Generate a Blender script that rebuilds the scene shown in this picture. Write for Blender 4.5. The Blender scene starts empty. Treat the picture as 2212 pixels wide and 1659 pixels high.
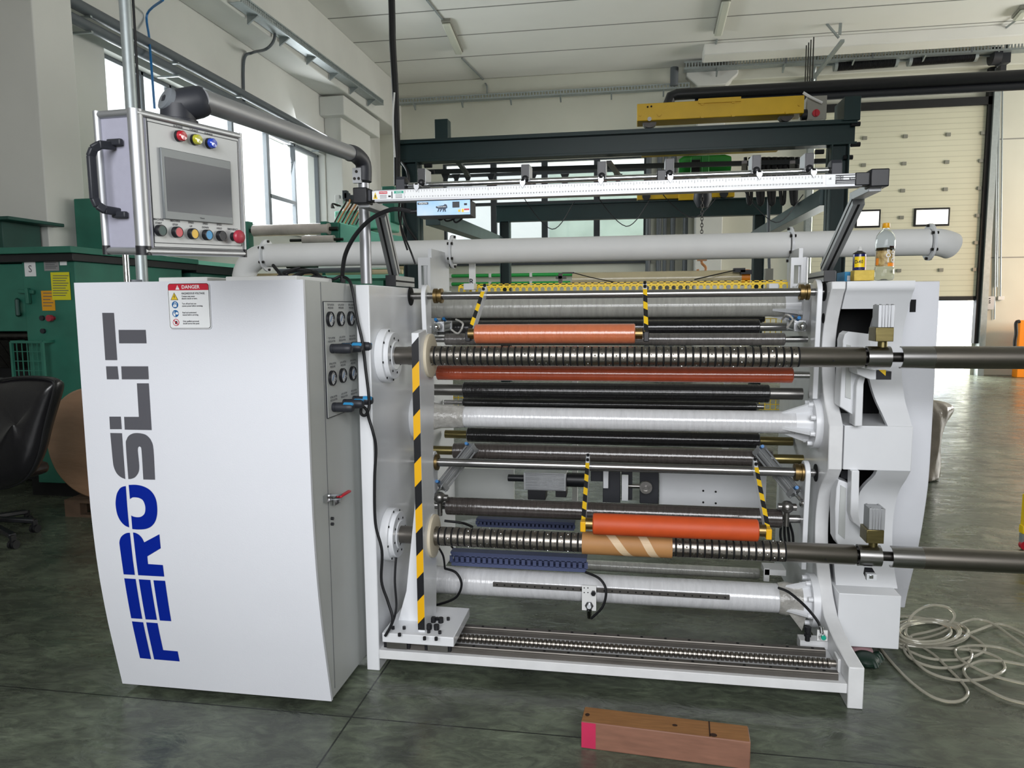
import bpy, bmesh, math, random
from mathutils import Vector, Matrix
from mathutils.geometry import tessellate_polygon
random.seed(7)
PI = math.pi
sc = bpy.context.scene
COL = sc.collection

# ------------------------------------------------------------------ camera
W, H = 2212, 1659
FPX = 1570.0
CAMZ = 1.55
_p, _y, _r = math.radians(6.13), math.radians(9.46), math.radians(0.455)
FWD = Vector((-math.sin(_y) * math.cos(_p), math.cos(_y) * math.cos(_p), -math.sin(_p)))
_rt = Vector((math.cos(_y), math.sin(_y), 0)); _dn = FWD.cross(_rt)
RT = _rt * math.cos(_r) + _dn * math.sin(_r)
DN = -_rt * math.sin(_r) + _dn * math.cos(_r)
EYE = Vector((0, 0, CAMZ))
cam_data = bpy.data.cameras.new('camera'); cam = bpy.data.objects.new('camera', cam_data); COL.objects.link(cam)
cam_data.sensor_width = 36; cam_data.lens = 36 * FPX / W; cam_data.clip_start = 0.05; cam_data.clip_end = 300
_m = Matrix((RT, -DN, -FWD)).transposed().to_4x4(); _m.translation = EYE
cam.matrix_world = _m
sc.camera = cam

# ------------------------------------------------------------------ world, lights, exposure
sc.view_settings.view_transform = 'Standard'; sc.view_settings.look = 'None'
sc.view_settings.gamma = 1; sc.view_settings.use_curve_mapping = False
sc.view_settings.exposure = 0.0
sc.cycles.use_denoising = True
sc.cycles.max_bounces = 7; sc.cycles.diffuse_bounces = 4; sc.cycles.glossy_bounces = 3
sc.cycles.transmission_bounces = 6; sc.cycles.transparent_max_bounces = 12
sc.cycles.caustics_reflective = False; sc.cycles.caustics_refractive = False
sc.cycles.sample_clamp_indirect = 6
wd = bpy.data.worlds.new('sky'); sc.world = wd; wd.use_nodes = True
bg = wd.node_tree.nodes['Background']; bg.inputs[0].default_value = (0.93, 0.97, 1.0, 1); bg.inputs[1].default_value = 1.9

def area(name, loc, target, sx, sy, power, col, spread=180):
    l = bpy.data.lights.new(name, 'AREA'); l.shape = 'RECTANGLE'; l.size = sx; l.size_y = sy; l.energy = power; l.color = col
    o = bpy.data.objects.new(name, l); COL.objects.link(o); o.location = loc
    d = Vector(target) - Vector(loc); o.rotation_euler = d.to_track_quat('-Z', 'Y').to_euler()
    l.spread = math.radians(spread)
    o['kind'] = 'helper'
    return o
# daylight entering through the long window band of the left wall
area('window_daylight_left', (-7.2, 10.7, 3.9), (0, 7, 2.0), 6, 2.4, 650, (0.93, 0.97, 1.0))
area('front_fill', (0.1, -2.4, 2.8), (-0.5, 3.0, 0.8), 4.2, 2.2, 165, (0.96, 0.97, 1.0), 120)  # added area light hung unseen inside the room, brightens the machine front
area('ceiling_fill_right', (14.8, 11.5, 3.0), (1, 10.5, 6.6), 9, 3.2, 1150, (1.0, 0.99, 0.95))  # added unseen light, tilted up to brighten the ceiling; right wall is solid
area('door_daylight', (5.6, 19.0, 3.5), (5.0, 14.5, 0), 3.6, 2.4, 1500, (1.0, 0.98, 0.95))

area('warm_work_lamp', (9.6, 14.2, 2.6), (7.9, 17.0, 1.0), 0.4, 0.4, 55, (1.0, 0.55, 0.25))
# ------------------------------------------------------------------ helpers
def srgb(c):
    if isinstance(c, str):
        c = tuple(int(c[i:i + 2], 16) / 255 for i in (0, 2, 4))
    return tuple((v / 12.92 if v <= 0.04045 else ((v + 0.055) / 1.055) ** 2.4) for v in c[:3])

def at(px, py, x=None, y=None, z=None):
    d = FWD + RT * ((px - W / 2) / FPX) + DN * ((py - H / 2) / FPX)
    if x is not None: t = (x - EYE.x) / d.x
    elif y is not None: t = (y - EYE.y) / d.y
    else: t = (z - EYE.z) / d.z
    return EYE + d * t
def atd(px, py, dist):
    return EYE + (FWD + RT * ((px - W / 2) / FPX) + DN * ((py - H / 2) / FPX)) * dist
def dist_of(p): return (Vector(p) - EYE).dot(FWD)

MATS = {}
def mat(name, col, rough=0.5, metal=0.0, noise=None, bump=None, coat=0.0, trans=0.0, ior=1.45, emit=0.0, stretch=(1, 1, 1), col2=None, spec=0.5, alpha=1.0):
    m = bpy.data.materials.new(name); m.use_nodes = True; nt = m.node_tree; n = nt.nodes; L = nt.links
    b = n['Principled BSDF']; c = srgb(col)
    b.inputs['Base Color'].default_value = (*c, 1); b.inputs['Roughness'].default_value = rough
    b.inputs['Metallic'].default_value = metal; b.inputs['Coat Weight'].default_value = coat
    b.inputs['Coat Roughness'].default_value = 0.12
    b.inputs['Transmission Weight'].default_value = trans; b.inputs['IOR'].default_value = ior
    b.inputs['Specular IOR Level'].default_value = spec; b.inputs['Alpha'].default_value = alpha
    if emit: b.inputs['Emission Color'].default_value = (*c, 1); b.inputs['Emission Strength'].default_value = emit
    if noise or bump:
        tc = n.new('ShaderNodeTexCoord'); mp = n.new('ShaderNodeMapping'); mp.inputs['Scale'].default_value = stretch
        L.new(tc.outputs['Object'], mp.inputs['Vector'])
    if noise:
        tx = n.new('ShaderNodeTexNoise'); tx.inputs['Scale'].default_value = noise[0]; tx.inputs['Detail'].default_value = 6
        L.new(mp.outputs[0], tx.inputs['Vector'])
        cr = n.new('ShaderNodeValToRGB'); cr.color_ramp.elements[0].position = 0.3; cr.color_ramp.elements[1].position = 0.72
        c2 = srgb(col2) if col2 else tuple(v * (1 - noise[1]) for v in c)
        cr.color_ramp.elements[0].color = (*c2, 1); cr.color_ramp.elements[1].color = (*c, 1)
        L.new(tx.outputs['Fac'], cr.inputs[0]); L.new(cr.outputs[0], b.inputs['Base Color'])
    if bump:
        t2 = n.new('ShaderNodeTexNoise'); t2.inputs['Scale'].default_value = bump[0]; t2.inputs['Detail'].default_value = 4
        L.new(mp.outputs[0], t2.inputs['Vector'])
        bp_ = n.new('ShaderNodeBump'); bp_.inputs['Strength'].default_value = bump[1]; bp_.inputs['Distance'].default_value = 0.01
        L.new(t2.outputs['Fac'], bp_.inputs['Height']); L.new(bp_.outputs[0], b.inputs['Normal'])
    MATS[name] = m
    return m

_txt = {}
def text2d(s, bold=False):
    if s not in _txt:
        cu = bpy.data.curves.new('t', 'FONT'); cu.body = s; cu.size = 1; cu.align_x = 'CENTER'; cu.align_y = 'CENTER'; cu.resolution_u = 2
        if bold: cu.offset = 0.022
        o = bpy.data.objects.new('t', cu)
        me = bpy.data.meshes.new_from_object(o)
        _txt[s] = ([tuple(v.co[:2]) for v in me.vertices], [tuple(p.vertices) for p in me.polygons])
        bpy.data.objects.remove(o); bpy.data.curves.remove(cu); bpy.data.meshes.remove(me)
    return _txt[s]

def spline(pts, n=8, closed=False):
    pts = [Vector(p) for p in pts]; out = []
    N = len(pts)
    for i in range(N if closed else N - 1):
        g = (lambda k: pts[k % N]) if closed else (lambda k: pts[min(max(k, 0), N - 1)])
        p0, p1, p2, p3 = g(i - 1), g(i), g(i + 1), g(i + 2)
        for j in range(n):
            t = j / n
            out.append(0.5 * ((2 * p1) + (p2 - p0) * t + (2 * p0 - 5 * p1 + 4 * p2 - p3) * t * t + (3 * p1 - p0 - 3 * p2 + p3) * t ** 3))
    if not closed: out.append(pts[-1])
    return out

class MB:
    def __init__(s): s.v = []; s.f = []; s.m = []; s.mi = 0
    def mat(s, i): s.mi = i; return s
    def add(s, vs, fs):
        b = len(s.v); s.v += [Vector(v) for v in vs]
        for f in fs: s.f.append([b + i for i in f]); s.m.append(s.mi)
        return s
    def box(s, a, b):
        x0, x1 = sorted((a[0], b[0])); y0, y1 = sorted((a[1], b[1])); z0, z1 = sorted((a[2], b[2]))
        return s.add([(x0, y0, z0), (x1, y0, z0), (x1, y1, z0), (x0, y1, z0), (x0, y0, z1), (x1, y0, z1), (x1, y1, z1), (x0, y1, z1)],
                     [(0, 3, 2, 1), (4, 5, 6, 7), (0, 1, 5, 4), (1, 2, 6, 5), (2, 3, 7, 6), (3, 0, 4, 7)])
    def obox(s, o, u, v, w):      # parallelepiped from corner o and edge vectors
        o, u, v, w = map(Vector, (o, u, v, w))
        if u.cross(v).dot(w) < 0: u, v = v, u
        return s.add([o, o + u, o + u + v, o + v, o + w, o + u + w, o + u + v + w, o + v + w],
                     [(0, 3, 2, 1), (4, 5, 6, 7), (0, 1, 5, 4), (1, 2, 6, 5), (2, 3, 7, 6), (3, 0, 4, 7)])
    def bar(s, p, q, w, h, up=(0, 0, 1)):    # rectangular bar from p to q
        p, q = Vector(p), Vector(q); d = (q - p).normalized(); up = Vector(up)
        if abs(d.dot(up)) > 0.98: up = Vector((0, 1, 0))
        sd = d.cross(up).normalized(); u2 = sd.cross(d).normalized()
        return s.obox(p - sd * w / 2 - u2 * h / 2, sd * w, u2 * h, q - p)
    def ext(s, pts, vec):         # polygon (3-D points) extruded by vec
        pts = [Vector(p) for p in pts]; vec = Vector(vec); n = len(pts)
        nrm = Vector((0, 0, 0))
        for i in range(n): nrm += pts[i].cross(pts[(i + 1) % n])
        if nrm.dot(vec) > 0: pts = pts[::-1]
        return s.add(pts + [p + vec for p in pts], [tuple(range(n)), tuple(range(2 * n - 1, n - 1, -1))] + [(i, i + n, (i + 1) % n + n, (i + 1) % n) for i in range(n)])
    def lathe(s, o, ax, prof, seg=28, a0=0, a1=2 * PI, caps=True):
        o = Vector(o); ax = Vector(ax).normalized()
        t = Vector((0, 0, 1)) if abs(ax.z) < 0.9 else Vector((0, 1, 0))
        u = ax.cross(t).normalized(); w = ax.cross(u).normalized()
        full = abs(a1 - a0 - 2 * PI) < 1e-6; k = seg if full else seg + 1
        vs = []
        for (tt, r) in prof:
            for i in range(k):
                a = a0 + (a1 - a0) * i / seg
                vs.append(o + ax * tt + (u * math.cos(a) + w * math.sin(a)) * r)
        fs = []
        for j in range(len(prof) - 1):
            for i in range(seg):
                i2 = (i + 1) % k
                fs.append((j * k + i, (j + 1) * k + i, (j + 1) * k + i2, j * k + i2))
        if caps and full:
            if prof[0][1] > 1e-6: fs.append(tuple(range(k)))
            if prof[-1][1] > 1e-6: fs.append(tuple((len(prof) - 1) * k + i for i in range(k - 1, -1, -1)))
        return s.add(vs, fs)
    def cyl(s, p, q, r, r2=None, seg=24):
        p, q = Vector(p), Vector(q); return s.lathe(p, q - p, [(0, r), ((q - p).length, r if r2 is None else r2)], seg)
    def pipe(s, p, q, r, th, seg=28, a0=0, a1=2 * PI):
        p, q = Vector(p), Vector(q); L = (q - p).length
        return s.lathe(p, q - p, [(0, r - th), (0, r), (L, r), (L, r - th), (0, r - th)], seg, a0, a1, caps=False)
    def tube(s, pts, r, seg=8):
        pts = [Vector(p) for p in pts]; vs = []; fs = []
        t0 = (pts[1] - pts[0]).normalized(); up = Vector((0, 0, 1)) if abs(t0.z) < 0.9 else Vector((1, 0, 0))
        u = t0.cross(up).normalized()
        for i, p in enumerate(pts):
            t = (pts[min(i + 1, len(pts) - 1)] - pts[max(i - 1, 0)]).normalized()
            u = (u - t * u.dot(t)); u = u.normalized() if u.length > 1e-6 else t.orthogonal().normalized()
            w = t.cross(u)
            for k in range(seg):
                a = 2 * PI * k / seg; vs.append(p + (u * math.cos(a) + w * math.sin(a)) * r)
        for i in range(len(pts) - 1):
            for k in range(seg):
                k2 = (k + 1) % seg; fs.append((i * seg + k, (i + 1) * seg + k, (i + 1) * seg + k2, i * seg + k2)[::-1])
        fs.append(tuple(range(seg))); fs.append(tuple((len(pts) - 1) * seg + k for k in range(seg - 1, -1, -1)))
        return s.add(vs, fs)
    def ball(s, c, r, seg=12, sq=(1, 1, 1)):
        c = Vector(c); vs = [c + Vector((0, 0, -r * sq[2]))]; R = seg // 2
        for j in range(1, R):
            a = -PI / 2 + PI * j / R
            for i in range(seg):
                b = 2 * PI * i / seg; vs.append(c + Vector((r * sq[0] * math.cos(a) * math.cos(b), r * sq[1] * math.cos(a) * math.sin(b), r * sq[2] * math.sin(a))))
        vs.append(c + Vector((0, 0, r * sq[2]))); n = len(vs) - 1; fs = []
        for i in range(seg):
            i2 = (i + 1) % seg; fs.append((0, 1 + i2, 1 + i)); fs.append((n, n - seg + i, n - seg + i2))
            for j in range(R - 2): fs.append((1 + j * seg + i, 1 + j * seg + i2, 1 + (j + 1) * seg + i2, 1 + (j + 1) * seg + i))
        return s.add(vs, fs)
    def text(s, t, o, u, v, size, bold=False, stretch=1.0):   # flat lettering centred on o, u right, v up
        vs, fs = text2d(t, bold); o, u, v = Vector(o), Vector(u).normalized(), Vector(v).normalized()
        return s.add([o + u * (a * size * stretch) + v * (b * size) for a, b in vs], fs)
    def quad(s, o, u, v):
        o, u, v = map(Vector, (o, u, v)); return s.add([o, o + u, o + u + v, o + v], [(0, 1, 2, 3)])
    def poly(s, pts): return s.add(pts, [tuple(range(len(pts)))])
    def build(s, name, mats, parent=None, bevel=0.0, smooth=True, label=None, angle=35):
        root = parent
        while root is not None and root.parent is not None: root = root.parent
        off = ORG.get(root.name, Vector((0, 0, 0))) if root is not None else Vector((0, 0, 0))
        me = bpy.data.meshes.new(name); me.from_pydata([tuple(v - off) for v in s.v], [], s.f)
        if not isinstance(mats, (list, tuple)): mats = [mats]
        for m in mats: me.materials.append(MATS[m] if isinstance(m, str) else m)
        me.polygons.foreach_set('material_index', s.m)
        if smooth:
            me.polygons.foreach_set('use_smooth', [True] * len(me.polygons)); me.set_sharp_from_angle(angle=math.radians(angle))
        me.update()
        o = bpy.data.objects.new(name, me); COL.objects.link(o)
        if parent is not None: o.parent = parent
        if bevel:
            b = o.modifiers.new('edge', 'BEVEL'); b.width = bevel; b.segments = 2; b.limit_method = 'ANGLE'; b.angle_limit = math.radians(50)
        if label: o['label'] = label
        return o

ORG = {}
def thing(name, label, cat, loc=(0, 0, 0), group=None):
    o = bpy.data.objects.new(name, None); COL.objects.link(o); o.location = loc; ORG[o.name] = Vector(loc)
    o['label'] = label; o['category'] = cat
    if group: o['group'] = group
    return o
def tag(o, label, cat, group=None, kind=None):
    if label: o['label'] = label
    if cat: o['category'] = cat
    if group: o['group'] = group
    if kind: o['kind'] = kind
    return o
def struct(o): o['kind'] = 'structure'; return o
def fbox(mb, x0, y0, x1, y1, Y, dep):      # upright box facing -Y whose front face covers the given rectangle when it stands at depth Y
    xm, ym = (x0 + x1) / 2, (y0 + y1) / 2
    return mb.box((at(x0, ym, y=Y).x, Y, at(xm, y0, y=Y).z), (at(x1, ym, y=Y).x, Y + dep, at(xm, y1, y=Y).z))
def ztop(px, py, Y): return at(px, py, y=Y).z
def copy_child(o, parent, loc, rot=None):
    c = o.copy(); COL.objects.link(c); c.parent = parent; c.location = loc
    if rot is not None: c.rotation_euler = rot
    return c

# ------------------------------------------------------------------ materials
mat('white_paint', 'dddfe2', 0.32, noise=(9, 0.03), coat=0.25)
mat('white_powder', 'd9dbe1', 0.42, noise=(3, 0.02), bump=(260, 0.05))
mat('white_matt', 'dcdddc', 0.6, noise=(6, 0.05))
mat('white_worn', 'dedfe0', 0.4, noise=(14, 0.10), coat=0.2)
mat('grey_white', 'b9bcba', 0.45, noise=(5, 0.05))  # on the cabinet body: its white paint with shade put into the colour
mat('film_white', 'cfd0d2', 0.22, noise=(9, 0.14), bump=(9, 0.5), coat=0.6, stretch=(7, 1, 1))
mat('film_grey', 'b3b3ac', 0.25, noise=(9, 0.22), bump=(9, 0.5), coat=0.6, stretch=(7, 1, 1))
mat('clear_film', 'cfcdc6', 0.18, trans=0.35, bump=(40, 0.6), noise=(30, 0.3))
mat('steel', '8d8b88', 0.33, 1.0, noise=(6, 0.12), stretch=(1, 12, 12))
mat('steel_ground', 'a4a3a2', 0.25, 1.0, noise=(4, 0.10), stretch=(1, 10, 10))
mat('steel_warm', '8a857e', 0.34, 1.0, noise=(5, 0.12), stretch=(1, 12, 12))
mat('steel_dark', '4a4846', 0.38, 1.0, noise=(18, 0.3))
mat('rail_steel', '6f6b66', 0.5, 0.9, noise=(9, 0.2))
mat('chrome', 'cfd1d3', 0.1, 1.0)
mat('alu', 'b4b6b9', 0.48, 0.9, noise=(8, 0.05))
mat('alu_matt', 'a9abad', 0.5, 0.85)
mat('anodised', '98999c', 0.42, 0.7)
mat('bronze', '8d7750', 0.38, 1.0, noise=(30, 0.25))
mat('brass_zinc', '857a52', 0.33, 1.0, noise=(12, 0.25), stretch=(1, 8, 8))
mat('black_plastic', '16171b', 0.42)
mat('black_rubber', '101114', 0.55)
mat('black_matt', '08090b', 0.8)
mat('charcoal', '26282e', 0.5)
mat('roller_black', '1d1c1e', 0.28, noise=(12, 0.4), bump=(10, 0.6), coat=0.7, stretch=(6, 1, 1))
mat('roller_brown', '423c39', 0.26, noise=(12, 0.3), bump=(12, 0.7), coat=0.8, stretch=(6, 1, 1))
mat('roller_grey', '565350', 0.26, noise=(12, 0.3), bump=(12, 0.7), coat=0.8, stretch=(6, 1, 1))
mat('rubber_salmon', 'c06c48', 0.3, noise=(7, 0.12), bump=(12, 0.5), coat=0.8, stretch=(6, 1, 1))
mat('rubber_brick', 'ae4b2c', 0.24, noise=(6, 0.15), bump=(12, 0.3), coat=0.8, stretch=(5, 1, 1))
mat('rubber_orange', 'c24c1e', 0.55, noise=(20, 0.12))
mat('kraft', 'ad7e4d', 0.6, noise=(10, 0.12))
mat('kraft_light', 'cfb796', 0.55)
mat('kraft_roll', 'a58266', 0.42, noise=(3, 0.25), coat=0.4, bump=(6, 0.4), stretch=(1, 1, 3))
mat('hazard_yellow', 'e0a90d', 0.4)
mat('hazard_black', '15161a', 0.4)
mat('tape_yellow', 'f0c51a', 0.4)
mat('logo_grey', '55555b', 0.4)
mat('logo_blue', '00208c', 0.35)
mat('red', 'b5202f', 0.35)
mat('sign_red', 'c02338', 0.4)
mat('sign_white', 'e3e5e6', 0.45)
mat('sign_yellow', 'e0bf32', 0.45)
mat('sign_blue', '21619a', 0.4)
mat('ink', '20222a', 0.5)
mat('grey_ink', '5a5c60', 0.5)
mat('lens_red', 'a81224', 0.15, coat=0.8)
mat('lens_yellow', 'a9a72e', 0.15, coat=0.8)
mat('lens_blue', '1d3fb0', 0.15, coat=0.8)
mat('btn_green', '113a36', 0.4)
mat('btn_yellow', 'd9ad2f', 0.4)
mat('btn_blue', '2b88bb', 0.4)
mat('mushroom_red', '9c2c3c', 0.4)
mat('screen', '2b3038', 0.22, spec=0.25)
mat('screen_frame', '6b6f70', 0.4, 0.3)
mat('panel_face', 'b4b6b6', 0.45, 0.15, noise=(40, 0.03))
mat('box_side', 'a3a3b2', 0.5, 0.2, noise=(60, 0.05))
mat('pneu_blue', '1c6fae', 0.4)
mat('valve_blue', '2f86b8', 0.4)
mat('duct_blue', '4b5476', 0.45)
mat('green_plug', '109a80', 0.4)
mat('crane_green', '0b2b2c', 0.4, noise=(5, 0.2))
mat('crane_green_worn', '3c4f50', 0.35, 0.3, noise=(3, 0.4))
mat('crane_yellow', 'd8ae18', 0.42, noise=(5, 0.15))
mat('guard_yellow', 'f2cd14', 0.45)
mat('hoist_green', '1f7a2b', 0.4)
mat('mach_green', '2f7462', 0.5, noise=(4, 0.3))
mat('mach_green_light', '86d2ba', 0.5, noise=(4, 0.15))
mat('mach_green_dark', '1b4a41', 0.5, noise=(4, 0.3))
mat('pipe_green', '2fa44e', 0.35)
mat('pipe_grey', '5c6166', 0.45)
mat('galv', 'a5adae', 0.45, 0.6, noise=(20, 0.15))
mat('plaster', 'd6d6d1', 0.85, noise=(1.3, 0.08), bump=(6, 0.10))
mat('plaster_warm', 'd3d3c6', 0.85, noise=(1.1, 0.08), bump=(6, 0.08))
mat('ceiling_paint', 'f0efea', 0.9, noise=(0.9, 0.05))
mat('seam', '8f8f8a', 0.9)
mat('frame_grey', '6a6f74', 0.5)
mat('frame_dark', '2e3338', 0.5)
mat('door_panel', 'd4d3bd', 0.55, noise=(2, 0.04))
mat('door_groove', 'c4c3ae', 0.6)
mat('hinge', '8d8d84', 0.4, 0.6)
mat('beige', 'c8b48c', 0.6, noise=(6, 0.25))
mat('box_grey', '8f8e85', 0.5)
mat('orange_paint', 'f08c0c', 0.4)
mat('leather', '17161a', 0.34, noise=(5, 0.3), bump=(14, 0.25), coat=0.3)
mat('can_blue', '141c5c', 0.25, coat=0.5)
mat('can_yellow', 'f0cf1a', 0.35)
mat('sponge', 'd9bd5c', 0.95, noise=(60, 0.15), bump=(80, 0.5))
mat('box_blue', '1e7fae', 0.5)
mat('pet', 'eef2f2', 0.04, trans=1.0, ior=1.2)
mat('cap_yellow', 'e0a011', 0.35)
mat('label_brown', '6e5022', 0.45, noise=(60, 0.4), col2='c8b27a')
mat('label_orange', 'f08a1a', 0.45)
mat('hose_clear', 'dcd8c6', 0.1, trans=0.6, ior=1.35)
mat('glove_green', '0c2a1e', 0.5, noise=(8, 0.4))
mat('glove_pink', 'a08084', 0.8)
mat('bag', '938a7e', 0.25, noise=(6, 0.4), bump=(14, 1.0), coat=0.4)
mat('wood_red', '8a6250', 0.6, noise=(9, 0.25), stretch=(1, 7, 7))
mat('wood_edge', '93683f', 0.6, noise=(12, 0.3), stretch=(1, 9, 9))
mat('wood_knot', '2e1a10', 0.6)
mat('wood_pink', 'c12c55', 0.6, noise=(9, 0.15))
mat('pallet_wood', '5f4c3c', 0.8, noise=(12, 0.3))
mat('paper_grey', '8f8f8f', 0.6)
mat('paper_orange', 'd99a1c', 0.5)
mat('paper_yellow', 'd6cf22', 0.5)
mat('tube_glass', 'd4d6c8', 0.3)
mat('ext_wall', 'dfe3e6', 0.8)
mat('ext_green', 'b9cbc2', 0.8, noise=(1.2, 0.3))
mat('ext_ground', 'c9c9c6', 0.9)
mat('roller_door_blue', 'a9b8dc', 0.6)
mat('heater_black', '15161a', 0.4, noise=(20, 0.4))
mat('gauge_face', 'c9cccf', 0.3)
mat('lion_ink', '2f3f52', 0.5)
mat('box_sky', '86aed2', 0.45, 0.3, noise=(9, 0.1), col2='b9c6d0')
mat('dirty_plastic', 'c5b9b2', 0.35, noise=(6, 0.3), coat=0.3)
mat('copper_hose', 'c98c5a', 0.45)

def glass_thin(name):
    m = bpy.data.materials.new(name); m.use_nodes = True; nt = m.node_tree; nt.nodes.clear()
    o = nt.nodes.new('ShaderNodeOutputMaterial'); t = nt.nodes.new('ShaderNodeBsdfTransparent'); g = nt.nodes.new('ShaderNodeBsdfGlossy')
    t.inputs[0].default_value = (0.97, 0.985, 0.98, 1); g.inputs['Roughness'].default_value = 0.05
    mx = nt.nodes.new('ShaderNodeMixShader'); mx.inputs[0].default_value = 0.08
    nt.links.new(t.outputs[0], mx.inputs[1]); nt.links.new(g.outputs[0], mx.inputs[2]); nt.links.new(mx.outputs[0], o.inputs[0]); MATS[name] = m
glass_thin('window_glass')

def floor_mat():
    m = bpy.data.materials.new('polished_concrete'); m.use_nodes = True; nt = m.node_tree; n = nt.nodes; L = nt.links
    b = n['Principled BSDF']; tc = n.new('ShaderNodeTexCoord')
    def noise(scale, det, stretch=(1, 1, 1), dist=0.0, rough=0.6):
        mp = n.new('ShaderNodeMapping'); mp.inputs['Scale'].default_value = stretch; L.new(tc.outputs['Object'], mp.inputs[0])
        t = n.new('ShaderNodeTexNoise'); t.inputs['Scale'].default_value = scale; t.inputs['Detail'].default_value = det; t.inputs['Distortion'].default_value = dist
        t.inputs['Roughness'].default_value = rough
        L.new(mp.outputs[0], t.inputs['Vector']); return t.outputs['Fac']
    def ramp(src, p0, c0, p1, c1):
        r = n.new('ShaderNodeValToRGB'); r.color_ramp.elements[0].position = p0; r.color_ramp.elements[1].position = p1
        r.color_ramp.elements[0].color = (*c0, 1); r.color_ramp.elements[1].color = (*c1, 1); L.new(src, r.inputs[0]); return r.outputs[0]
    base = ramp(noise(0.9, 8, dist=1.2), 0.36, srgb('41463d'), 0.66, srgb('6c7465'))
    fine = ramp(noise(7, 9, (1, 2.2, 1), 1.5, 0.7), 0.42, (0.62, 0.62, 0.62), 0.62, (1.12, 1.15, 1.08))
    mx = n.new('ShaderNodeMix'); mx.data_type = 'RGBA'; mx.blend_type = 'MULTIPLY'; mx.inputs[0].default_value = 1
    L.new(base, mx.inputs[6]); L.new(fine, mx.inputs[7])
    sep = n.new('ShaderNodeSeparateXYZ'); L.new(tc.outputs['Object'], sep.inputs[0])
    def joint(sock, pos, period):
        a = n.new('ShaderNodeMath'); a.operation = 'SUBTRACT'; a.inputs[1].default_value = pos; L.new(sock, a.inputs[0])
        w = n.new('ShaderNodeMath'); w.operation = 'PINGPONG'; w.inputs[1].default_value = period / 2; L.new(a.outputs[0], w.inputs[0])
        c = n.new('ShaderNodeMath'); c.operation = 'LESS_THAN'; c.inputs[1].default_value = 0.0035; L.new(w.outputs[0], c.inputs[0]); return c.outputs[0]
    j1 = joint(sep.outputs[0], at(755, 1555, z=0).x, 4.0); j2 = joint(sep.outputs[1], at(330, 1511, z=0).y, 4.0)
    mj = n.new('ShaderNodeMath'); mj.operation = 'MAXIMUM'; L.new(j1, mj.inputs[0]); L.new(j2, mj.inputs[1])
    m2 = n.new('ShaderNodeMix'); m2.data_type = 'RGBA'; L.new(mj.outputs[0], m2.inputs[0]); L.new(mx.outputs[2], m2.inputs[6]); m2.inputs[7].default_value = (*srgb('20241f'), 1)
    L.new(m2.outputs[2], b.inputs['Base Color'])
    rr = n.new('ShaderNodeMapRange'); rr.inputs[1].default_value = 0.3; rr.inputs[2].default_value = 0.75; rr.inputs[3].default_value = 0.16; rr.inputs[4].default_value = 0.42
    L.new(noise(3.0, 6, (1, 1.6, 1), 1.0), rr.inputs[0]); L.new(rr.outputs[0], b.inputs['Roughness'])
    bu = n.new('ShaderNodeBump'); bu.inputs['Strength'].default_value = 0.25; bu.inputs['Distance'].default_value = 0.02
    L.new(noise(4.5, 4, (1, 2.2, 1), 0.8), bu.inputs['Height']); L.new(bu.outputs[0], b.inputs['Normal'])
    b.inputs['Specular IOR Level'].default_value = 0.55
    MATS['polished_concrete'] = m
floor_mat()

# ------------------------------------------------------------------ room shell
XL, YB, ZC = -5.963, 17.0, 6.67
X1R, Y0F = 16.0, -6.0
struct(MB().box((XL - 0.4, Y0F - 0.3, -0.2), (X1R + 0.3, YB + 0.3, 0)).build('floor', 'polished_concrete', smooth=False))
cl = struct(MB().box((XL - 0.4, -6, ZC), (X1R, YB + 0.4, ZC + 0.3)).build('ceiling', 'ceiling_paint', smooth=False))
mb = MB()
for py in (-40, 18, 75.5, 122.6):
    yy = at(1000, py, z=ZC).y; mb.box((XL, yy - 0.012, ZC - 0.006), (X1R, yy + 0.012, ZC + 0.01))
mb.build('ceiling_seam', 'seam', cl)
struct(MB().box((XL - 0.4, YB + 0.3, -0.2), (X1R + 6, YB + 14, -0.004)).build('exterior_ground', 'ext_ground', smooth=False))
struct(MB().box((XL - 14, -6, -0.2), (XL - 0.4, YB + 14, -0.004)).build('exterior_ground', 'ext_ground', smooth=False))
struct(MB().box((XL - 0.35, Y0F - 0.3, 0), (X1R + 0.3, Y0F, ZC)).build('wall_front', 'plaster', smooth=False))
struct(MB().box((X1R, Y0F, 0), (X1R + 0.3, YB + 0.3, ZC)).build('wall_right', 'plaster', smooth=False))
# left wall with two window openings
wy0, wy1, wz0, wz1 = 7.75, 13.76, 2.85, 4.50
mb = MB()
mb.box((XL - 0.35, -6, 0), (XL, YB, wz0)); mb.box((XL - 0.35, -6, wz1), (XL, YB, ZC))
mb.box((XL - 0.35, -6, wz0), (XL, wy0, wz1)); mb.box((XL - 0.35, wy1, wz0), (XL, YB, wz1))
wl = struct(mb.build('wall_left', 'plaster', smooth=False))
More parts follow.
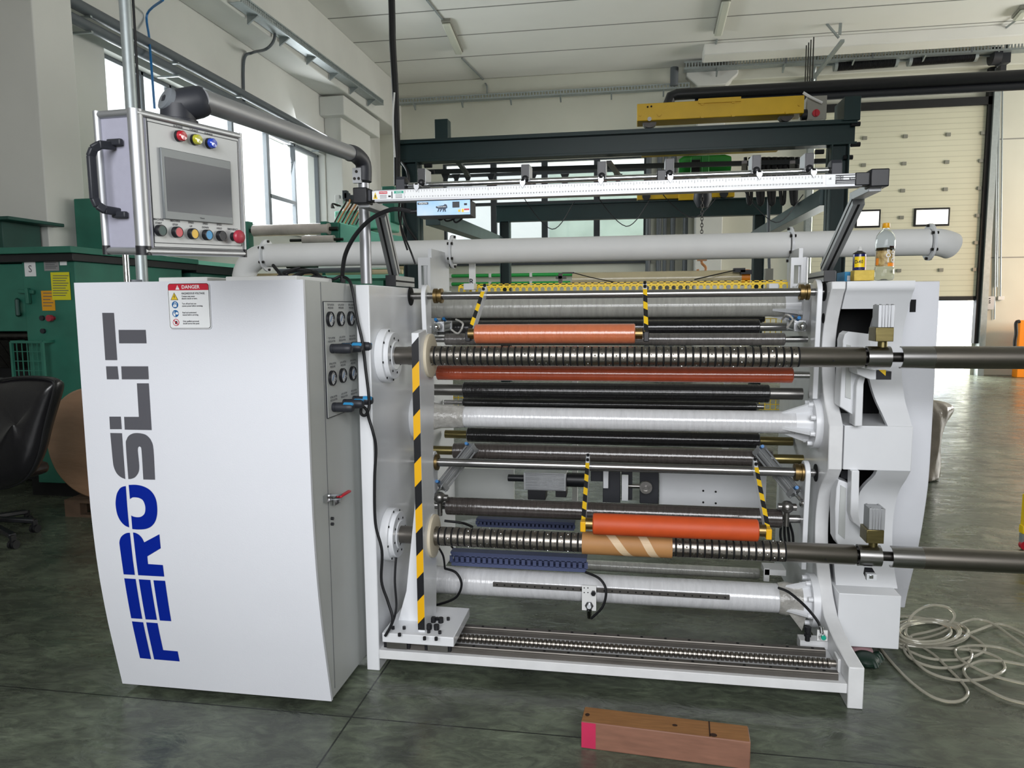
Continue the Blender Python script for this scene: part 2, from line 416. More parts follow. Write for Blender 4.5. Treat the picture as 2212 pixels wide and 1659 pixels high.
# window 1 (left wall, long band)
def yat(px): return at(px, 300, x=XL).y
fr = MB(); t = 0.05
fr.box((XL - 0.2, wy0, wz1 - t), (XL - 0.12, wy1, wz1)); fr.box((XL - 0.2, wy0, wz0), (XL - 0.12, wy1, wz0 + t))
fr.box((XL - 0.2, wy0, wz0), (XL - 0.12, wy0 + t, wz1)); fr.box((XL - 0.2, wy1 - t, wz0), (XL - 0.12, wy1, wz1))
for px in (334, 392, 440, 520, 593, 649):
    yy = yat(px); w_ = 0.09 if px == 593 else 0.05
    fr.box((XL - 0.2, yy - w_ / 2, wz0), (XL - 0.12, yy + w_ / 2, wz1))
zz = at(620, 428, x=XL).z
fr.box((XL - 0.2, yat(593), zz - 0.04), (XL - 0.12, yat(649), zz + 0.03))
w1 = struct(fr.build('window_1', 'frame_grey', bevel=0.006))
MB().box((XL - 0.165, wy0, wz0), (XL - 0.155, wy1, wz1)).build('window_pane', 'window_glass', w1, smooth=False)
MB().box((XL - 0.12, wy0, wz0 - 0.03), (XL + 0.08, wy1, wz0)).build('window_sill', 'plaster', w1)
# back wall with window bank and garage door opening
def xb(px, py=500): return at(px, py, y=YB).x
def zb(px, py): return at(px, py, y=YB).z
bx0, bx1, bz0, bz1 = xb(958, 460), xb(1397, 460), zb(1200, 566), zb(1200, 345)
dx0, dx1, dz1 = xb(1757, 400), xb(2119, 400), zb(1980, 237)
mb = MB()
mb.box((XL - 0.3, YB, 0), (bx0, YB + 0.3, ZC)); mb.box((bx0, YB, 0), (bx1, YB + 0.3, bz0)); mb.box((bx0, YB, bz1), (bx1, YB + 0.3, ZC))
mb.box((bx1, YB, 0), (dx0, YB + 0.3, ZC)); mb.box((dx0, YB, dz1), (dx1, YB + 0.3, ZC)); mb.box((dx1, YB, 0), (X1R, YB + 0.3, ZC))
wb = struct(mb.build('wall_back', 'plaster_warm', smooth=False))
fr = MB()
for px in (958, 1066, 1176, 1289, 1397):
    x_ = xb(px, 460); fr.box((x_ - 0.07, YB + 0.02, bz0), (x_ + 0.07, YB + 0.12, bz1))
for py in (345, 372, 388, 437, 566):
    z_ = zb(1180, py); fr.box((bx0, YB + 0.03, z_ - 0.035), (bx1, YB + 0.11, z_ + 0.035))
w2 = struct(fr.build('window_2', 'frame_dark', bevel=0.006))
MB().box((bx0, YB + 0.07, bz0), (bx1, YB + 0.08, bz1)).build('window_pane', 'window_glass', w2, smooth=False)
MB().box((bx0 - 0.1, YB - 0.12, bz0 - 0.06), (bx1 + 0.1, YB + 0.03, bz0)).build('window_sill', 'frame_dark', w2)
# pillars and beams
struct(MB().box((XL - 1.6, 5.84, 0), (-5.163, 6.31, ZC)).build('pillar', 'plaster', bevel=0.01))
def pil(px0, px1, d, name='pillar'):
    return struct(MB().box((xb(px0, 400), YB - d, 0), (xb(px1, 400), YB, 5.9)).build(name, 'plaster', bevel=0.01))
mb = MB(); py0, py1 = at(738, 300, x=XL + 0.35).y, at(800, 300, x=XL + 0.35).y
mb.box((XL, py0, 0), (XL + 0.35, py1, 5.56)); mb.box((XL, py0 - 0.2, 5.2), (XL + 0.5, py1 + 0.2, 5.56))
struct(mb.build('pillar_corner', 'plaster', bevel=0.02))
a, b_ = xb(1502, 300), xb(1560, 300)
mb = MB(); mb.box((a, YB - 0.45, 0), (b_, YB, 5.9))
zt, zc_, zbm = zb(1530, 155), zb(1530, 165), zb(1530, 182)
mb.ext([(a - 0.25, YB - 0.45, zt), (b_ + 0.25, YB - 0.45, zt), (b_ + 0.25, YB - 0.45, zc_ - 0.1), (b_, YB - 0.45, zbm - 0.15), (a, YB - 0.45, zbm - 0.15), (a - 0.25, YB - 0.45, zc_ - 0.1)], (0, 0.45, 0))
struct(mb.build('pillar_back', 'plaster', bevel=0.02))
struct(MB().box((XL, -6, 5.60), (XL + 0.55, YB, ZC)).build('beam_left', 'plaster', bevel=0.02))
struct(MB().box((XL, YB - 0.25, zb(1150, 205)), (X1R, YB, ZC)).build('beam_back', 'plaster_warm', bevel=0.02))
struct(MB().box((xb(1500), YB - 1.6, ZC - 0.22), (X1R, YB - 1.1, ZC)).build('beam_ceiling', 'ceiling_paint', bevel=0.02))
# garage door
gd = MB(); zdb = zb(2080, 640)
npan = 7; ph = (dz1 - zdb) / npan
for i in range(npan):
    z0 = zdb + i * ph
    gd.mat(0).box((dx0, YB - 0.10, z0 + 0.010), (dx1, YB - 0.03, z0 + ph)); gd.mat(1).box((dx0, YB - 0.095, z0), (dx1, YB - 0.035, z0 + 0.010))
    for k in range(1, 5): gd.mat(1).box((dx0, YB - 0.102, z0 + ph * k / 5 - 0.008), (dx1, YB - 0.09, z0 + ph * k / 5 + 0.008))
d1 = struct(gd.build('door_1', ['door_panel', 'door_groove'], smooth=False))
mb = MB()
for i in range(1, npan):
    for px in (1856, 1942, 2033, 2108): 
        x_ = xb(px, 450) + (0.02 if px != 2108 else 0); z0 = zdb + i * ph; mb.box((x_ - 0.042, YB - 0.13, z0 - 0.035), (x_ + 0.042, YB - 0.10, z0 + 0.035))
mb.build('hinge', 'hinge', d1)
for nm, (pa, pb) in enumerate(((1848, 1894), (1974, 2042))):
    x0, x1 = xb(pa, 470), xb(pb, 470); z0, z1 = zb(2000, 486), zb(2000, 455)
    q = MB(); q.box((x0 - 0.04, YB - 0.13, z0 - 0.04), (x1 + 0.04, YB - 0.10, z1 + 0.04)); q.build('door_window', 'black_plastic', d1, bevel=0.01)
    MB().box((x0, YB - 0.14, z0), (x1, YB - 0.13, z1)).build('pane', mat('door_pane_%d' % nm, 'fbfaf2', 0.3, emit=1.0), d1)  # opaque pane given a glow that stands for the daylight behind it
mb = MB(); mb.box((dx0, YB - 0.11, zdb - 0.09), (dx1, YB - 0.02, zdb)); mb.build('bottom_seal', 'black_rubber', d1)
mb = MB(); mb.box((dx0 - 0.05, YB - 0.16, dz1), (dx1 + 0.1, YB - 0.02, dz1 + 0.16)); mb.build('top_seal', 'black_rubber', d1)
mb = MB(); mb.box((dx1 - 0.02, YB - 0.16, zdb - 1.0), (dx1 + 0.10, YB - 0.02, dz1 + 0.9)); mb.build('side_seal', 'black_rubber', d1)
mb = MB()
for x_ in (dx0 - 0.12, dx1 + 0.12):
    mb.box((x_ - 0.06, YB - 0.22, 0), (x_ + 0.06, YB - 0.03, dz1 + 0.7))
    mb.tube(spline([(x_, YB - 0.2, dz1 + 0.6), (x_, YB - 0.4, dz1 + 0.95), (x_, YB - 1.0, dz1 + 1.12), (x_, YB - 3.2, dz1 + 1.15)], 6), 0.035)
mb.build('door_track', 'galv', d1)
tsz = at(1880, 137, y=YB - 0.5).z
mb = MB(); mb.cyl(at(1760, 142, y=YB - 0.5), at(2150, 120, y=YB - 0.5), 0.022); mb.build('spring_shaft', 'galv', d1)
for (pa, ya, pb, yb_, nm) in ((1808, 142, 1932, 133, 0), (1968, 131, 2103, 121, 1)):
    p, q = at(pa, ya, y=YB - 0.5), at(pb, yb_, y=YB - 0.5); s_ = MB(); s_.cyl(p, q, 0.10)
    n = 44
    for i in range(n):
        c = p.lerp(q, (i + 0.5) / n); s_.lathe(c - Vector((0.010, 0, 0)), (1, 0, 0), [(0, 0.1), (0.01, 0.112), (0.02, 0.1)], 20, caps=False)
    sp = s_.build('torsion_spring', 'heater_black', d1)
    MB().cyl(p - Vector((0.06, 0, 0)), p, 0.11).cyl(q, q + Vector((0.06, 0, 0)), 0.11).build('spring_end', 'galv', sp)
mb = MB(); mb.cyl(at(2140, 122, y=YB - 0.55), at(2158, 121, y=YB - 0.55), 0.17); fbox(mb, 2163, 108, 2184, 135, YB - 0.6, 0.25); fbox(mb, 2162, 140, 2174, 152, YB - 0.6, 0.2)
mb.build('door_motor', 'charcoal', d1)
mb = MB(); mb.bar(at(1758, 168, y=YB - 0.4), at(1820, 88, y=YB - 2.4), 0.07, 0.05); mb.bar(at(1776, 46, y=YB - 2.2), at(1838, 41, y=YB - 2.2), 0.06, 0.04)
mb.bar(at(1782, 47, y=YB - 2.2), at(1812, 82, y=YB - 2.2), 0.05, 0.03); mb.bar(at(1816, 43, y=YB - 2.2), at(1814, 75, y=YB - 2.2), 0.05, 0.03)
mb.build('track_hanger', 'galv', d1)
# outside
struct(MB().box((dx0 - 3, YB + 3.2, 0.0), (xb(2106, 700) + 1.4, YB + 3.4, 3.2)).build('exterior_wall', 'ext_wall', smooth=False))
struct(MB().box((dx0 - 1, YB + 3.14, 0.95), (xb(2094, 700) + 1.05, YB + 3.19, 1.75)).build('exterior_door', 'roller_door_blue', smooth=False))
mb = MB()
mb.mat(0).box((bx0 - 4, YB + 9, 0), (bx1 + 8, YB + 13, 6.4))
mb.mat(1).box((bx0 + 1.5, YB + 8.9, 3.4), (bx1 + 6, YB + 9.0, 6.2))
struct(mb.build('exterior_building', ['ext_wall', 'ext_green'], smooth=False))

# ================================================================== ELECTRICAL CABINET (left, with the big lettering)
CX0, CX1, CZT = -2.042, -1.14, 1.648
PROF = [(1.648, 2.414), (0.95, 2.414), (0.80, 2.416), (0.70, 2.421), (0.60, 2.428), (0.50, 2.438), (0.40, 2.452), (0.30, 2.468), (0.20, 2.488), (0.10, 2.508), (0.03, 2.522)]
def yfront(z):
    for (z1, y1), (z0, y0) in zip(PROF, PROF[1:]):
        if z >= z0: t = (z - z0) / (z1 - z0); return y0 + (y1 - y0) * min(max(t, 0), 1)
    return PROF[-1][1]
def on_front(px, py):
    z = 1.0
    for _ in range(12): z = at(px, py, y=yfront(z)).z
    p = at(px, py, y=yfront(z)); return p.x, p.z
cab = thing('electrical_cabinet', 'tall white control cabinet with large grey and blue lettering down its curved front', 'cabinet', (-1.59, 2.75, 0))
mb = MB()
mb.ext([(CX0 + 0.004, y + 0.012, z) for z, y in PROF] + [(CX0 + 0.004, 2.93, 0.03), (CX0 + 0.004, 2.93, CZT - 0.004)], (CX1 - CX0 - 0.008, 0, 0))
mb.box((CX0 + 0.15, 2.62, 0), (CX0 + 0.35, 2.8, 0.03)); mb.box((CX1 - 0.35, 2.62, 0), (CX1 - 0.15, 2.8, 0.03))
mb.build('body', 'grey_white', cab)  # same white as the front, greyed to carry the shade of the side
mb = MB(); zs = [CZT - (CZT - 0.03) * i / 40 for i in range(41)]
mb.add([(x, yfront(z) - 0.002, z) for z in zs for x in (CX0, CX1)] + [(x, yfront(z) + 0.012, z) for z in zs for x in (CX0, CX1)],
       [(2 * i, 2 * i + 2, 2 * i + 3, 2 * i + 1) for i in range(40)] + [(82 + 2 * i, 83 + 2 * i, 85 + 2 * i, 84 + 2 * i) for i in range(40)]
       + [(2 * i, 82 + 2 * i, 84 + 2 * i, 2 * i + 2) for i in range(40)] + [(2 * i + 1, 2 * i + 3, 85 + 2 * i, 83 + 2 * i) for i in range(40)] + [(0, 1, 83, 82), (80, 162, 163, 81)])
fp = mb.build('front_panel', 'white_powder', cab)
# side panel seams, screws, top ledge
SX = CX1 - 0.004
def sy(px, py): p = at(px, py, x=CX1); return p.y, p.z
mb = MB(); mb.box((SX - 0.002, 2.5625, 0.06), (SX + 0.0012, 2.5655, 1.643)); mb.build('panel_seam', 'grey_ink', cab)
mb = MB()
for px, py in ((717.5, 1120), (717.5, 1132)):
    y, z = sy(px, py); mb.cyl((CX1 - 0.004, y, z), (CX1 + 0.006, y, z), 0.006, seg=10)
mb.build('screw', 'black_plastic', cab)
mb = MB(); mb.box((at(342, 600, y=2.45).x, 2.45, CZT - 0.004), (at(447, 600, y=2.45).x, 2.8, CZT + 0.016)); mb.box((at(487, 600, y=2.5).x, 2.5, CZT - 0.004), (at(640, 600, y=2.5).x, 2.82, CZT + 0.018))
mb.build('top_plate', 'white_matt', cab, bevel=0.003)
# lettering
def A(pts, ox=0, oy=450, s=2.073): return [(ox + a / s, oy + b / s) for a, b in pts]
def Bz(pts): return [(120 + a / 3.317, 1040 + b / 3.317) for a, b in pts]
GREY = [A(p) for p in (
    [(461, 468), (513, 468), (528, 679), (475, 679)], [(534, 544), (655, 544), (659, 604), (537, 604)],
    [(478, 707), (529, 707), (535, 765), (482, 765)], [(546, 707), (666, 707), (669, 765), (549, 765)],
    [(493, 932), (544, 932), (548, 988), (496, 988)], [(616, 783), (669, 783), (682, 992), (562, 990), (559, 933), (625, 933)],
    [(497, 1005), (549, 1006), (564, 1211), (545, 1203), (527, 1187), (514, 1160), (508, 1125)],
    [(567, 1062), (570, 1035), (582, 1016), (605, 1006), (635, 1007), (660, 1016), (680, 1040), (690, 1080), (697, 1214), (645, 1213), (637, 1085), (632, 1068), (627, 1065), (622, 1068), (620, 1085), (626, 1150), (623, 1180), (608, 1202), (590, 1210), (578, 1211)])]
BLUE = [Bz(p) for p in (
    [(508, 31), (532, 327), (500, 312), (470, 280), (448, 235), (437, 180), (436, 135), (445, 85), (465, 50), (485, 36)],
    [(529, 23), (580, 22), (630, 32), (675, 55), (707, 90), (726, 135), (733, 190), (731, 240), (718, 285), (690, 320), (650, 338), (600, 342), (555, 339), (547, 241), (562, 249), (590, 254), (618, 250), (640, 232), (648, 205), (646, 170), (632, 135), (608, 118), (580, 112), (555, 113), (538, 124)],
    [(537, 365), (573, 667), (493, 663), (466, 470), (463, 430), (472, 400), (490, 380), (515, 367)],
    [(560, 363), (580, 367), (605, 382), (625, 405), (640, 434), (748, 376), (758, 476), (662, 534), (667, 589), (773, 596), (783, 679), (597, 669)],
    [(497, 691), (578, 696), (626, 982), (547, 977)], [(601, 698), (683, 703), (731, 989), (650, 985)], [(706, 705), (789, 709), (833, 998), (752, 993)],
    [(552, 999), (632, 1006), (689, 1270), (610, 1262)], [(654, 1006), (735, 1012), (775, 1205), (879, 1214), (893, 1286), (711, 1271)])]
def smooth_outline(pts):
    n = len(pts); P = [Vector((a, b, 0)) for a, b in pts]; corner = []
    for i in range(n):
        e0, e1 = P[i] - P[i - 1], P[(i + 1) % n] - P[i]; corner.append(e0.angle(e1) > math.radians(46))
    out = []
    for i in range(n):
        j = (i + 1) % n; a, b = P[i], P[j]; out.append((a.x, a.y))
        if corner[i] and corner[j]: continue
        p0 = a if corner[i] else P[i - 1]; p3 = b if corner[j] else P[(j + 1) % n]
        for k in (1, 2, 3):
            t = k / 4; q = 0.5 * ((2 * a) + (b - p0) * t + (2 * p0 - 5 * a + 4 * b - p3) * t * t + (3 * a - p0 - 3 * b + p3) * t ** 3)
            out.append((q.x, q.y))
    return out
def front_shape(px_polys, name, m, parent, lift=0.0042, bold=0):
    bm = bmesh.new()
    for poly in px_polys:
        pp = [Vector((x, 0, z)) for x, z in (on_front(*q) for q in smooth_outline(poly))]
        if sum(a.x * b.z - b.x * a.z for a, b in zip(pp, pp[1:] + pp[:1])) < 0: pp.reverse()
        vs = [bm.verts.new(p) for p in pp]
        for tri in tessellate_polygon([[Vector((p.x, p.z, 0)) for p in pp]]): bm.faces.new([vs[i] for i in tri])
    for k in range(20):
        z = 0.05 + 0.06 * k
        bmesh.ops.bisect_plane(bm, geom=bm.verts[:] + bm.edges[:] + bm.faces[:], plane_co=(0, 0, z), plane_no=(0, 0, 1))
    for v in bm.verts: v.co.y = yfront(v.co.z) - lift
    bmesh.ops.recalc_face_normals(bm, faces=bm.faces[:])
    for f in bm.faces:
        if f.normal.y > 0: f.normal_flip()
    off = ORG[cab.name]
    for v in bm.verts: v.co -= off
    me = bpy.data.meshes.new(name); bm.to_mesh(me); bm.free(); me.materials.append(MATS[m])
    o = bpy.data.objects.new(name, me); COL.objects.link(o); o.parent = parent; return o
lt = front_shape(GREY, 'lettering', 'logo_grey', cab); lt['label'] = 'grey stencilled letters SLIT reading upward'
lt = front_shape(BLUE, 'lettering', 'logo_blue', cab); lt['label'] = 'blue stencilled letters FERO reading upward'
# danger sign
p0 = Vector(at(362.8, 612.8, y=2.41)); p1 = Vector(at(451.4, 611.0, y=2.41)); p2 = Vector(at(369.5, 709.8, y=2.41))
U = Vector((p1.x - p0.x, 0, 0)); V = Vector((0, 0, -(p0.z - p2.z))); SO = Vector((p0.x, 2.408, p0.z)); SW, SH = U.length, V.length
def sg(u, v, l=0): return SO + U * u + V * v - Vector((0, 0.0004 * l, 0))
def rrect(u0, v0, u1, v1, r, l, n=5):
    out = []; ru, rv = r / SW, r / SH
    for cu, cv, a0 in ((u1 - ru, v0 + rv, -90), (u1 - ru, v1 - rv, 0), (u0 + ru, v1 - rv, 90), (u0 + ru, v0 + rv, 180)):
        for k in range(n + 1):
            a = math.radians(a0 + 90 * k / n); out.append(sg(cu + ru * math.cos(a), cv + rv * math.sin(a), l))
    return out[::-1]
def disc(mb, cu, cv, r, l, n=24): mb.poly([sg(cu + r / SW * math.cos(2 * PI * k / n), cv - r / SH * math.sin(2 * PI * k / n), l) for k in range(n)][::-1])
mb = MB()
mb.mat(0).poly(rrect(-0.015, -0.015, 1.015, 1.015, 0.011, 0.5)); mb.mat(1).poly(rrect(0, 0, 1, 1, 0.010, 1)); mb.mat(0).poly(rrect(0.012, 0.0115, 0.988, 0.9885, 0.009, 2))
mb.mat(2).poly(rrect(0.012, 0.0115, 0.988, 0.15, 0.008, 3)); mb.poly([sg(0.012, 0.15, 3.4), sg(0.988, 0.15, 3.4), sg(0.988, 0.075, 3.4), sg(0.012, 0.075, 3.4)])
mb.mat(0).poly([sg(0.24, 0.035, 4), sg(0.19, 0.135, 4), sg(0.29, 0.135, 4)]); mb.mat(2).poly([sg(0.235, 0.06, 5), sg(0.237, 0.105, 5), sg(0.244, 0.105, 5), sg(0.246, 0.06, 5)])
mb.mat(0).text('DANGER', sg(0.56, 0.082, 4), (1, 0, 0), (0, 0, 1), 0.0175, True)
mb.mat(1).poly([sg(0.15, 0.195, 3), sg(0.055, 0.365, 3), sg(0.245, 0.365, 3)]); mb.mat(3).poly([sg(0.15, 0.213, 4), sg(0.072, 0.356, 4), sg(0.228, 0.356, 4)])
mb.mat(1).poly([sg(0.155, 0.245, 5), sg(0.135, 0.30, 5), sg(0.152, 0.297, 5), sg(0.146, 0.345, 5), sg(0.168, 0.285, 5), sg(0.152, 0.288, 5), sg(0.165, 0.25, 5)])
for cv in (0.47, 0.665): mb.mat(4); disc(mb, 0.158, cv, 0.0128, 3)
mb.mat(0); disc(mb, 0.165, 0.445, 0.0052, 4); mb.mat(4); disc(mb, 0.165, 0.447, 0.003, 5); mb.mat(0).poly(rrect(0.115, 0.465, 0.20, 0.52, 0.003, 6)); mb.mat(4); disc(mb, 0.157, 0.49, 0.0012, 7)
mb.mat(0); disc(mb, 0.125, 0.632, 0.0022, 4); mb.poly([sg(0.10, 0.655, 4), sg(0.11, 0.71, 4), sg(0.15, 0.73, 4), sg(0.155, 0.69, 4), sg(0.135, 0.655, 4)]); mb.poly([sg(0.165, 0.635, 4), sg(0.155, 0.68, 4), sg(0.21, 0.69, 4), sg(0.235, 0.655, 4), sg(0.2, 0.63, 4)])
mb.mat(2); disc(mb, 0.158, 0.862, 0.0128, 3); mb.mat(0); disc(mb, 0.158, 0.862, 0.0105, 4); mb.mat(1).poly(rrect(0.135, 0.83, 0.195, 0.90, 0.003, 5))
mb.mat(2).poly([sg(0.098, 0.815, 6), sg(0.205, 0.92, 6), sg(0.218, 0.906, 6), sg(0.111, 0.801, 6)])
mb.mat(1)
def ln(t, v, size, bold=False, w=None):
    vs, _ = text2d(t, bold); x1 = max(a for a, b in vs); mb.text(t, sg(0.33, v, 4) + Vector((x1 * size * 0.86, 0, 0)), (1, 0, 0), (0, 0, 1), size, bold, 0.86)
ln('HAZARDOUS VOLTAGE.', 0.222, 0.0098, True); ln('Contact may cause', 0.285, 0.0078, True); ln('electric shock or burn.', 0.335, 0.0078, True)
ln('Turn off and lock out', 0.448, 0.0075, True); ln('system power before servicing.', 0.498, 0.0075, True)
ln('Read and understand', 0.645, 0.0075, True); ln('manual before servicing.', 0.695, 0.0075, True)
ln('Only qualified personnel', 0.838, 0.0075, True); ln('should service this panel.', 0.888, 0.0075, True)
mb.build('warning_sign', ['sign_white', 'ink', 'sign_red', 'sign_yellow', 'sign_blue'], cab, smooth=False, label='white danger sign with red header and four pictograms')
# gauge panel on the side that faces the rollers
SXX = CX1 - 0.003
def sp(px, py, l=0.0): y, z = sy(px, py); return Vector((SXX + l, y, z))
mb = MB(); c = [sp(698.4, 650.5), sp(773, 652.5), sp(779.5, 877), sp(707.8, 904.5)]
c = [Vector((SXX, c[0].y, c[0].z)), Vector((SXX, 2.90, c[0].z)), Vector((SXX, 2.90, c[3].z)), Vector((SXX, c[0].y, c[3].z))]
mb.mat(1).ext([p for p in c], (0.0035, 0, 0)); ins = [(0.003, -0.003), (-0.003, -0.003), (-0.003, 0.003), (0.003, 0.003)]
mb.mat(0).ext([p + Vector((0.002, a, b)) for p, (a, b) in zip(c, ins)], (0.003, 0, 0))
gp = mb.build('gauge_panel', ['grey_white', 'ink'], cab, smooth=False)
T1 = [('TOP LAYON', 'PRESSURE'), ('L/H LAYON', 'PRESSURE'), ('R/H LAYON', 'PRESSURE')]
gc = [(715.3, 689.5), (738, 688.6), (759.6, 687.8), (720, 816.6), (742.5, 811), (763.8, 806.3)]
rc = [(714.5, 753), (738, 750.6), (759, 748), (718.7, 879.4), (741.5, 871.6), (762.6, 864.5)]
tp = [(712.9, 662), (735.6, 662), (757.5, 662), (717.5, 789), (740, 785.5), (761.5, 781.5)]
tr = [(715.6, 734), (738.3, 731.5), (760, 729), (720, 860.5), (742.5, 853), (763.5, 846.5)]
nmz = ['TOP LAYON', 'L/H LAYON', 'R/H LAYON', 'BTM LAYON', 'L/H LAYON', 'R/H LAYON']
for k in range(6):
    o = at(*gc[k], x=CX1 + 0.010); o.x = SXX + 0.003; g = MB()
    g.mat(0).lathe(o, (1, 0, 0), [(0, 0.029), (0.012, 0.029), (0.014, 0.0265), (0.010, 0.0255)], 32, caps=False); g.cyl(o, o + Vector((0.004, 0, 0)), 0.028)
    gg = g.build('pressure_gauge', 'black_plastic', cab)
    d = MB(); d.mat(0).cyl(o + Vector((0.004, 0, 0)), o + Vector((0.009, 0, 0)), 0.0256, seg=32)
    for q in range(11):
        a = math.radians(-45 + 27 * q); u = Vector((0, -math.cos(a), math.sin(a))); d.mat(1).bar(o + Vector((0.0095, 0, 0)) + u * 0.018, o + Vector((0.0095, 0, 0)) + u * 0.023, 0.0012, 0.0012)
    u = Vector((0, 0.6, 0.8)); d.mat(2).bar(o + Vector((0.0105, 0, 0)) - u * 0.012, o + Vector((0.0105, 0, 0)) + u * 0.014, 0.0014, 0.0012)
    d.build('dial', ['gauge_face', 'ink', 'sign_blue'], gg)
    o = sp(*rc[k]) + Vector((0.003, 0, 0)); g = MB()
    g.lathe(o, (1, 0, 0), [(0, 0.017), (0.006, 0.0185), (0.014, 0.0185), (0.0145, 0.017), (0.018, 0.017), (0.019, 0.0185), (0.060, 0.0195), (0.078, 0.0185), (0.084, 0.014), (0.085, 0.0)], 24)
    gg = g.build('regulator_knob', 'charcoal', cab)
    d = MB(); a0 = {0: 0.2, 1: 1.1, 2: -0.1, 3: 0.9, 4: 0.5, 5: 1.3}[k]
    d.lathe(o + Vector((0.048, 0, 0)), (1, 0, 0), [(0, 0.0192), (0.001, 0.0202), (0.030, 0.0196), (0.037, 0.0150), (0.0372, 0.010)], 8, a0 + PI * 1.15, a0 + PI * 1.5, caps=False)
    d.build('arrow_mark', 'valve_blue', gg)
    t = MB(); a_ = sp(*tp[k]) + Vector((0.0054, 0, 0)); t.text(nmz[k], a_ + Vector((0, 0, 0.006)), (0, 1, 0), (0, 0, 1), 0.0115, True); t.text('PRESSURE', a_ - Vector((0, 0, 0.006)), (0, 1, 0), (0, 0, 1), 0.0115, True)
    a_ = sp(*tr[k]) + Vector((0.0054, 0, 0)); t.text(nmz[k], a_ + Vector((0, 0, 0.006)), (0, 1, 0), (0, 0, 1), 0.0115, True); t.text('REGULATOR', a_ - Vector((0, 0, 0.006)), (0, 1, 0), (0, 0, 1), 0.0115, True)
    t.build('caption', 'grey_ink', gp, smooth=False)
# toggle latch
g = MB(); a_ = sp(702, 1077); b_ = sp(742, 1060)
g.box((CX1 - 0.006, a_.y - 0.008, a_.z - 0.014), (CX1 + 0.012, a_.y + 0.03, a_.z + 0.012)); g.bar(a_ + Vector((0.012, 0.01, 0.01)), b_ + Vector((0.02, -0.06, 0.0)), 0.012, 0.006); g.bar(a_ + Vector((0.012, 0.01, -0.006)), b_ + Vector((0.02, -0.07, -0.015)), 0.008, 0.005)
g.box((CX1 - 0.006, b_.y - 0.12, b_.z - 0.028), (CX1 + 0.014, b_.y - 0.07, b_.z + 0.004))
la = g.build('toggle_latch', 'chrome', cab)
g = MB(); g.bar(b_ + Vector((0.02, -0.08, -0.004)), b_ + Vector((0.03, 0.0, 0.0)), 0.016, 0.010); g.build('latch_handle', 'red', la, bevel=0.004, label='red latch handle')

# ================================================================== SLITTING MACHINE
mc = thing('slitting_machine', 'white slitter rewinder frame with steel, orange and black rollers between two side plates', 'machine', (0, 3.5, 0))
LX0, LX1 = -1.113, -1.056; RX0, RX1 = 0.827, 0.884
# side plates
MB().ext([(LX0, 2.83, 0.0), (LX0, 3.0, 0.0), (LX0, 3.06, 0.055), (LX0, 4.2, 0.055), (LX0, 4.2, 1.64), (LX0, 2.83, 1.64)], (LX1 - LX0, 0, 0)).build('side_plate', 'white_paint', mc, bevel=0.004)
RP = [(2.82, 0.0), (2.82, 0.167), (2.995, 0.172), (3.10, 0.185), (3.197, 0.209), (3.274, 0.27), (3.351, 0.371), (3.388, 0.455), (3.400, 0.53), (3.396, 0.607), (3.370, 0.69), (3.327, 0.749), (3.27, 0.80), (3.225, 0.847), (3.23, 1.032), (3.28, 1.085), (3.326, 1.13), (3.365, 1.20), (3.390, 1.271), (3.400, 1.34), (3.398, 1.394), (3.378, 1.46), (3.34, 1.529), (3.300, 1.59), (3.279, 1.611), (3.279, 1.642), (4.3, 1.642), (4.3, 0.04), (3.06, 0.04), (2.98, 0.0)]
def refine(pr, i0, i1):
    mid = spline([(0, a, b) for a, b in pr[i0:i1 + 1]], 3); return pr[:i0] + [(p.y, p.z) for p in mid] + pr[i1 + 1:]
RPs = refine(refine(RP, 14, 23), 4, 13)
MB().ext([(RX0, y, z) for y, z in RPs], (RX1 - RX0, 0, 0)).build('side_plate', 'white_worn', mc, bevel=0.004)

def ypr(z):       # front curve of the right-hand side
    fr_ = [(y, z_) for y, z_ in RPs if y < 3.45 and z_ > 0.17]
    for (y0, z0), (y1, z1) in zip(fr_, fr_[1:]):
        if z0 <= z <= z1 and z1 > z0: return y0 + (y1 - y0) * (z - z0) / (z1 - z0)
    return 3.28
def rzx(px, py, Y): p = at(px, py, y=Y); return p
class Roll: pass
def roll(name, m, px0, px1, pxm, pym, Y, dpx, parent=None, label=None, ends=None, seg=32, bev=0.004):
    parent = parent or mc
    c = at(pxm, pym, y=Y); r = dpx / 2 / FPX * dist_of(c); x0 = at(px0, pym, y=Y).x; x1 = at(px1, pym, y=Y).x
    x0 = at(px0, pj_y(x0, Y, c.z), y=Y).x; x1 = at(px1, pj_y(x1, Y, c.z), y=Y).x
    mb = MB(); mb.lathe((x0, Y, c.z), (1, 0, 0), [(0, r - bev), (bev, r), (x1 - x0 - bev, r), (x1 - x0, r - bev)], seg)
    o = mb.build(name, m, parent, label=label); R = Roll(); R.o, R.x0, R.x1, R.y, R.z, R.r = o, x0, x1, Y, c.z, r; return R
def pj_y(x, y, z):
    v = Vector((x, y, z)) - EYE; return H / 2 + FPX * v.dot(DN) / v.dot(FWD)
def stub(R, name, m, xa, xb_, r, parent=None, label=None):
    return MB().lathe((xa, R.y, R.z), (1, 0, 0), [(0, r), (xb_ - xa, r)], 24).build(name, m, parent or R.o, label=label)

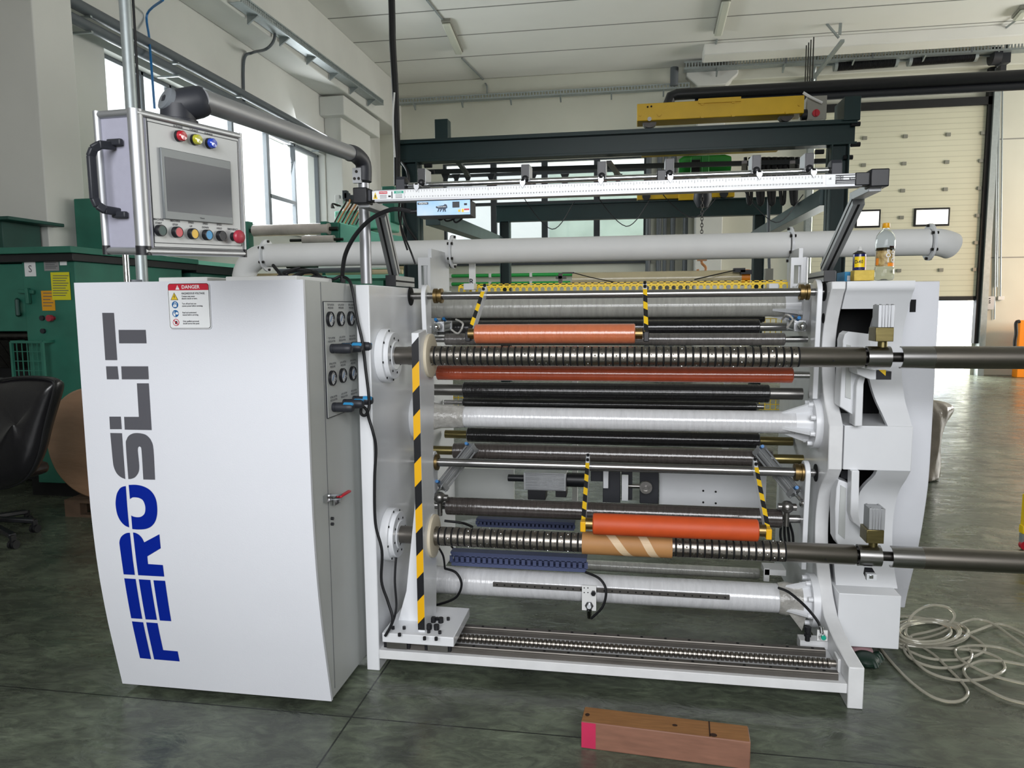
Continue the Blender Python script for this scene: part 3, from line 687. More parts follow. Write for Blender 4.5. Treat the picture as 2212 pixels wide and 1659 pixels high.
# cross tubes with bolted flanges
def flange(mb, x, y, z, sgn, rt, rf, th):
    mb.cyl((x, y, z), (x - sgn * th, y, z), rf, seg=40)
    mb.lathe((x - sgn * th, y, z), (-sgn, 0, 0), [(0, rt * 1.22), (0.03, rt * 1.1), (0.07, rt * 1.02)], 32, caps=False)
    for k in range(8):
        a = 2 * PI * (k + 0.5) / 8; d = Vector((0, math.cos(a), math.sin(a)))
        c = Vector((x - sgn * th, y, z)) + d * (rf * 0.82); mb.cyl(c, c - Vector((sgn * 0.02, 0, 0)), 0.011, seg=10)
        if k % 2 == 0:
            b = Vector((x - sgn * th, y, z)); t = d.cross(Vector((1, 0, 0))) * 0.006
            mb.ext([b + d * rt - t, b + d * rf * 0.92 - t, b + d * rt - Vector((sgn * 0.13, 0, 0)) - t], t * 2)
T = roll('cross_tube', 'film_white', 905, 1775, 1400, 907, 3.43, 47, label='white cross tube at mid height, wrapped in film')
mb = MB(); flange(mb, RX0, T.y, T.z, 1, T.r, 0.115, 0.03); mb.build('tube_flange', 'white_paint', T.o)
mb = MB(); mb.cyl((LX1, T.y, T.z), (LX1 + 0.03, T.y, T.z), 0.115); mb.build('tube_flange', 'white_paint', T.o)
mb = MB(); mb.lathe((LX1 + 0.03, T.y, T.z), (1, 0, 0), [(0, T.r + 0.028), (0.05, T.r + 0.02), (0.10, T.r + 0.008), (0.22, T.r + 0.003)], 20, caps=False); mb.build('film_wrap', 'clear_film', T.o)
T2 = roll('cross_tube', 'film_grey', 915, 1765, 1400, 662, 3.75, 46, label='grey white cross tube at the top, wrapped in film')
mb = MB(); flange(mb, RX0, T2.y, T2.z, 1, T2.r, 0.11, 0.03); mb.build('tube_flange', 'white_paint', T2.o)
T3 = roll('cross_tube', 'film_white', 925, 1775, 1300, 1271, 3.36, 60, label='thick white cross tube near the floor, wrapped in film')
mb = MB(); flange(mb, RX0, T3.y, T3.z, 1, T3.r, 0.12, 0.03); mb.build('tube_flange', 'white_paint', T3.o)
mb = MB(); mb.cyl((LX1, T3.y, T3.z), (LX1 + 0.03, T3.y, T3.z), 0.12); mb.build('tube_flange', 'white_paint', T3.o)
xa = at(1708, 1315, y=T3.y).x
mb = MB(); mb.lathe((xa - 0.06, T3.y, T3.z), (1, 0, 0), [(0, T3.r + 0.003), (0.03, T3.r + 0.010), (0.07, T3.r + 0.004), (0.10, T3.r + 0.009)], 20, caps=False)
mb.ext([(xa - 0.02, T3.y - T3.r * 0.8, T3.z - T3.r * 0.7), (xa + 0.06, T3.y - T3.r * 0.7, T3.z - T3.r * 0.8), (xa + 0.04, T3.y - T3.r * 0.8, T3.z - T3.r * 1.9)], (0, 0.004, 0)); mb.build('film_wrap', 'clear_film', T3.o)
T4 = roll('cross_tube', 'film_grey', 968, 1640, 1300, 1222, 4.1, 22, label='thin white cross tube behind the lower shaft')
# rack strip on low tube
p, q = at(1065, 1261, y=T3.y - T3.r - 0.003), at(1576, 1292, y=T3.y - T3.r - 0.003); zc = (p.z + q.z) / 2
mb = MB(); mb.mat(0).box((p.x, T3.y - T3.r - 0.006, zc - 0.010), (q.x, T3.y - T3.r + 0.006, zc + 0.010))
for k in range(30):
    x = p.x + 0.02 + (q.x - p.x - 0.04) * k / 29; mb.mat(1).cyl((x, T3.y - T3.r - 0.007, zc), (x, T3.y - T3.r, zc), 0.004, seg=8)
mb.build('scale_rail', ['steel', 'black_matt'], mc)
# guide bars with collars and hanging arms
def guide(px0, px1, pxm, pym, Y, dpx, thin, lab):
    G = roll('guide_bar', 'steel_ground', px0, px1, pxm, pym, Y, dpx, label=lab, bev=0.001)
    for xx, yy in ((G.x0, -1), (G.x1, 1)):
        stub(G, 'bar_end', 'steel_ground', min(xx, xx + yy * 0.11), max(xx, xx + yy * 0.11), G.r * 0.86)
    for xx in (G.x0 + 0.005, G.x1 - 0.045):
        MB().lathe((xx, Y, G.z), (1, 0, 0), [(0, G.r * 1.9), (0.016, G.r * 1.9), (0.018, G.r * 1.65), (0.026, G.r * 1.65), (0.028, G.r * 1.9), (0.04, G.r * 1.9)], 28).build('collar', 'bronze', G.o, label='bronze collar')
    return G
G1 = guide(936, 1750, 1400, 634.5, 3.39, 17.5, 0, 'polished upper guide bar')
G2 = guide(928, 1738, 1400, 1011, 3.42, 19.5, 0, 'polished lower guide bar')
# lever plates (white) that hang from the guide bars
def lever(px, Y, z1, z0, wy=0.055, th=0.022, name='lever_plate'):
    x = at(px, 700, y=Y).x
    n = 10; pts = [(x, Y + wy * math.cos(PI * k / n), z1 + wy * math.sin(PI * k / n)) for k in range(n + 1)]
    pts += [(x, Y - wy * 0.7, (z0 + z1) / 2), (x, Y - wy * 0.6, z0), (x, Y + wy * 0.6, z0), (x, Y + wy * 0.75, (z0 + z1) / 2)]
    MB().ext(pts, (th, 0, 0)).build(name, 'white_paint', mc, bevel=0.003)
lever(1757, 3.40, G1.z, 1.13); lever(917, 3.40, G1.z, 1.18, th=0.022)
lever(1746, 3.42, G2.z, 0.34); lever(925, 3.42, G2.z, 0.62)
# dark guide rollers
def guide_roller(m, a, b, pm, ym, Y, d, lab, el=None, er=None, em='steel_ground', er_r=0.55):
    R = roll('guide_roller', m, a, b, pm, ym, Y, d, label=lab)
    if el: stub(R, 'shaft_end', em, at(el, ym, y=Y).x, R.x0, R.r * er_r)
    if er: stub(R, 'shaft_end', em, R.x1, at(er, ym, y=Y).x, R.r * er_r)
    return R
guide_roller('roller_black', 915, 1652, 1400, 690, 3.98, 14, 'thin black guide roller just under the top tube')
guide_roller('roller_black', 930, 1640, 1400, 707, 3.9, 32, 'black guide roller behind the salmon roller', 925, 1712)
guide_roller('roller_grey', 962, 1695, 1500, 733, 3.55, 27, 'grey wrapped guide roller above the upper shaft', 925, 1744, er_r=0.5)
R_br = guide_roller('rubber_brick', 945, 1712, 1400, 808, 3.20, 34, 'long brick red guide roller under the upper shaft', 925, 1748, er_r=0.45)
R_g = guide_roller('roller_black', 1002, 1661, 1300, 846, 3.62, 38, 'black wrapped guide roller on a thick grey shaft', 938, 1733, em='steel', er_r=0.66)
guide_roller('roller_black', 1000, 1634, 1400, 875, 3.95, 20, 'black guide roller just above the middle tube', 960, 1650)
guide_roller('roller_black', 1010, 1640, 1400, 947, 3.9, 33, 'black guide roller just below the middle tube', 962, 1712, em='brass_zinc', er_r=0.55)
guide_roller('roller_brown', 980, 1668, 1400, 984, 3.68, 36, 'brown wrapped guide roller above the lower guide bar', 922, 1748, em='brass_zinc', er_r=0.55)
guide_roller('roller_brown', 965, 1688, 1300, 1105, 3.45, 40, 'brown wrapped guide roller above the lower shaft', 928, 1732, er_r=0.42)
# winding shafts
SHY = 2.98
def winding(z, xr, zlab, px_first, px_last):
    r = 0.0402; s = MB()
    s.lathe((LX1 - 0.01, SHY, z), (1, 0, 0), [(0, r * 0.94), (0.12, r * 0.94), (0.125, r * 0.98), (xr - LX1 + 0.006, r * 0.98), (xr - LX1 + 0.01, r * 0.93)], 40)
    sh = s.build('winding_shaft', 'steel_warm', mc, label=zlab)
    f = MB(); f.lathe((LX1, SHY, z), (1, 0, 0), [(0, 0.115), (0.035, 0.115), (0.036, 0.100), (0.055, 0.100), (0.056, 0.062), (0.060, 0.060)], 48)
    f.build('bearing_flange', 'white_paint', sh, bevel=0.002)
    q = MB()
    for k in range(8):
        a = 2 * PI * k / 8 + 0.2
        for rr in (0.108, 0.075):
            q.cyl((LX1 + 0.03 if rr > 0.1 else LX1 + 0.05, SHY + rr * math.cos(a), z + rr * math.sin(a)), (LX1 + (0.038 if rr > 0.1 else 0.0575), SHY + rr * math.cos(a), z + rr * math.sin(a)), 0.005, seg=8)
    q.build('bolt', 'black_matt', sh)
    x0, x1 = at(px_first, 768, y=SHY).x, at(px_last, 770, y=SHY).x
    n = int(round((x1 - x0) / 0.0284)); pitch = (x1 - x0) / n
    base = ORG[mc.name]
    rg = MB(); w = pitch - 0.0062
    rg.mat(0).lathe((-w / 2, 0, 0), (1, 0, 0), [(0, r - 0.001), (0.0012, r + 0.0008), (w - 0.0012, r + 0.0010), (w, r - 0.001)], 36, caps=False)
    rg.mat(1).lathe((w / 2, 0, 0), (1, 0, 0), [(0, r - 0.0003), (0.0062, r - 0.0003)], 36, caps=False)
    for k in range(3):
        a = 2 * PI * k / 3; rg.mat(2).ball((0, r * math.cos(a), r * math.sin(a)), 0.0036, 8)
    for k in range(6):
        a = 2 * PI * (k + 0.5) / 6; rg.mat(1).cyl((0.005 * (-1) ** k, (r + 0.0002) * math.cos(a), (r + 0.0002) * math.sin(a)), (0.005 * (-1) ** k, (r + 0.0013) * math.cos(a), (r + 0.0013) * math.sin(a)), 0.0022, seg=6)
    proto = rg.build('expanding_ring', ['steel_warm', 'black_matt', 'chrome'], None)
    for k in range(n):
        loc = Vector((x0 + pitch * (k + 0.5), SHY, z)) - base; rot = (random.random() * 6.28, 0, 0)
        if k == 0: proto.parent = sh; proto.location = loc; proto.rotation_euler = rot
        else: copy_child(proto, sh, loc, rot)
    h = MB(); hx = at(1795, 780, y=SHY).x; h.cyl((hx, SHY - r * 0.9, z - 0.012), (hx, SHY - r * 1.0, z - 0.012), 0.0035, seg=8); h.build('air_hole', 'black_matt', sh)
    return sh
wsu = winding(1.343, 0.878, 'upper winding shaft with expanding rings', 928, 1723)
wsl = winding(0.557, 0.878, 'lower winding shaft with expanding rings', 930, 1708)
# lay-on rollers on hazard-taped arms
def hazard(mb, p, q, wv, nv, pitch, iy=0, ib=1, shear=0.8):
    # slanted stripes from p to q (axis), width vector wv (full), thin offset nv; materials iy yellow / ib black
    p, q, wv, nv = map(Vector, (p, q, wv, nv)); L = (q - p).length; d = (q - p) / L; w = wv.length; sh = w * shear
    k = 0; s = -sh
    while s < L:
        e = s + pitch; pts2 = []
        poly = [(s, 0), (e, 0), (e + sh, 1), (s + sh, 1)]      # (along, across)
        def clip(poly, lim, keep):
            out = []
            for i in range(len(poly)):
                a, b = poly[i], poly[(i + 1) % len(poly)]; ia, ib_ = keep(a[0]), keep(b[0])
                if ia: out.append(a)
                if ia != ib_: t = (lim - a[0]) / (b[0] - a[0]); out.append((lim, a[1] + t * (b[1] - a[1])))
            return out
        poly = clip(poly, 0, lambda v: v >= 0); poly = clip(poly, L, lambda v: v <= L) if poly else poly
        if len(poly) > 2:
            pts = [p + d * a + wv * c + nv for a, c in poly]
            n = (pts[1] - pts[0]).cross(pts[2] - pts[0])
            if n.dot(nv) < 0: pts = pts[::-1]
            mb.mat(iy if k % 2 == 0 else ib).poly(pts)
        k += 1; s = e
def layon_arm(ptop, pbot, G, yb_, w=0.018, pitch=0.055, sgn=1):
    t = at(*ptop, y=G.y - 0.01); t = Vector((t.x, G.y, t.z)); b = at(*pbot, y=yb_)
    d = (b - t).normalized(); side = Vector((1, 0, 0)); nrm = d.cross(side).normalized()
    if nrm.y > 0: nrm = -nrm
    a = MB(); a.obox(t - side * w / 2 + nrm * 0.004, side * w, nrm * -0.045, b - t)
    ar = a.build('layon_arm', 'white_paint', mc, bevel=0.002)
    h = MB(); hazard(h, t.lerp(b, 0.14) - side * w / 2 + nrm * 0.004, b - side * w / 2 + nrm * 0.004, side * w, nrm * 0.001, pitch); h.build('hazard_tape', ['tape_yellow', 'hazard_black'], ar, smooth=False)
    s_ = MB()
    for f in (0.02, 0.10):
        c = t.lerp(b, f) + nrm * 0.004; s_.cyl(c, c + nrm * 0.010, 0.007, seg=10)
    s_.build('clamp_screw', 'black_matt', ar)
    f = MB(); f.mat(0).box((b.x - w / 2 - 0.002, b.y - 0.025, b.z - 0.030), (b.x + w / 2 + 0.002, b.y + 0.022, b.z + 0.012)); f.build('arm_foot', 'hazard_yellow' if sgn else 'hazard_black', ar, bevel=0.003)
    return b
LY = roll('layon_roller', 'rubber_salmon', 1027, 1372, 1200, 721, 3.06, 42.5, label='salmon film-wrapped lay-on roller resting over the upper shaft')
for a_, b_ in ((LY.x0 - 0.03, LY.x0), (LY.x1, LY.x1 + 0.03)): stub(LY, 'bearing_cap', 'bronze', a_, b_, LY.r * 0.55)
layon_arm((1047, 618), (1013, 722), G1, 3.07, sgn=0); layon_arm((1393, 612), (1396, 722), G1, 3.07, sgn=0)
LO = roll('layon_roller', 'rubber_orange', 1281, 1637, 1459, 1138.5, 2.90, 47, label='bright orange lay-on roller resting on the brown core')
for a_, b_ in ((LO.x0 - 0.03, LO.x0), (LO.x1, LO.x1 + 0.03)): stub(LO, 'bearing_cap', 'bronze', a_, b_, LO.r * 0.55)
layon_arm((1270, 985), (1260, 1130), G2, 2.90); layon_arm((1631, 994), (1659, 1146), G2, 2.90)
# right-hand cover (curved) with boxes, opening and dark interior
CXR = 1.155
def cover(z0, z1, xl, xr, name, n=14, back=0.03):
    mb = MB(); zs = [z0 + (z1 - z0) * i / n for i in range(n + 1)]
    xlf = xl if callable(xl) else (lambda z: xl)
    vs = []
    for z in zs:
        y = ypr(z); vs += [(xlf(z), y, z), (xr, y, z), (xr, 3.6, z), (xlf(z), y + back, z)]
    fs = []
    for i in range(n):
        a, b = 4 * i, 4 * i + 4
        fs += [(a, a + 1, b + 1, b), (a + 1, a + 2, b + 2, b + 1), (a, b, b + 3, a + 3)]
    fs += [(0, 3, 2, 1), (4 * n, 4 * n + 1, 4 * n + 2, 4 * n + 3)]
    return mb.add(vs, fs).build(name, 'white_paint', mc, angle=50)
def xs(pts, Y=3.35):       # piecewise-linear x(z) from pixels
    q = sorted([(at(a, b, y=Y).z, at(a, b, y=Y).x) for a, b in pts])
    def f(z):
        if z <= q[0][0]: return q[0][1]
        for (z0, x0), (z1, x1) in zip(q, q[1:]):
            if z <= z1: return x0 + (x1 - x0) * (z - z0) / (z1 - z0)
        return q[-1][1]
    return f
zt2 = at(1880, 667, y=3.34).z
cover(zt2, 1.642, RX1 + 0.004, CXR, 'top_cover')
cover(1.036, zt2, xs([(1894, 667), (1882, 760), (1882, 825), (1886, 851), (1900, 921)]), CXR, 'side_cover', 22)
MB().box((RX1 + 0.004, 3.226, 0.846), (CXR + 0.002, 3.6, 1.036)).build('centre_cover', 'white_paint', mc, bevel=0.003)
cover(0.305, 0.846, xs([(1874, 1017), (1866, 1035), (1858, 1060), (1857, 1090), (1857, 1180), (1806, 1182), (1797, 1290)]), CXR, 'side_cover', 26)
MB().ext([(RX1 + 0.004, 3.21, 0.307), (RX1 + 0.004, 3.6, 0.307), (RX1 + 0.004, 3.6, 0.07), (RX1 + 0.004, 3.21, 0.07)], (CXR - RX1 - 0.02, 0, 0)).build('base_cover', 'white_paint', mc, bevel=0.003)
MB().box((RX1 + 0.002, 3.62, 0.2), (CXR - 0.01, 3.66, 1.6)).build('inner_panel', 'black_matt', mc)
mb = MB(); fbox(mb, 1815, 600 + 300, 1850, 925, 3.58, 0.03); fbox(mb, 1816, 1017, 1850, 1035, 3.5, 0.05); mb.build('inner_block', 'charcoal', mc)
# pivot arms of the outboard chucks
def plate(name, m, pts, Y, dep, parent=None, bevel=0.004):
    return MB().ext([at(a, b, y=Y) for a, b in pts], (0, dep, 0)).build(name, m, parent or mc, bevel=bevel)
pa = plate('pivot_arm', 'white_paint', [(1821, 745), (1821, 735), (1825, 722), (1833, 716), (1882, 722), (1882, 800), (1868, 808), (1860, 811), (1853, 820), (1850, 835), (1848, 905), (1845, 898), (1814, 878)], 3.22, 0.09)
plate('pocket', 'grey_white', [(1829, 744), (1838, 746), (1838, 862), (1826, 858)], 3.215, 0.01, pa, 0)
plate('support_column', 'white_paint', [(1850, 835), (1853, 822), (1860, 812), (1870, 812), (1866, 830), (1863, 921), (1846, 921)], 3.18, 0.08)
pa = plate('pivot_arm', 'white_paint', [(1812, 1036), (1824, 1040), (1838, 1046), (1838, 1100), (1842, 1125), (1858, 1140), (1880, 1150), (1880, 1185), (1812, 1180), (1805, 1165), (1804, 1100), (1807, 1055)], 3.26, 0.09)
plate('pocket', 'grey_white', [(1816, 1048), (1828, 1055), (1825, 1165), (1811, 1153)], 3.255, 0.01, pa, 0)
plate('support_column', 'white_paint', [(1840, 1017), (1857, 1017), (1855, 1112), (1858, 1128), (1866, 1140), (1876, 1146), (1874, 1160), (1858, 1140), (1842, 1128), (1837, 1110)], 3.2, 0.06)
# outboard chucks: cylinder, zinc block, ring, pin, half-round tray
CRA = -PI * 0.56
def chuck(z, lab, tape):
    x0, x1 = at(1871, 770, y=SHY).x, at(1921, 770, y=SHY).x
    rg = MB(); rg.pipe((x0, SHY, z), (x1, SHY, z), 0.0425, 0.006, 36); rg.cyl((x0 + 0.02, SHY, z), (x1 - 0.004, SHY, z), 0.037); ch = rg.build('chuck_ring', 'steel_ground', mc, label=lab)
    MB().cyl((0.87, SHY, z), (x0 + 0.03, SHY, z), 0.019).build('centre_pin', 'steel_dark', ch); MB().cyl((x1 - 0.01, SHY, z), (at(1946, 770, y=SHY).x + 0.02, SHY, z), 0.019).build('centre_pin', 'steel_dark', ch)
    bx0, bx1 = at(1884, 730, y=SHY).x, at(1925, 730, y=SHY).x
    MB().box((bx0, SHY - 0.04, z + 0.062), (bx1 - 0.004, SHY + 0.045, z + 0.115)).cyl((bx0 + 0.038, SHY, z + 0.035), (bx0 + 0.038, SHY, z + 0.065), 0.017).build('zinc_block', 'brass_zinc', ch, bevel=0.002)
    c = MB(); e0, e1 = bx0 + 0.008, bx1 - 0.002
    c.box((e0, SHY - 0.035, z + 0.115), (e1, SHY + 0.035, z + 0.20))
    for k in (0.32, 0.68):
        xx = e0 + (e1 - e0) * k; c.box((xx - 0.007, SHY - 0.0375, z + 0.117), (xx - 0.003, SHY - 0.035, z + 0.20)); c.box((xx + 0.003, SHY - 0.0375, z + 0.117), (xx + 0.007, SHY - 0.035, z + 0.20))
    for sx in (e0 + 0.008, e1 - 0.008):
        for s_ in (-0.027, 0.027): c.cyl((sx, SHY + s_, z + 0.20), (sx, SHY + s_, z + 0.203), 0.005, seg=10)
    c.build('air_cylinder', 'alu', ch, bevel=0.003)
    tx = at(1944, 770, y=SHY).x; t = MB(); t.lathe((tx, SHY, z), (1, 0, 0), [(0, 0.0375), (0, 0.0425), (0.13, 0.0425), (0.13, 0.0375), (0, 0.0375)], 28, CRA, CRA + PI * 2 * 0.56, caps=False)
    tr_ = t.build('shaft_cradle', 'steel_ground', ch)
    return ch, tx
c1, tx1 = chuck(1.343, 'ring chuck of the upper shaft with aluminium air cylinder', 1)
c2, tx2 = chuck(0.557, 'ring chuck of the lower shaft with aluminium air cylinder', 0)
for z, tx, lab in ((1.343, tx1, 'upper stand-off tube running out of frame to the right'), (0.557, tx2, 'lower stand-off tube running out of frame to the right')):
    t = MB(); t.pipe((tx + 0.115, SHY, z), (tx + 1.9, SHY, z), 0.0428, 0.004, 36); t.build('extension_tube', 'steel_warm', mc, label=lab)
# end stops under the chucks
mb = MB(); b0 = at(1855, 800, y=3.0); b1 = at(1894, 820, y=3.0)
mb.ext([at(1850, 792, y=3.1), at(1893, 800, y=3.1), at(1893, 820, y=3.1), at(1880, 820, y=3.1), at(1852, 808, y=3.1)], (0, 0.12, 0)); st = mb.build('stop_bracket', 'white_paint', mc, bevel=0.002)
mb = MB(); o_ = 3.097
mb.mat(1).poly([at(893, 0, y=9)] * 0 or [at(1893, 799, y=o_), at(1893, 820, y=o_), at(1912.5, 820, y=o_), at(1914, 799, y=o_)][::1])
mb.mat(0).poly([at(1898, 799, y=o_ - 0.001), at(1913, 812, y=o_ - 0.001), at(1914, 799, y=o_ - 0.001)]); mb.mat(1).box(at(1893, 820, y=3.1), at(1913, 799, y=3.17)); mb.build('hazard_tape', ['tape_yellow', 'hazard_black'], st, smooth=False)
mb = MB(); mb.mat(0).ext([at(1867, 1225, y=2.97), at(1884, 1226, y=2.97), at(1891, 1238, y=2.95), at(1873, 1237, y=2.95)], (0, 0.01, -0.03)); mb.mat(1).box(at(1872, 1254, y=2.93), at(1891, 1237, y=2.95)); mb.mat(2).box(at(1878, 1250, y=2.925), at(1886, 1242, y=2.93)); mb.build('stop_sensor', ['black_plastic', 'gauge_face', 'chrome'], mc, bevel=0.001)
# small pneumatic cylinders between plates
def pneu(px, py, Y, ex, ey, L=0.22, sq=0.052, lab=None):
    c = at(px, py, y=Y); d = Vector((ex, ey, 0)).normalized() if not isinstance(ex, Vector) else ex.normalized()
    up = Vector((0, 0, 1)); sd = d.cross(up).normalized(); u2 = sd.cross(d)
    m_ = MB()
    for f, t_ in ((0.0, 0.022), (L - 0.022, 0.022)): m_.obox(c + d * f - sd * sq / 2 - u2 * sq / 2, sd * sq, u2 * sq, d * t_)
    m_.cyl(c, c + d * L, sq * 0.4)
    for a in (-1, 1):
        for b in (-1, 1): q0 = c + sd * a * sq * 0.38 + u2 * b * sq * 0.38 - d * 0.006; m_.cyl(q0, q0 + d * (L + 0.01), 0.005, seg=8)
    cy = m_.build('air_cylinder', 'alu_matt', mc, bevel=0.001)
    r_ = MB(); r_.cyl(c - d * 0.045, c, 0.008).ball(c - d * 0.058, 0.021, 14, (1, 1, 1)); r_.build('rod_end', 'chrome', cy)
    v_ = MB()
    for f in (0.012, L - 0.012): q0 = c + d * f + u2 * sq / 2 - sd * 0.01; v_.cyl(q0, q0 + Vector((0.0, -0.035, 0.012)), 0.008, seg=12)
    v_.build('air_fitting', 'pneu_blue', cy)
pneu(1728, 704, 3.52, 0.05, 1); pneu(948, 706, 3.55, -0.05, 1)
pneu(1718, 1066, 3.45, Vector((-0.45, 0.55, 0.55)), 0, L=0.28); pneu(953, 1053, 3.45, Vector((0.35, 0.5, 0.5)), 0, L=0.28)
for a, b, y in ((1700, 1095, 3.4), (950, 1075, 3.4)):
    mb = MB(); c = at(a, b, y=y); mb.ball(c, 0.03, 12); mb.cyl(c - Vector((0.04, 0, 0)), c + Vector((0.04, 0, 0)), 0.016); mb.cyl(c, c - Vector((0, 0, 0.09)), 0.012); mb.build('rod_clevis', 'steel', mc)
# motor, couplings and rear plates seen through the machine
mb = MB(); fbox(mb, 1424, 1020, 1655, 1105, 4.25, 0.03); rp = mb.build('rear_panel', 'white_paint', mc, bevel=0.003)
mb = MB()
for px, py in ((1519, 1060), (1546, 1062), (1519, 1085), (1546, 1087)): c = at(px, py, y=4.25); mb.cyl(c, c - Vector((0, 0.004, 0)), 0.006, seg=8)
mb.build('screw', 'black_matt', rp)
mb = MB(); fbox(mb, 935, 1012, 1110, 1078, 4.3, 0.03); mb.build('rear_panel', 'grey_white', mc)
mb = MB(); c0, c1_ = at(1135, 1033, y=4.0), at(1225, 1036, y=4.0); zc = (c0.z + c1_.z) / 2
mb.mat(0).box((c0.x, 3.93, zc - 0.05), (c1_.x, 4.07, zc + 0.05))
for k in range(12): mb.box((c0.x + 0.01, 3.925, zc - 0.046 + k * 0.008), (c1_.x - 0.01, 3.935, zc - 0.042 + k * 0.008))
mb.mat(1).cyl((c1_.x, 4.0, zc), (c1_.x + 0.12, 4.0, zc), 0.04); mb.cyl((c0.x - 0.1, 4.0, zc), (c0.x, 4.0, zc), 0.02); mb.box((c0.x + 0.02, 3.95, zc - 0.11), (c0.x + 0.12, 4.05, zc - 0.05)); mb.box((c1_.x - 0.06, 3.95, zc - 0.09), (c1_.x, 4.05, zc - 0.05))
mb.build('drive_motor', ['alu_matt', 'black_plastic'], mc, bevel=0.003)
mb = MB()
for (a, b, c, d, y) in ((1302, 1018, 1340, 1088, 4.05), (1342, 1018, 1366, 1080, 4.1), (1382, 1018, 1423, 1088, 4.15), (1276, 1018, 1304, 1040, 4.05)): fbox(mb, a, b, c, d, y, 0.05)
mb.build('clutch_housing', 'charcoal', mc, bevel=0.003)
mb = MB(); fbox(mb, 1303, 1018, 1314, 1055, 4.0, 0.03); fbox(mb, 1343, 1028, 1357, 1082, 4.0, 0.03); mb.build('clutch_bracket', 'white_paint', mc, bevel=0.002)
c = at(1395, 1051, y=4.1); mb = MB(); mb.lathe(c, (0, -1, 0), [(0, 0.035), (0.03, 0.035), (0.03, 0.02), (0.02, 0.02), (0.02, 0.008), (0.035, 0.008), (0.035, 0)], 24); mb.cyl(c + Vector((-0.1, 0, 0)), c, 0.012); mb.build('idler_pulley', 'steel', mc)
# slotted wiring ducts
def wire_duct(x0, x1, y0, y1, Y, dep, slots, lab):
    m_ = MB(); a = at(x0, (y0 + y1) / 2, y=Y); b = at(x1, (y0 + y1) / 2, y=Y); zt = at((x0 + x1) / 2, y0, y=Y).z; zb_ = at((x0 + x1) / 2, y1, y=Y).z
    hh = zt - zb_; m_.mat(0).box((a.x, Y, zb_), (b.x, Y + dep, zb_ + hh * 0.28)).box((a.x, Y, zt - hh * 0.3), (b.x, Y + dep, zt)).box((a.x - 0.003, Y - 0.003, zt - 0.006), (b.x + 0.003, Y + dep + 0.003, zt + 0.004))
    m_.box((a.x, Y + dep - 0.004, zb_), (b.x, Y + dep, zt)); pw = (b.x - a.x) / slots
    for k in range(slots + 1): x = a.x + pw * k; m_.box((x - pw * 0.3, Y, zb_ + hh * 0.25), (x + pw * 0.3, Y + 0.003, zt - hh * 0.25))
    return m_.build('wiring_duct', 'duct_blue', mc, label=lab)
wire_duct(975, 1266, 1200, 1229, 3.3, 0.05, 24, 'front slotted blue wiring duct'); wire_duct(1030, 1240, 1126, 1142, 3.75, 0.05, 24, 'rear slotted blue wiring duct behind the shaft')
# proximity sensor on a drilled plate
mb = MB(); Y = T3.y - T3.r - 0.02
p0, p1 = at(1257, 1318, y=Y), at(1288, 1266, y=Y); mb.mat(0).box((p0.x, Y, p0.z), (p1.x, Y + 0.006, p1.z))
for a, b in ((1262, 1270), (1270, 1270), (1262, 1280), (1270, 1280)): c = at(a, b, y=Y); mb.mat(1).cyl(c, c - Vector((0, 0.001, 0)), 0.003, seg=8)
pl = mb.build('sensor_plate', ['white_matt', 'black_matt'], mc, bevel=0.001)
mb = MB(); c = at(1282, 1280, y=Y); mb.cyl(c, c - Vector((0, 0.018, 0)), 0.011, seg=6); mb.build('knob', 'black_plastic', pl)
mb = MB(); c = at(1273, 1307, y=Y); mb.mat(0).cyl(c, c - Vector((0, 0.01, 0)), 0.020, seg=6); mb.mat(1).cyl(c, c - Vector((0, 0.022, 0)), 0.010); mb.mat(0).cyl(c - Vector((0, 0.004, 0.02)), c - Vector((0, 0.0, 0.062)), 0.013, 0.010); mb.build('proximity_sensor', ['chrome', 'gauge_face'], pl)
def cable(name, pts, r, m='black_rubber', parent=None, n=8, seg=8, label=None):
    return MB().tube(spline(pts, n), r, seg).build(name, m, parent, label=label)
cable('sensor_cable', [at(1265, 1236, y=3.28), at(1295, 1250, y=3.24), at(1309, 1275, y=3.22), at(1302, 1310, y=3.22), at(1277, 1336, y=3.24)], 0.006, parent=mc)
cable('sensor_cable', [at(1682, 1270, y=3.26), at(1705, 1280, y=3.2), at(1740, 1310, y=3.1), at(1768, 1345, y=3.05), at(1773, 1366, y=3.03)], 0.006, parent=mc)
cable('sensor_cable', [at(961, 1228, y=3.25), at(985, 1237, y=3.22), at(997, 1262, y=3.22), at(985, 1290, y=3.24), at(950, 1305, y=3.27), at(930, 1306, y=3.3)], 0.006, parent=mc)
cable('air_hose', [at(942, 1175, y=3.2), at(957, 1200, y=3.22), at(961, 1228, y=3.25)], 0.005, parent=mc); cable('air_hose', [at(975, 1180, y=3.5), at(990, 1198, y=3.45)], 0.005, parent=mc)
cable('air_hose', [at(960, 1125, y=3.6), at(1000, 1130, y=3.62), at(1020, 1138, y=3.7)], 0.007, parent=mc)
for k in range(4): cable('air_hose', [at(1690 + 5 * k, 1120 + 3 * k, y=3.6), at(1686 + 9 * k, 1160, y=3.62), at(1700 + 4 * k, 1200 + 4 * k, y=3.6)], 0.006, parent=mc)
cable('air_hose', [at(1690, 690, y=3.55), at(1700, 680, y=3.5), at(1712, 690, y=3.5), at(1700, 708, y=3.52)], 0.005, 'clear_film', mc); cable('air_hose', [at(985, 690, y=3.55), at(1000, 700, y=3.5), at(990, 720, y=3.5), at(975, 712, y=3.52)], 0.005, 'clear_film', mc)
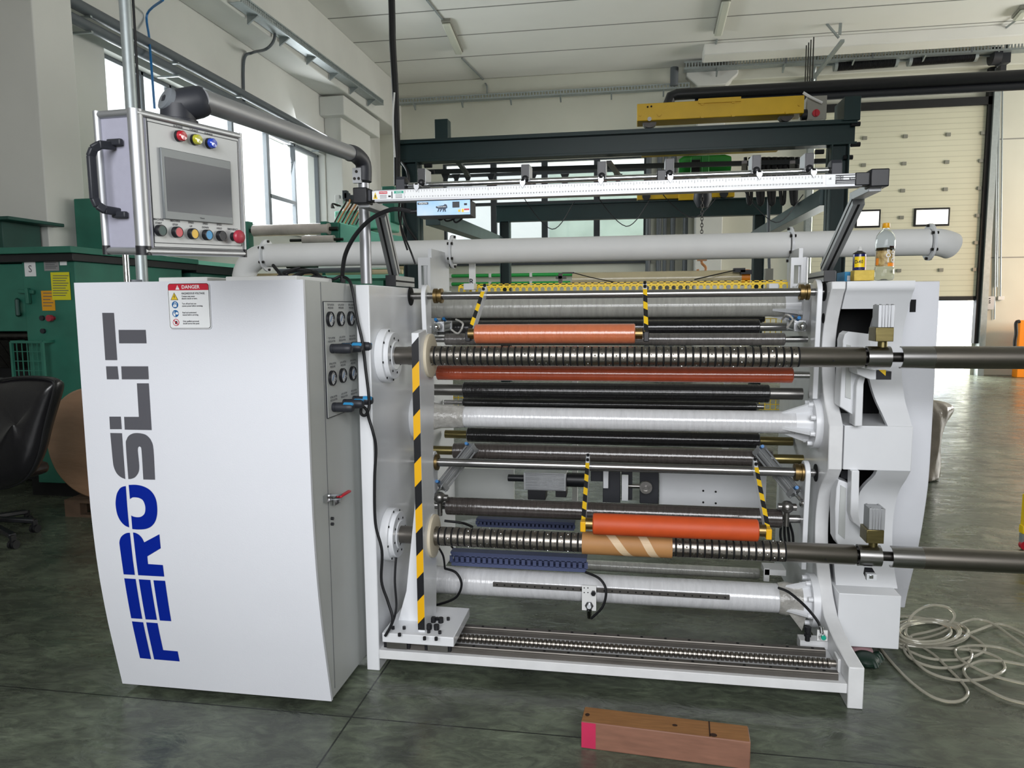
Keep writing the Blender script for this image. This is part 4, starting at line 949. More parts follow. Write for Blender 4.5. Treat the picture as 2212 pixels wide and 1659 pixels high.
# right foot bracket with stop and sensor
mb = MB(); mb.box(at(1728, 1400, y=3.12), at(1790, 1374, y=3.18)); mb.box((at(1728, 1400, y=3.12).x, 2.96, at(1728, 1400, y=3.12).z - 0.012), (RX0, 3.18, at(1728, 1400, y=3.12).z)); sbk = mb.build('stop_bracket', 'white_worn', mc, bevel=0.002)
mb = MB(); c = at(1744, 1384, y=3.05); mb.cyl(c, c + Vector((0, 0, 0.025)), 0.010).cyl(c + Vector((0, 0, 0.02)), c + Vector((0, 0, 0.032)), 0.014).cyl(c + Vector((0, 0, 0.04)), c + Vector((0, 0, 0.06)), 0.014).cyl(c, c + Vector((0, 0, 0.055)), 0.008); mb.build('rubber_buffer', 'black_rubber', sbk)
mb = MB(); c = at(1777, 1374, y=2.99); mb.mat(1).box(c + Vector((-0.02, 0.004, -0.022)), c + Vector((0.02, 0.01, 0.022))); mb.mat(0).cyl(c + Vector((0, 0.004, 0)), c - Vector((0, 0.012, 0)), 0.015, seg=6); mb.mat(2).cyl(c, c - Vector((0, 0.018, 0)), 0.0095); mb.mat(0).cyl(c + Vector((-0.004, 0.0, 0.015)), c + Vector((-0.008, 0.0, 0.04)), 0.008); mb.build('proximity_sensor', ['chrome', 'white_matt', 'green_plug'], sbk)
mb = MB(); fbox(mb, 1652, 1231, 1698, 1243, 3.7, 0.1); fbox(mb, 1650, 1228, 1662, 1256, 3.7, 0.02); mb.build('cable_bracket', 'white_matt', mc)
# base: beam, rails and ball screw
bz0, bz1 = 0.055, 0.094
mb = MB(); mb.box((LX1, 2.83, bz0), (RX0, 3.10, bz1)); mb.build('base_beam', 'white_worn', mc, bevel=0.002)
def rail(Y, zt_, x0=-1.0, x1=0.80):
    m_ = MB(); m_.mat(0).ext([(x0, Y - 0.014, bz1), (x0, Y - 0.014, zt_ - 0.012), (x0, Y - 0.011, zt_ - 0.009), (x0, Y - 0.014, zt_ - 0.004), (x0, Y - 0.012, zt_), (x0, Y + 0.012, zt_), (x0, Y + 0.014, zt_ - 0.004), (x0, Y + 0.011, zt_ - 0.009), (x0, Y + 0.014, zt_ - 0.012), (x0, Y + 0.014, bz1)], (x1 - x0, 0, 0))
    for k in range(18): x = x0 + 0.05 + (x1 - x0 - 0.1) * k / 17; m_.mat(1).cyl((x, Y, zt_ - 0.001), (x, Y, zt_ + 0.0012), 0.006, seg=10)
    m_.build('linear_rail', ['rail_steel', 'black_matt'], mc)
rail(2.865, 0.124); rail(3.055, 0.124)
zs_ = at(1813, 1440, x=0.80); YS, ZS = 2.955, 0.112
mb = MB(); mb.cyl((-0.9, YS, ZS), (RX0, YS, ZS), 0.0135)
n = 82
for k in range(n):
    x = -0.74 + k * (0.80 + 0.74) / n; mb.lathe((x, YS, ZS), (1, 0.0, 0.0), [(0, 0.0135), (0.003, 0.0195), (0.0125, 0.0195), (0.0155, 0.0135)], 20, caps=False)
mb.build('ball_screw', 'steel_warm', mc)
mb = MB(); mb.mat(0).box((RX0 - 0.012, YS - 0.035, ZS - 0.03), (RX0, YS + 0.035, ZS + 0.035)); mb.build('screw_bearing', 'white_worn', mc, bevel=0.003)
# lower-left bearing flange row and holes of the side plate
for p_, q_, r_ in (((LX1, 3.39, G1.z), (LX1 + 0.004, 3.39, G1.z), 0.045), ((RX0, 3.39, G1.z), (RX0 - 0.004, 3.39, G1.z), 0.04), ((RX0, 3.42, G2.z), (RX0 - 0.004, 3.42, G2.z), 0.04), ((RX0 - 0.003, 3.39, G1.z - 0.115), (RX0, 3.39, G1.z - 0.115), 0.022)):
    MB().cyl(p_, q_, r_).build('bar_hole', 'black_matt', mc)
mb = MB(); mb.cyl((LX1, 3.39, G1.z), (LX1 + 0.20, 3.39, G1.z), 0.016); mb.build('bar_end', 'steel', mc)

# ================================================================== SLIDING SUPPORT with hazard tape
sl = thing('sliding_shaft_support', 'white upright on a bolted sliding plate with black and yellow hazard tape', 'support', (-0.88, 2.85, 0.125))
SXR = -0.852
mb = MB(); prof = [(2.83, 0.188), (2.835, 1.442), (2.845, 1.455), (2.93, 1.458), (2.955, 1.445), (3.045, 1.15), (3.045, 0.95), (2.99, 0.82), (3.03, 0.7), (3.06, 0.45), (3.01, 0.188)]
mb.ext([(SXR - 0.030, a, b) for a, b in [(2.832, 0.185), (2.832, 1.445), (2.94, 1.455), (2.952, 1.44), (2.952, 0.185)]], (0.030, 0, 0))
for z in (1.343, 0.557): mb.cyl((SXR - 0.030, SHY, z), (SXR, SHY, z), 0.096, seg=40)
mb.ext([(SXR - 0.028, 2.95, 1.40), (SXR - 0.028, 3.03, 1.38), (SXR - 0.028, 3.06, 1.2), (SXR - 0.028, 3.02, 0.9), (SXR - 0.028, 3.02, 0.70), (SXR - 0.028, 3.05, 0.5), (SXR - 0.028, 3.02, 0.185), (SXR - 0.028, 2.95, 0.185)], (0.026, 0, 0))
up_ = mb.build('upright', 'white_paint', sl, bevel=0.002)
mb = MB(); hazard(mb, (SXR - 0.030, 2.8315, 1.43), (SXR - 0.030, 2.8315, 0.195), (0.030, 0, 0), (0, -0.0005, 0), 0.098, 1, 0, shear=-1.1); mb.build('hazard_tape', ['hazard_yellow', 'hazard_black'], up_, smooth=False)
for z in (1.343, 0.557): MB().lathe((SXR, SHY, z), (1, 0, 0), [(0, 0.093), (0.012, 0.093), (0.014, 0.088), (0.014, 0.043)], 40).build('nylon_ring', 'beige' if 0 else mat('nylon_%d' % int(z * 10), 'c9bfa9', 0.5), up_)
MB().ext([(SXR - 0.15, 2.93, 0.185), (SXR - 0.030, 2.93, 0.185), (SXR - 0.030, 2.93, 0.95), (SXR - 0.045, 2.93, 0.85), (SXR - 0.11, 2.93, 0.32)], (0, 0.025, 0)).build('gusset', 'white_paint', sl, bevel=0.002)
MB().box((-1.03, 2.80, 0.145), (-0.72, 3.10, 0.186)).build('slide_plate', 'white_paint', sl, bevel=0.003)
for px, py in ((849, 1357), (873, 1357), (863, 1372)): c = at(px, py, z=0.19); MB().cyl((c.x, c.y, 0.186), (c.x, c.y, 0.198), 0.007, seg=12).build('bolt', 'black_plastic', sl)
for px, py, r in ((936, 1337, .012), (952, 1338, .012), (927, 1352, .012), (943, 1353, .012), (944, 1333, .007), (968, 1333, .007), (917, 1375, .007), (942, 1376, .007), (950, 1362, .007), (926, 1360, .007)):
    c = at(px, py, z=0.2); y = min(c.y, 3.085); MB().cyl((c.x, y, 0.186), (c.x, y, 0.186 + r * 1.8), r, seg=12).build('bolt', 'black_plastic', sl)
for x in (-0.98, -0.80):
    for Y in (2.865, 3.055): mb = MB(); mb.mat(0).box((x - 0.045, Y - 0.028, 0.100), (x + 0.045, Y + 0.028, 0.145)); mb.mat(1).box((x - 0.058, Y - 0.026, 0.102), (x - 0.045, Y + 0.026, 0.142)).box((x + 0.045, Y - 0.026, 0.102), (x + 0.058, Y + 0.026, 0.142)); mb.build('rail_carriage', ['steel', 'black_plastic'], sl, bevel=0.002)

# kraft core on the lower shaft
x0, x1 = at(1256.5, 1175, y=SHY - 0.05).x, at(1453, 1183, y=SHY - 0.05).x
mb = MB(); mb.mat(0).pipe((x0, SHY, 0.557), (x1, SHY, 0.557), 0.0475, 0.0056, 40)
def stripe(px0, px1, w):
    xa_ = at(px0, 1150, y=SHY - 0.05).x; xb2 = at(px1, 1200, y=SHY - 0.05).x; n = 10; vs = []
    for k in range(n + 1):
        a = math.radians(100 + 150 * k / n); x = xa_ + (xb2 - xa_) * k / n
        for dx in (0, w): vs.append((min(x + dx, x1), SHY + 0.0479 * math.cos(a), 0.557 + 0.0479 * math.sin(a)))
    mb.mat(1).add(vs, [(2 * k, 2 * k + 2, 2 * k + 3, 2 * k + 1) for k in range(n)])
stripe(1303, 1353, 0.038); stripe(1374, 1410, 0.036)
tag(mb.build('cardboard_core', ['kraft', 'kraft_light']), 'brown cardboard core with pale diagonal tape stripes sleeved on the lower shaft', 'core')

# ================================================================== OPERATOR PANEL on its arm
P0 = Vector((-1.1907, 1.6385, 2.0332)); PD = Vector((0.2098, 0.9768, 0.0439)).normalized(); PU = Vector((0.0333, -0.052, 0.9981)).normalized(); PN = PD.cross(PU).normalized()
PW, PH, PDEP = 0.373, 0.350, 0.145
op = thing('operator_panel', 'aluminium touch-screen control box with push buttons hanging from a grey swivel arm', 'control panel', (-1.10, 2.95, 1.648))
def onp(px, py, l=0.0):
    d = FWD + RT * ((px - W / 2) / FPX) + DN * ((py - H / 2) / FPX); t = (P0 - EYE).dot(PN) / d.dot(PN); return EYE + d * t + PN * l
def pb(mb, u0, u1, v0, v1, w0, w1):   # box in panel axes (u along front, v down, w outward)
    return mb.obox(P0 + PD * u0 - PU * v1 + PN * w0, PD * (u1 - u0), PU * (v1 - v0), PN * (w1 - w0))
mb = MB(); pb(mb, 0.012, PW - 0.006, 0.012, PH - 0.012, -PDEP + 0.01, -0.006); en = mb.build('enclosure', 'box_side', op)
mb = MB(); r = 0.018
def vert(u, w, rr, mbx, a=0.0, b=PH): mbx.cyl(P0 + PD * u + PN * w - PU * a, P0 + PD * u + PN * w - PU * b, rr, seg=20)
vert(r, -r, r, mb); vert(PW - 0.010, -0.010, 0.010, mb); vert(0.010, -PDEP + 0.010, 0.010, mb); vert(PW - 0.010, -PDEP + 0.010, 0.010, mb)
for v in (0.009, PH - 0.009):
    for w in (-0.009, -PDEP + 0.009): mb.cyl(P0 + PN * w - PU * v + PD * 0.01, P0 + PN * w - PU * v + PD * (PW - 0.01), 0.0095, seg=16)
    for u in (0.012, PW - 0.01): mb.cyl(P0 + PD * u - PU * v - PN * 0.01, P0 + PD * u - PU * v - PN * (PDEP - 0.01), 0.0095, seg=16)
pb(mb, 0.012, PW - 0.01, 0.0, 0.012, -PDEP + 0.008, -0.008); pb(mb, 0.012, PW - 0.01, PH - 0.012, PH, -PDEP + 0.008, -0.008)
mb.build('edge_profile', 'alu', en)
for (u, w, rr) in ((r, -r, 0.0185), (PW - 0.010, -0.010, 0.0105), (0.010, -PDEP + 0.010, 0.0105)): mb = MB(); vert(u, w, rr, mb, PH - 0.022, PH + 0.001); mb.build('corner_cap', 'black_plastic', en)
mb = MB(); pb(mb, 0.036, PW - 0.018, 0.018, PH - 0.018, -0.006, -0.003); fpnl = mb.build('front_plate', 'panel_face', op, smooth=False)
mb = MB()
def frame_line(mbx, u0, u1, v0, v1, t, w0, w1):
    pb(mbx, u0, u1, v0, v0 + t, w0, w1); pb(mbx, u0, u1, v1 - t, v1, w0, w1); pb(mbx, u0, u0 + t, v0, v1, w0, w1); pb(mbx, u1 - t, u1, v0, v1, w0, w1)
frame_line(mb, 0.038, PW - 0.022, 0.024, PH - 0.030, 0.0016, -0.003, -0.0022); frame_line(mb, 0.036, PW - 0.016, 0.016, PH - 0.019, 0.0022, -0.004, -0.0025)
mb.build('border_line', 'ink', fpnl, smooth=False)
q = [onp(344, 318), onp(495, 349), onp(501, 485), onp(354, 473)]
mb = MB(); mb.ext([p - PN * 0.003 for p in q], PN * 0.008); scr = mb.build('touch_screen', 'screen_frame', op, bevel=0.0015)
cx_ = sum(q, Vector()) / 4
mb = MB(); mb.mat(0).ext([onp(352, 338, 0.004), onp(494, 350 + 16, 0.004), onp(499, 470, 0.004), onp(359, 456, 0.004)], PN * 0.0015); sc2 = mb.build('display', 'screen', scr, smooth=False)
mb = MB(); mb.text('Weintek', onp(434, 471.5, 0.0056), PD, PU, 0.0045, True); mb.build('maker_mark', 'ink', scr, smooth=False)
for (px, py, m, t) in ((389, 294, 'lens_red', 'R-PHASE'), (423, 302, 'lens_yellow', 'Y-PHASE'), (455, 310, 'lens_blue', 'B-PHASE')):
    c = onp(px - 2, py, -0.003); g = MB(); g.cyl(c, c + PN * 0.008, 0.0145, seg=28); lamp = g.build('indicator_lamp', 'black_plastic', op, label={'R': 'red', 'Y': 'yellow', 'B': 'blue'}[t[0]] + ' indicator lamp under the lettering ' + t)
    g = MB(); g.lathe(c + PN * 0.008, PN, [(0, 0.0135), (0.009, 0.0128), (0.0115, 0.0105), (0.0125, 0.0)], 28); g.build('lens', m, lamp)
    g = MB(); g.text(t, onp(px - 3, py - 20, -0.0020), PD, PU, 0.0078, True); g.build('caption', 'ink', lamp, smooth=False)
for (px, py, m, t, kk) in ((348, 498, 'btn_green', ('MACHINE', 'START'), 'dark green'), (384, 501.5, 'red', ('MACHINE', 'STOP'), 'red'), (418, 505, 'btn_yellow', ('SPEED', 'UP'), 'yellow'), (449, 507.5, 'btn_blue', ('SPEED', 'DOWN'), 'light blue'), (479, 509.5, 'charcoal', ('SPEED', 'HOLD'), 'black'), (508, 511.5, 'mushroom_red', ('EMERGENCY',), 'red mushroom')):
    c = onp(px - 3, py, -0.003); g = MB()
    if len(t) == 2:
        g.lathe(c, PN, [(0, 0.0145), (0.012, 0.0145), (0.014, 0.0135), (0.014, 0.0118)], 28, caps=False); bt = g.build('push_button', 'black_plastic', op, label=kk + ' push button under the lettering ' + ' '.join(t))
        g = MB(); g.cyl(c, c + PN * 0.0132, 0.0119, seg=28); g.build('button_cap', m, bt)
    else:
        g.cyl(c, c + PN * 0.016, 0.0125, seg=28); bt = g.build('emergency_stop', 'black_plastic', op, label='red mushroom push button under the lettering EMERGENCY')
        g = MB(); g.lathe(c + PN * 0.014, PN, [(0, 0.012), (0.004, 0.0185), (0.010, 0.0195), (0.015, 0.017), (0.018, 0.010), (0.019, 0)], 32); g.build('mushroom_cap', m, bt)
    g = MB()
    for i, s_ in enumerate(t): g.text(s_, onp(px - 4, py - (24 if len(t) == 2 else 16) + 8 * i, -0.0020), PD, PU, 0.0072, True)
    g.build('caption', 'ink', bt, smooth=False)
# D handle on the narrow side
hn = MB(); sd = -PD
def hp(w, v, l): return P0 - PN * w - PU * v - PD * l
hb = [hp(0.082, 0.085, -0.008), hp(0.084, 0.088, 0.030), hp(0.092, 0.098, 0.042), hp(0.098, 0.115, 0.046), hp(0.098, 0.215, 0.046), hp(0.094, 0.232, 0.042), hp(0.086, 0.242, 0.030), hp(0.084, 0.245, -0.008)]
for a_, b_ in zip(hb, hb[1:]): hn.bar(a_, b_ + (b_ - a_).normalized() * 0.004, 0.020, 0.012, up=PN)
for v in (0.078, 0.252): hn.obox(hp(0.095, v + 0.008, 0.0) - sd * 0.008, PN * 0.045, PU * 0.016, sd * 0.012)
hn.build('handle', 'charcoal', op, bevel=0.003)
# swivel joint, arm, elbow, post
jc = onp(372, 236, 0) - PN * 0.06; jb = P0 + PD * 0.205 + PN * -0.070
el1 = Vector(atd(440, 218, 1.98)); c0_ = jb + PU * 0.046; AX = (el1 - c0_); LA = AX.length; AX.normalize()
mb = MB(); mb.lathe(jb - PU * 0.002, PU, [(0, 0.050), (0.012, 0.050), (0.014, 0.045), (0.05, 0.043)], 28)
mb.lathe(c0_, AX, [(-0.040, 0.0), (-0.038, 0.018), (-0.028, 0.032), (-0.010, 0.040), (0.02, 0.043), (LA * 0.8, 0.042), (LA, 0.039), (LA + 0.008, 0.034), (LA + 0.009, 0.026)], 32)
sw = mb.build('swivel_joint', 'charcoal', op, angle=50)
nn_ = (-AX * 0.62 + PU * 0.50 - FWD * 0.40).normalized()
mb = MB(); mb.lathe(c0_ + nn_ * 0.024, nn_, [(0, 0.033), (0.013, 0.031), (0.0155, 0.026), (0.016, 0)], 28); mb.build('joint_cover', 'frame_grey', sw)
post = Vector((-1.083, 2.95, 0)); pt = at(786, 365, y=2.95); POX, POY = at(789, 520, y=2.95).x, 2.95
elb = at(757, 331, y=2.86)
mb = MB(); mb.cyl(el1 - (elb - el1).normalized() * 0.02, elb, 0.0300, seg=28); mb.build('arm', 'anodised', op)
mb = MB(); mb.cyl((POX, POY, 1.648), (POX, POY, at(790, 396, y=POY).z), 0.0235, seg=28); mb.build('post', 'anodised', op)
zc = at(780, 335, y=POY).z
mb = MB(); ep = spline([elb - (elb - el1).normalized() * 0.01, elb + (elb - el1).normalized() * 0.02 + Vector((0.006, 0.02, 0)), Vector((POX, POY, zc - 0.035)), Vector((POX, POY, at(790, 392, y=POY).z))], 5); mb.tube(ep, 0.033, 20)
eb = mb.build('elbow_joint', 'charcoal', op)
mb = MB(); c = at(771, 379, y=POY - 0.034); mb.mat(0).box(c + Vector((-0.018, -0.003, -0.030)), c + Vector((0.018, 0.01, 0.030)))
for a_, b_ in ((0, 0.015), (-0.009, -0.013), (0.009, -0.013)): mb.mat(1).cyl(c + Vector((a_, -0.006, b_)), c + Vector((a_, 0, b_)), 0.006, seg=12)
mb.build('clamp_plate', ['alu', 'steel_dark'], eb)

# rising conduit and service pipe beside the panel
pz = thing('cable_riser', 'slim grey vertical pipe rising from the cabinet top behind the control box to the ceiling', 'pipe', (at(303, 606, y=2.72).x, 2.72, 1.648))
bxp = at(299, 560, y=2.72).x
zr = ZC
mb = MB(); mb.cyl((bxp + 0.012, 2.72, 1.648), (at(273, 110, y=2.78).x, 2.78, zr), 0.0225); mb.build('riser_pipe', 'galv', pz)
mb = MB(); mb.cyl((bxp - 0.012, 2.66, 1.648), (bxp - 0.012, 2.66, 1.95), 0.012); mb.build('chrome_rod', 'chrome', pz)
mb = MB(); mb.lathe((bxp - 0.005, 2.70, 1.648), (0, 0, 1), [(0, 0.062), (0.010, 0.062), (0.012, 0.03), (0.02, 0.03)], 28); mb.build('base_flange', 'frame_grey', pz)
mb = MB(); mb.tube([Vector((bxp + 0.037, 2.73, 1.95)), Vector((at(283, 0, y=2.8).x + 0.012, 2.8, 3.6)), Vector((at(283, -200, y=2.8).x + 0.02, 2.8, zr))], 0.005, 8); mb.build('riser_cable', 'black_rubber', pz)

# ================================================================== MEASURING BEAM
YM = 2.72
ms = thing('measuring_beam', 'aluminium ruler beam with sliding pointers standing on slanted legs above the machine', 'measuring beam', (-0.09, 3.2, 1.642))
cL, cR = at(781, 420, y=YM), at(1897, 392, y=YM); xL_, xR_ = cL.x, cR.x
zt_, zbm_ = at(1330, 398, y=YM).z + 0.012, at(1330, 417, y=YM).z; zt_ = at(1330, 388, y=YM).z; 
zc = (at(873.8, 419, y=YM).z + at(1449, 397, y=YM).z) / 2; BH = 0.046
mb = MB(); mb.box((xL_ + 0.05, YM, zc - BH / 2 - 0.006), (xR_ - 0.05, YM + 0.045, zc + BH / 2 - 0.006)); bm_ = mb.build('beam', 'anodised', ms, bevel=0.002)
for x, s_, w_ in ((xL_, 0.026, 0.028), (xR_, 0.028, 0.03)):
    MB().box((x - w_, YM - 0.02, zc - 0.034), (x + w_, YM + 0.05, zc + 0.026)).build('end_block', 'black_plastic', ms, bevel=0.004)
MB().box((xL_ + 0.02, YM - 0.005, zc - 0.026), (at(802, 421, y=YM).x, YM + 0.046, zc + 0.018)).build('end_sleeve', 'charcoal', ms, bevel=0.003); MB().box((xR_ - 0.075, YM - 0.005, zc - 0.026), (xR_ - 0.02, YM + 0.046, zc + 0.018)).build('end_sleeve', 'black_plastic', ms, bevel=0.003)
x0, x1 = at(874, 420, y=YM).x, at(1777, 386, y=YM).x
ru = MB(); ru.mat(0).box((x0, YM - 0.001, zc - 0.020), (x1, YM, zc + 0.012)); up_n = 141; ps = (x1 - x0 - 0.006) / (up_n - 1)
for k in range(up_n):
    x = x0 + 0.003 + ps * k; h_ = 0.011 if k % 5 == 0 else 0.007
    ru.mat(1).quad((x - 0.0005, YM - 0.0015, zc + 0.012 - h_), (0.001, 0, 0), (0, 0, h_))
    ru.text(str(k), (x, YM - 0.0015, zc - 0.0135), (1, 0, 0), (0, 0, 1), 0.0068, True, 0.8)
ru.build('ruler', ['sign_white', 'ink'], bm_, smooth=False)
lb = MB(); xa_ = at(804, 421, y=YM).x
lb.mat(0).box((xa_, YM - 0.001, zc - 0.020), (x0 - 0.002, YM, zc + 0.012)); w_ = (x0 - xa_)
def lq(u0, u1, v0, v1, m, l=0): lb.mat(m).quad((xa_ + w_ * u0, YM - 0.0014 - l * 0.0003, zc - 0.020 + 0.032 * v0), (w_ * (u1 - u0), 0, 0), (0, 0, 0.032 * (v1 - v0)))
lq(0.22, 0.47, 0.65, 0.95, 2); lq(0.68, 0.97, 0.65, 0.95, 3); lq(0.60, 0.63, 0.1, 0.9, 1)
lb.mat(4).poly([(xa_ + w_ * 0.03, YM - 0.0015, zc - 0.017), (xa_ + w_ * 0.17, YM - 0.0015, zc - 0.017), (xa_ + w_ * 0.10, YM - 0.0015, zc + 0.009)]); lb.mat(1).quad((xa_ + w_ * 0.085, YM - 0.0018, zc - 0.013), (w_ * 0.03, 0, 0), (0, 0, 0.011))
lb.mat(0).text('CAUTION', (xa_ + w_ * 0.345, YM - 0.0018, zc + 0.0055), (1, 0, 0), (0, 0, 1), 0.006, True); lb.text('NOTICE', (xa_ + w_ * 0.825, YM - 0.0018, zc + 0.0055), (1, 0, 0), (0, 0, 1), 0.006, True)
for k in range(3): lq(0.24, 0.45, 0.14 + k * 0.16, 0.20 + k * 0.16, 5); lq(0.72, 0.93, 0.14 + k * 0.16, 0.20 + k * 0.16, 5)
lq(0.50, 0.58, 0.25, 0.45, 1)
lb.build('safety_label', ['sign_white', 'ink', 'sign_red', 'green_plug', 'sign_yellow', 'grey_ink'], bm_, smooth=False)
lb = MB(); a0 = at(1784, 384, y=YM).x; a1 = at(1861, 382, y=YM).x; w_ = a1 - a0
lb.mat(0).box((a0, YM - 0.001, zc - 0.021), (a1, YM, zc + 0.014)); lb.mat(1).quad((a0 + w_ * 0.27, YM - 0.0014, zc - 0.019), (w_ * 0.71, 0, 0), (0, 0, 0.031))
lb.mat(1).text('cE', (a0 + w_ * 0.12, YM - 0.0014, zc), (1, 0, 0), (0, 0, 1), 0.009, True)
lb.mat(0); lb.text('SERIAL NO', (a0 + w_ * 0.37, YM - 0.0017, zc + 0.006), (1, 0, 0), (0, 0, 1), 0.0055, True); lb.text('MODEL NO', (a0 + w_ * 0.37, YM - 0.0017, zc - 0.002), (1, 0, 0), (0, 0, 1), 0.0055, True); lb.text('YEAR', (a0 + w_ * 0.74, YM - 0.0017, zc - 0.002), (1, 0, 0), (0, 0, 1), 0.0055, True)
lb.quad((a0 + w_ * 0.49, YM - 0.0017, zc + 0.0035), (w_ * 0.46, 0, 0), (0, 0, 0.005)); lb.quad((a0 + w_ * 0.49, YM - 0.0017, zc - 0.0045), (w_ * 0.17, 0, 0), (0, 0, 0.005)); lb.quad((a0 + w_ * 0.81, YM - 0.0017, zc - 0.0045), (w_ * 0.14, 0, 0), (0, 0, 0.005))
for k in range(2): lb.quad((a0 + w_ * 0.3, YM - 0.0017, zc - 0.011 - 0.005 * k), (w_ * 0.62, 0, 0), (0, 0, 0.0012))
lb.build('rating_plate', ['sign_white', 'ink'], bm_, smooth=False)
# legs
for x, m_ in ((xL_ + 0.002, 0), (xR_ - 0.003, 1)):
    yb_ = 3.22 if m_ == 0 else 3.40; xb2 = x - 0.045 if m_ == 0 else x + 0.01
    ytop = YM + 0.22
    MB().bar((x, YM + 0.02, zc - 0.030), (x, ytop + 0.03, zc - 0.030), 0.042, 0.030).build('arm', 'alu_matt', ms, bevel=0.002)
    top = Vector((x, ytop - 0.01, zc - 0.045)); bot = Vector((xb2, yb_, 1.70)); g = MB(); g.mat(0).bar(top, bot, 0.042, 0.045, up=(0, 1, 0.5))
    d_ = (bot - top).normalized(); s1 = d_.cross(Vector((0, 1, 0.5))).normalized(); u1 = s1.cross(d_)
    for s_ in (-1, 1):
        o_ = top + s1 * (s_ * 0.021) - u1 * 0.0045; g.mat(1).obox(o_ - s1 * 0.0006, s1 * 0.0012, u1 * 0.009, bot - top)
        o_ = top + u1 * (s_ * 0.0225) - s1 * 0.0045; g.mat(1).obox(o_ - u1 * 0.0006, u1 * 0.0012, s1 * 0.009, bot - top)
    g.build('leg', ['alu_matt', 'black_matt'], ms, bevel=0.0)
    yf = yb_ - 0.06
    MB().box((xb2 - 0.022, yf - 0.004, 1.644), (xb2 + 0.026, yf + 0.001, 1.692)).build('foot_cap', 'black_plastic', ms, bevel=0.001)
    g = MB(); g.mat(0).box((xb2 - 0.022, yf, 1.644), (xb2 + 0.026, yb_ + 0.22, 1.69)); g.mat(1).box((xb2 + 0.0255, yf, 1.662), (xb2 + 0.0268, yb_ + 0.22, 1.67)).box((xb2 - 0.0228, yf, 1.662), (xb2 - 0.0215, yb_ + 0.22, 1.67)); g.build('foot_rail', ['alu_matt', 'black_matt'], ms)
# guide rods, end brackets and six laser pointers
YR = YM + 0.10
r0, r1 = at(880, 402, y=YR), at(1790, 374, y=YR); zr_ = (r0.z + r1.z) / 2
MB().cyl((r0.x, YR, zr_ + 0.006), (r1.x, YR, zr_ + 0.006), 0.0105).build('slide_rod', 'chrome', ms); MB().cyl((r0.x, YR + 0.02, zr_ - 0.016), (r1.x, YR + 0.02, zr_ - 0.016), 0.0105).build('slide_rod', 'steel_dark', ms)
for x in (r0.x - 0.02, r1.x + 0.02):
    MB().ext([(x - 0.018, YR - 0.03, zc + 0.018), (x - 0.018, YR + 0.04, zc + 0.018), (x - 0.018, YR + 0.04, zr_ + 0.025), (x - 0.018, YR + 0.01, zr_ + 0.038), (x - 0.018, YR - 0.02, zr_ + 0.038), (x - 0.018, YR - 0.03, zr_ + 0.025)], (0.036, 0, 0)).build('rod_bracket', 'charcoal', ms, bevel=0.002)
xm_ = at(1428, 385, y=YR).x
MB().box((xm_ - 0.016, YR - 0.03, zc + 0.018), (xm_ + 0.016, YR + 0.04, zr_ + 0.025)).build('rod_bracket', 'black_plastic', ms, bevel=0.003)
for px in (911, 1135, 1300, 1446, 1633, 1747):
    x = at(px, 385, y=YR - 0.03).x; yf = YR - 0.035
    g = MB(); g.box((x - 0.014, yf, zr_ + 0.012), (x + 0.014, yf + 0.004, zr_ + 0.062)); g.ball((x, yf - 0.002, zr_ + 0.008), 0.014, 12)
    pt_ = g.build('pointer', 'black_plastic', ms, bevel=0.001)
    g = MB(); g.box((x - 0.016, yf + 0.004, zr_ - 0.002), (x + 0.016, yf + 0.085, zr_ + 0.064)); g.build('pointer_body', 'alu_matt', pt_, bevel=0.002)
    g = MB(); yt = YM - 0.006; zt5 = zc + 0.034; g.ext([(x - 0.010, yt, zt5), (x + 0.010, yt, zt5), (x + 0.010, yt, zt5 - 0.014), (x, yt, zt5 - 0.030), (x - 0.010, yt, zt5 - 0.014)], (0, 0.002, 0)); g.box((x - 0.006, yt, zt5 - 0.004), (x + 0.006, yf, zt5)); g.build('pointer_tip', 'alu_matt', pt_)
    g = MB(); g.tube(spline([(x, yf + 0.08, zr_ + 0.03), (x - 0.03, yf + 0.12, zr_ - 0.03), (x + 0.09, yf + 0.10, zc - 0.115 + 0.02 * math.sin(px)), (x + 0.18, yf + 0.08, zc - 0.03)], 8), 0.0018, 6)
    if px not in (911, 1747): g.build('pointer_cable', 'black_rubber', pt_)
# supply box under the beam
b0, b1 = at(900, 446, y=YM - 0.02), at(1016, 443, y=YM - 0.02); zq1 = zc - BH / 2 - 0.010; zq0 = zq1 - 0.058
g = MB(); g.box((b0.x, YM - 0.018, zq0), (b1.x, YM + 0.075, zq1)); bxx = g.build('supply_box', 'charcoal', ms, bevel=0.002)
g = MB(); L_ = b1.x - b0.x; g.mat(0).box((b0.x + 0.001, YM - 0.020, zq0 + 0.004), (b1.x - 0.001, YM - 0.018, zq1 - 0.001))
YQ = YM - 0.0212
def gq(u0, u1, v0, v1, m, l=0): g.mat(m).quad((b0.x + L_ * u0, YQ - 0.0002 * l, zq1 - 0.054 * v1), (L_ * (u1 - u0), 0, 0), (0, 0, 0.054 * (v1 - v0)))
gq(0.02, 0.22, 0.10, 0.25, 1); gq(0.67, 0.80, 0.12, 0.52, 2); gq(0.885, 0.94, 0.24, 0.38, 1); gq(0.83, 0.985, 0.60, 0.86, 3); gq(0.885, 0.98, 0.61, 0.72, 4, 1); gq(0.84, 0.88, 0.62, 0.84, 5, 1); gq(0.775, 0.815, 0.66, 0.82, 5)
g.mat(3).text('VISION', (b0.x + L_ * 0.12, YQ - 0.0004, zq1 - 0.054 * 0.175), (1, 0, 0), (0, 0, 1), 0.009, True, 1.2)
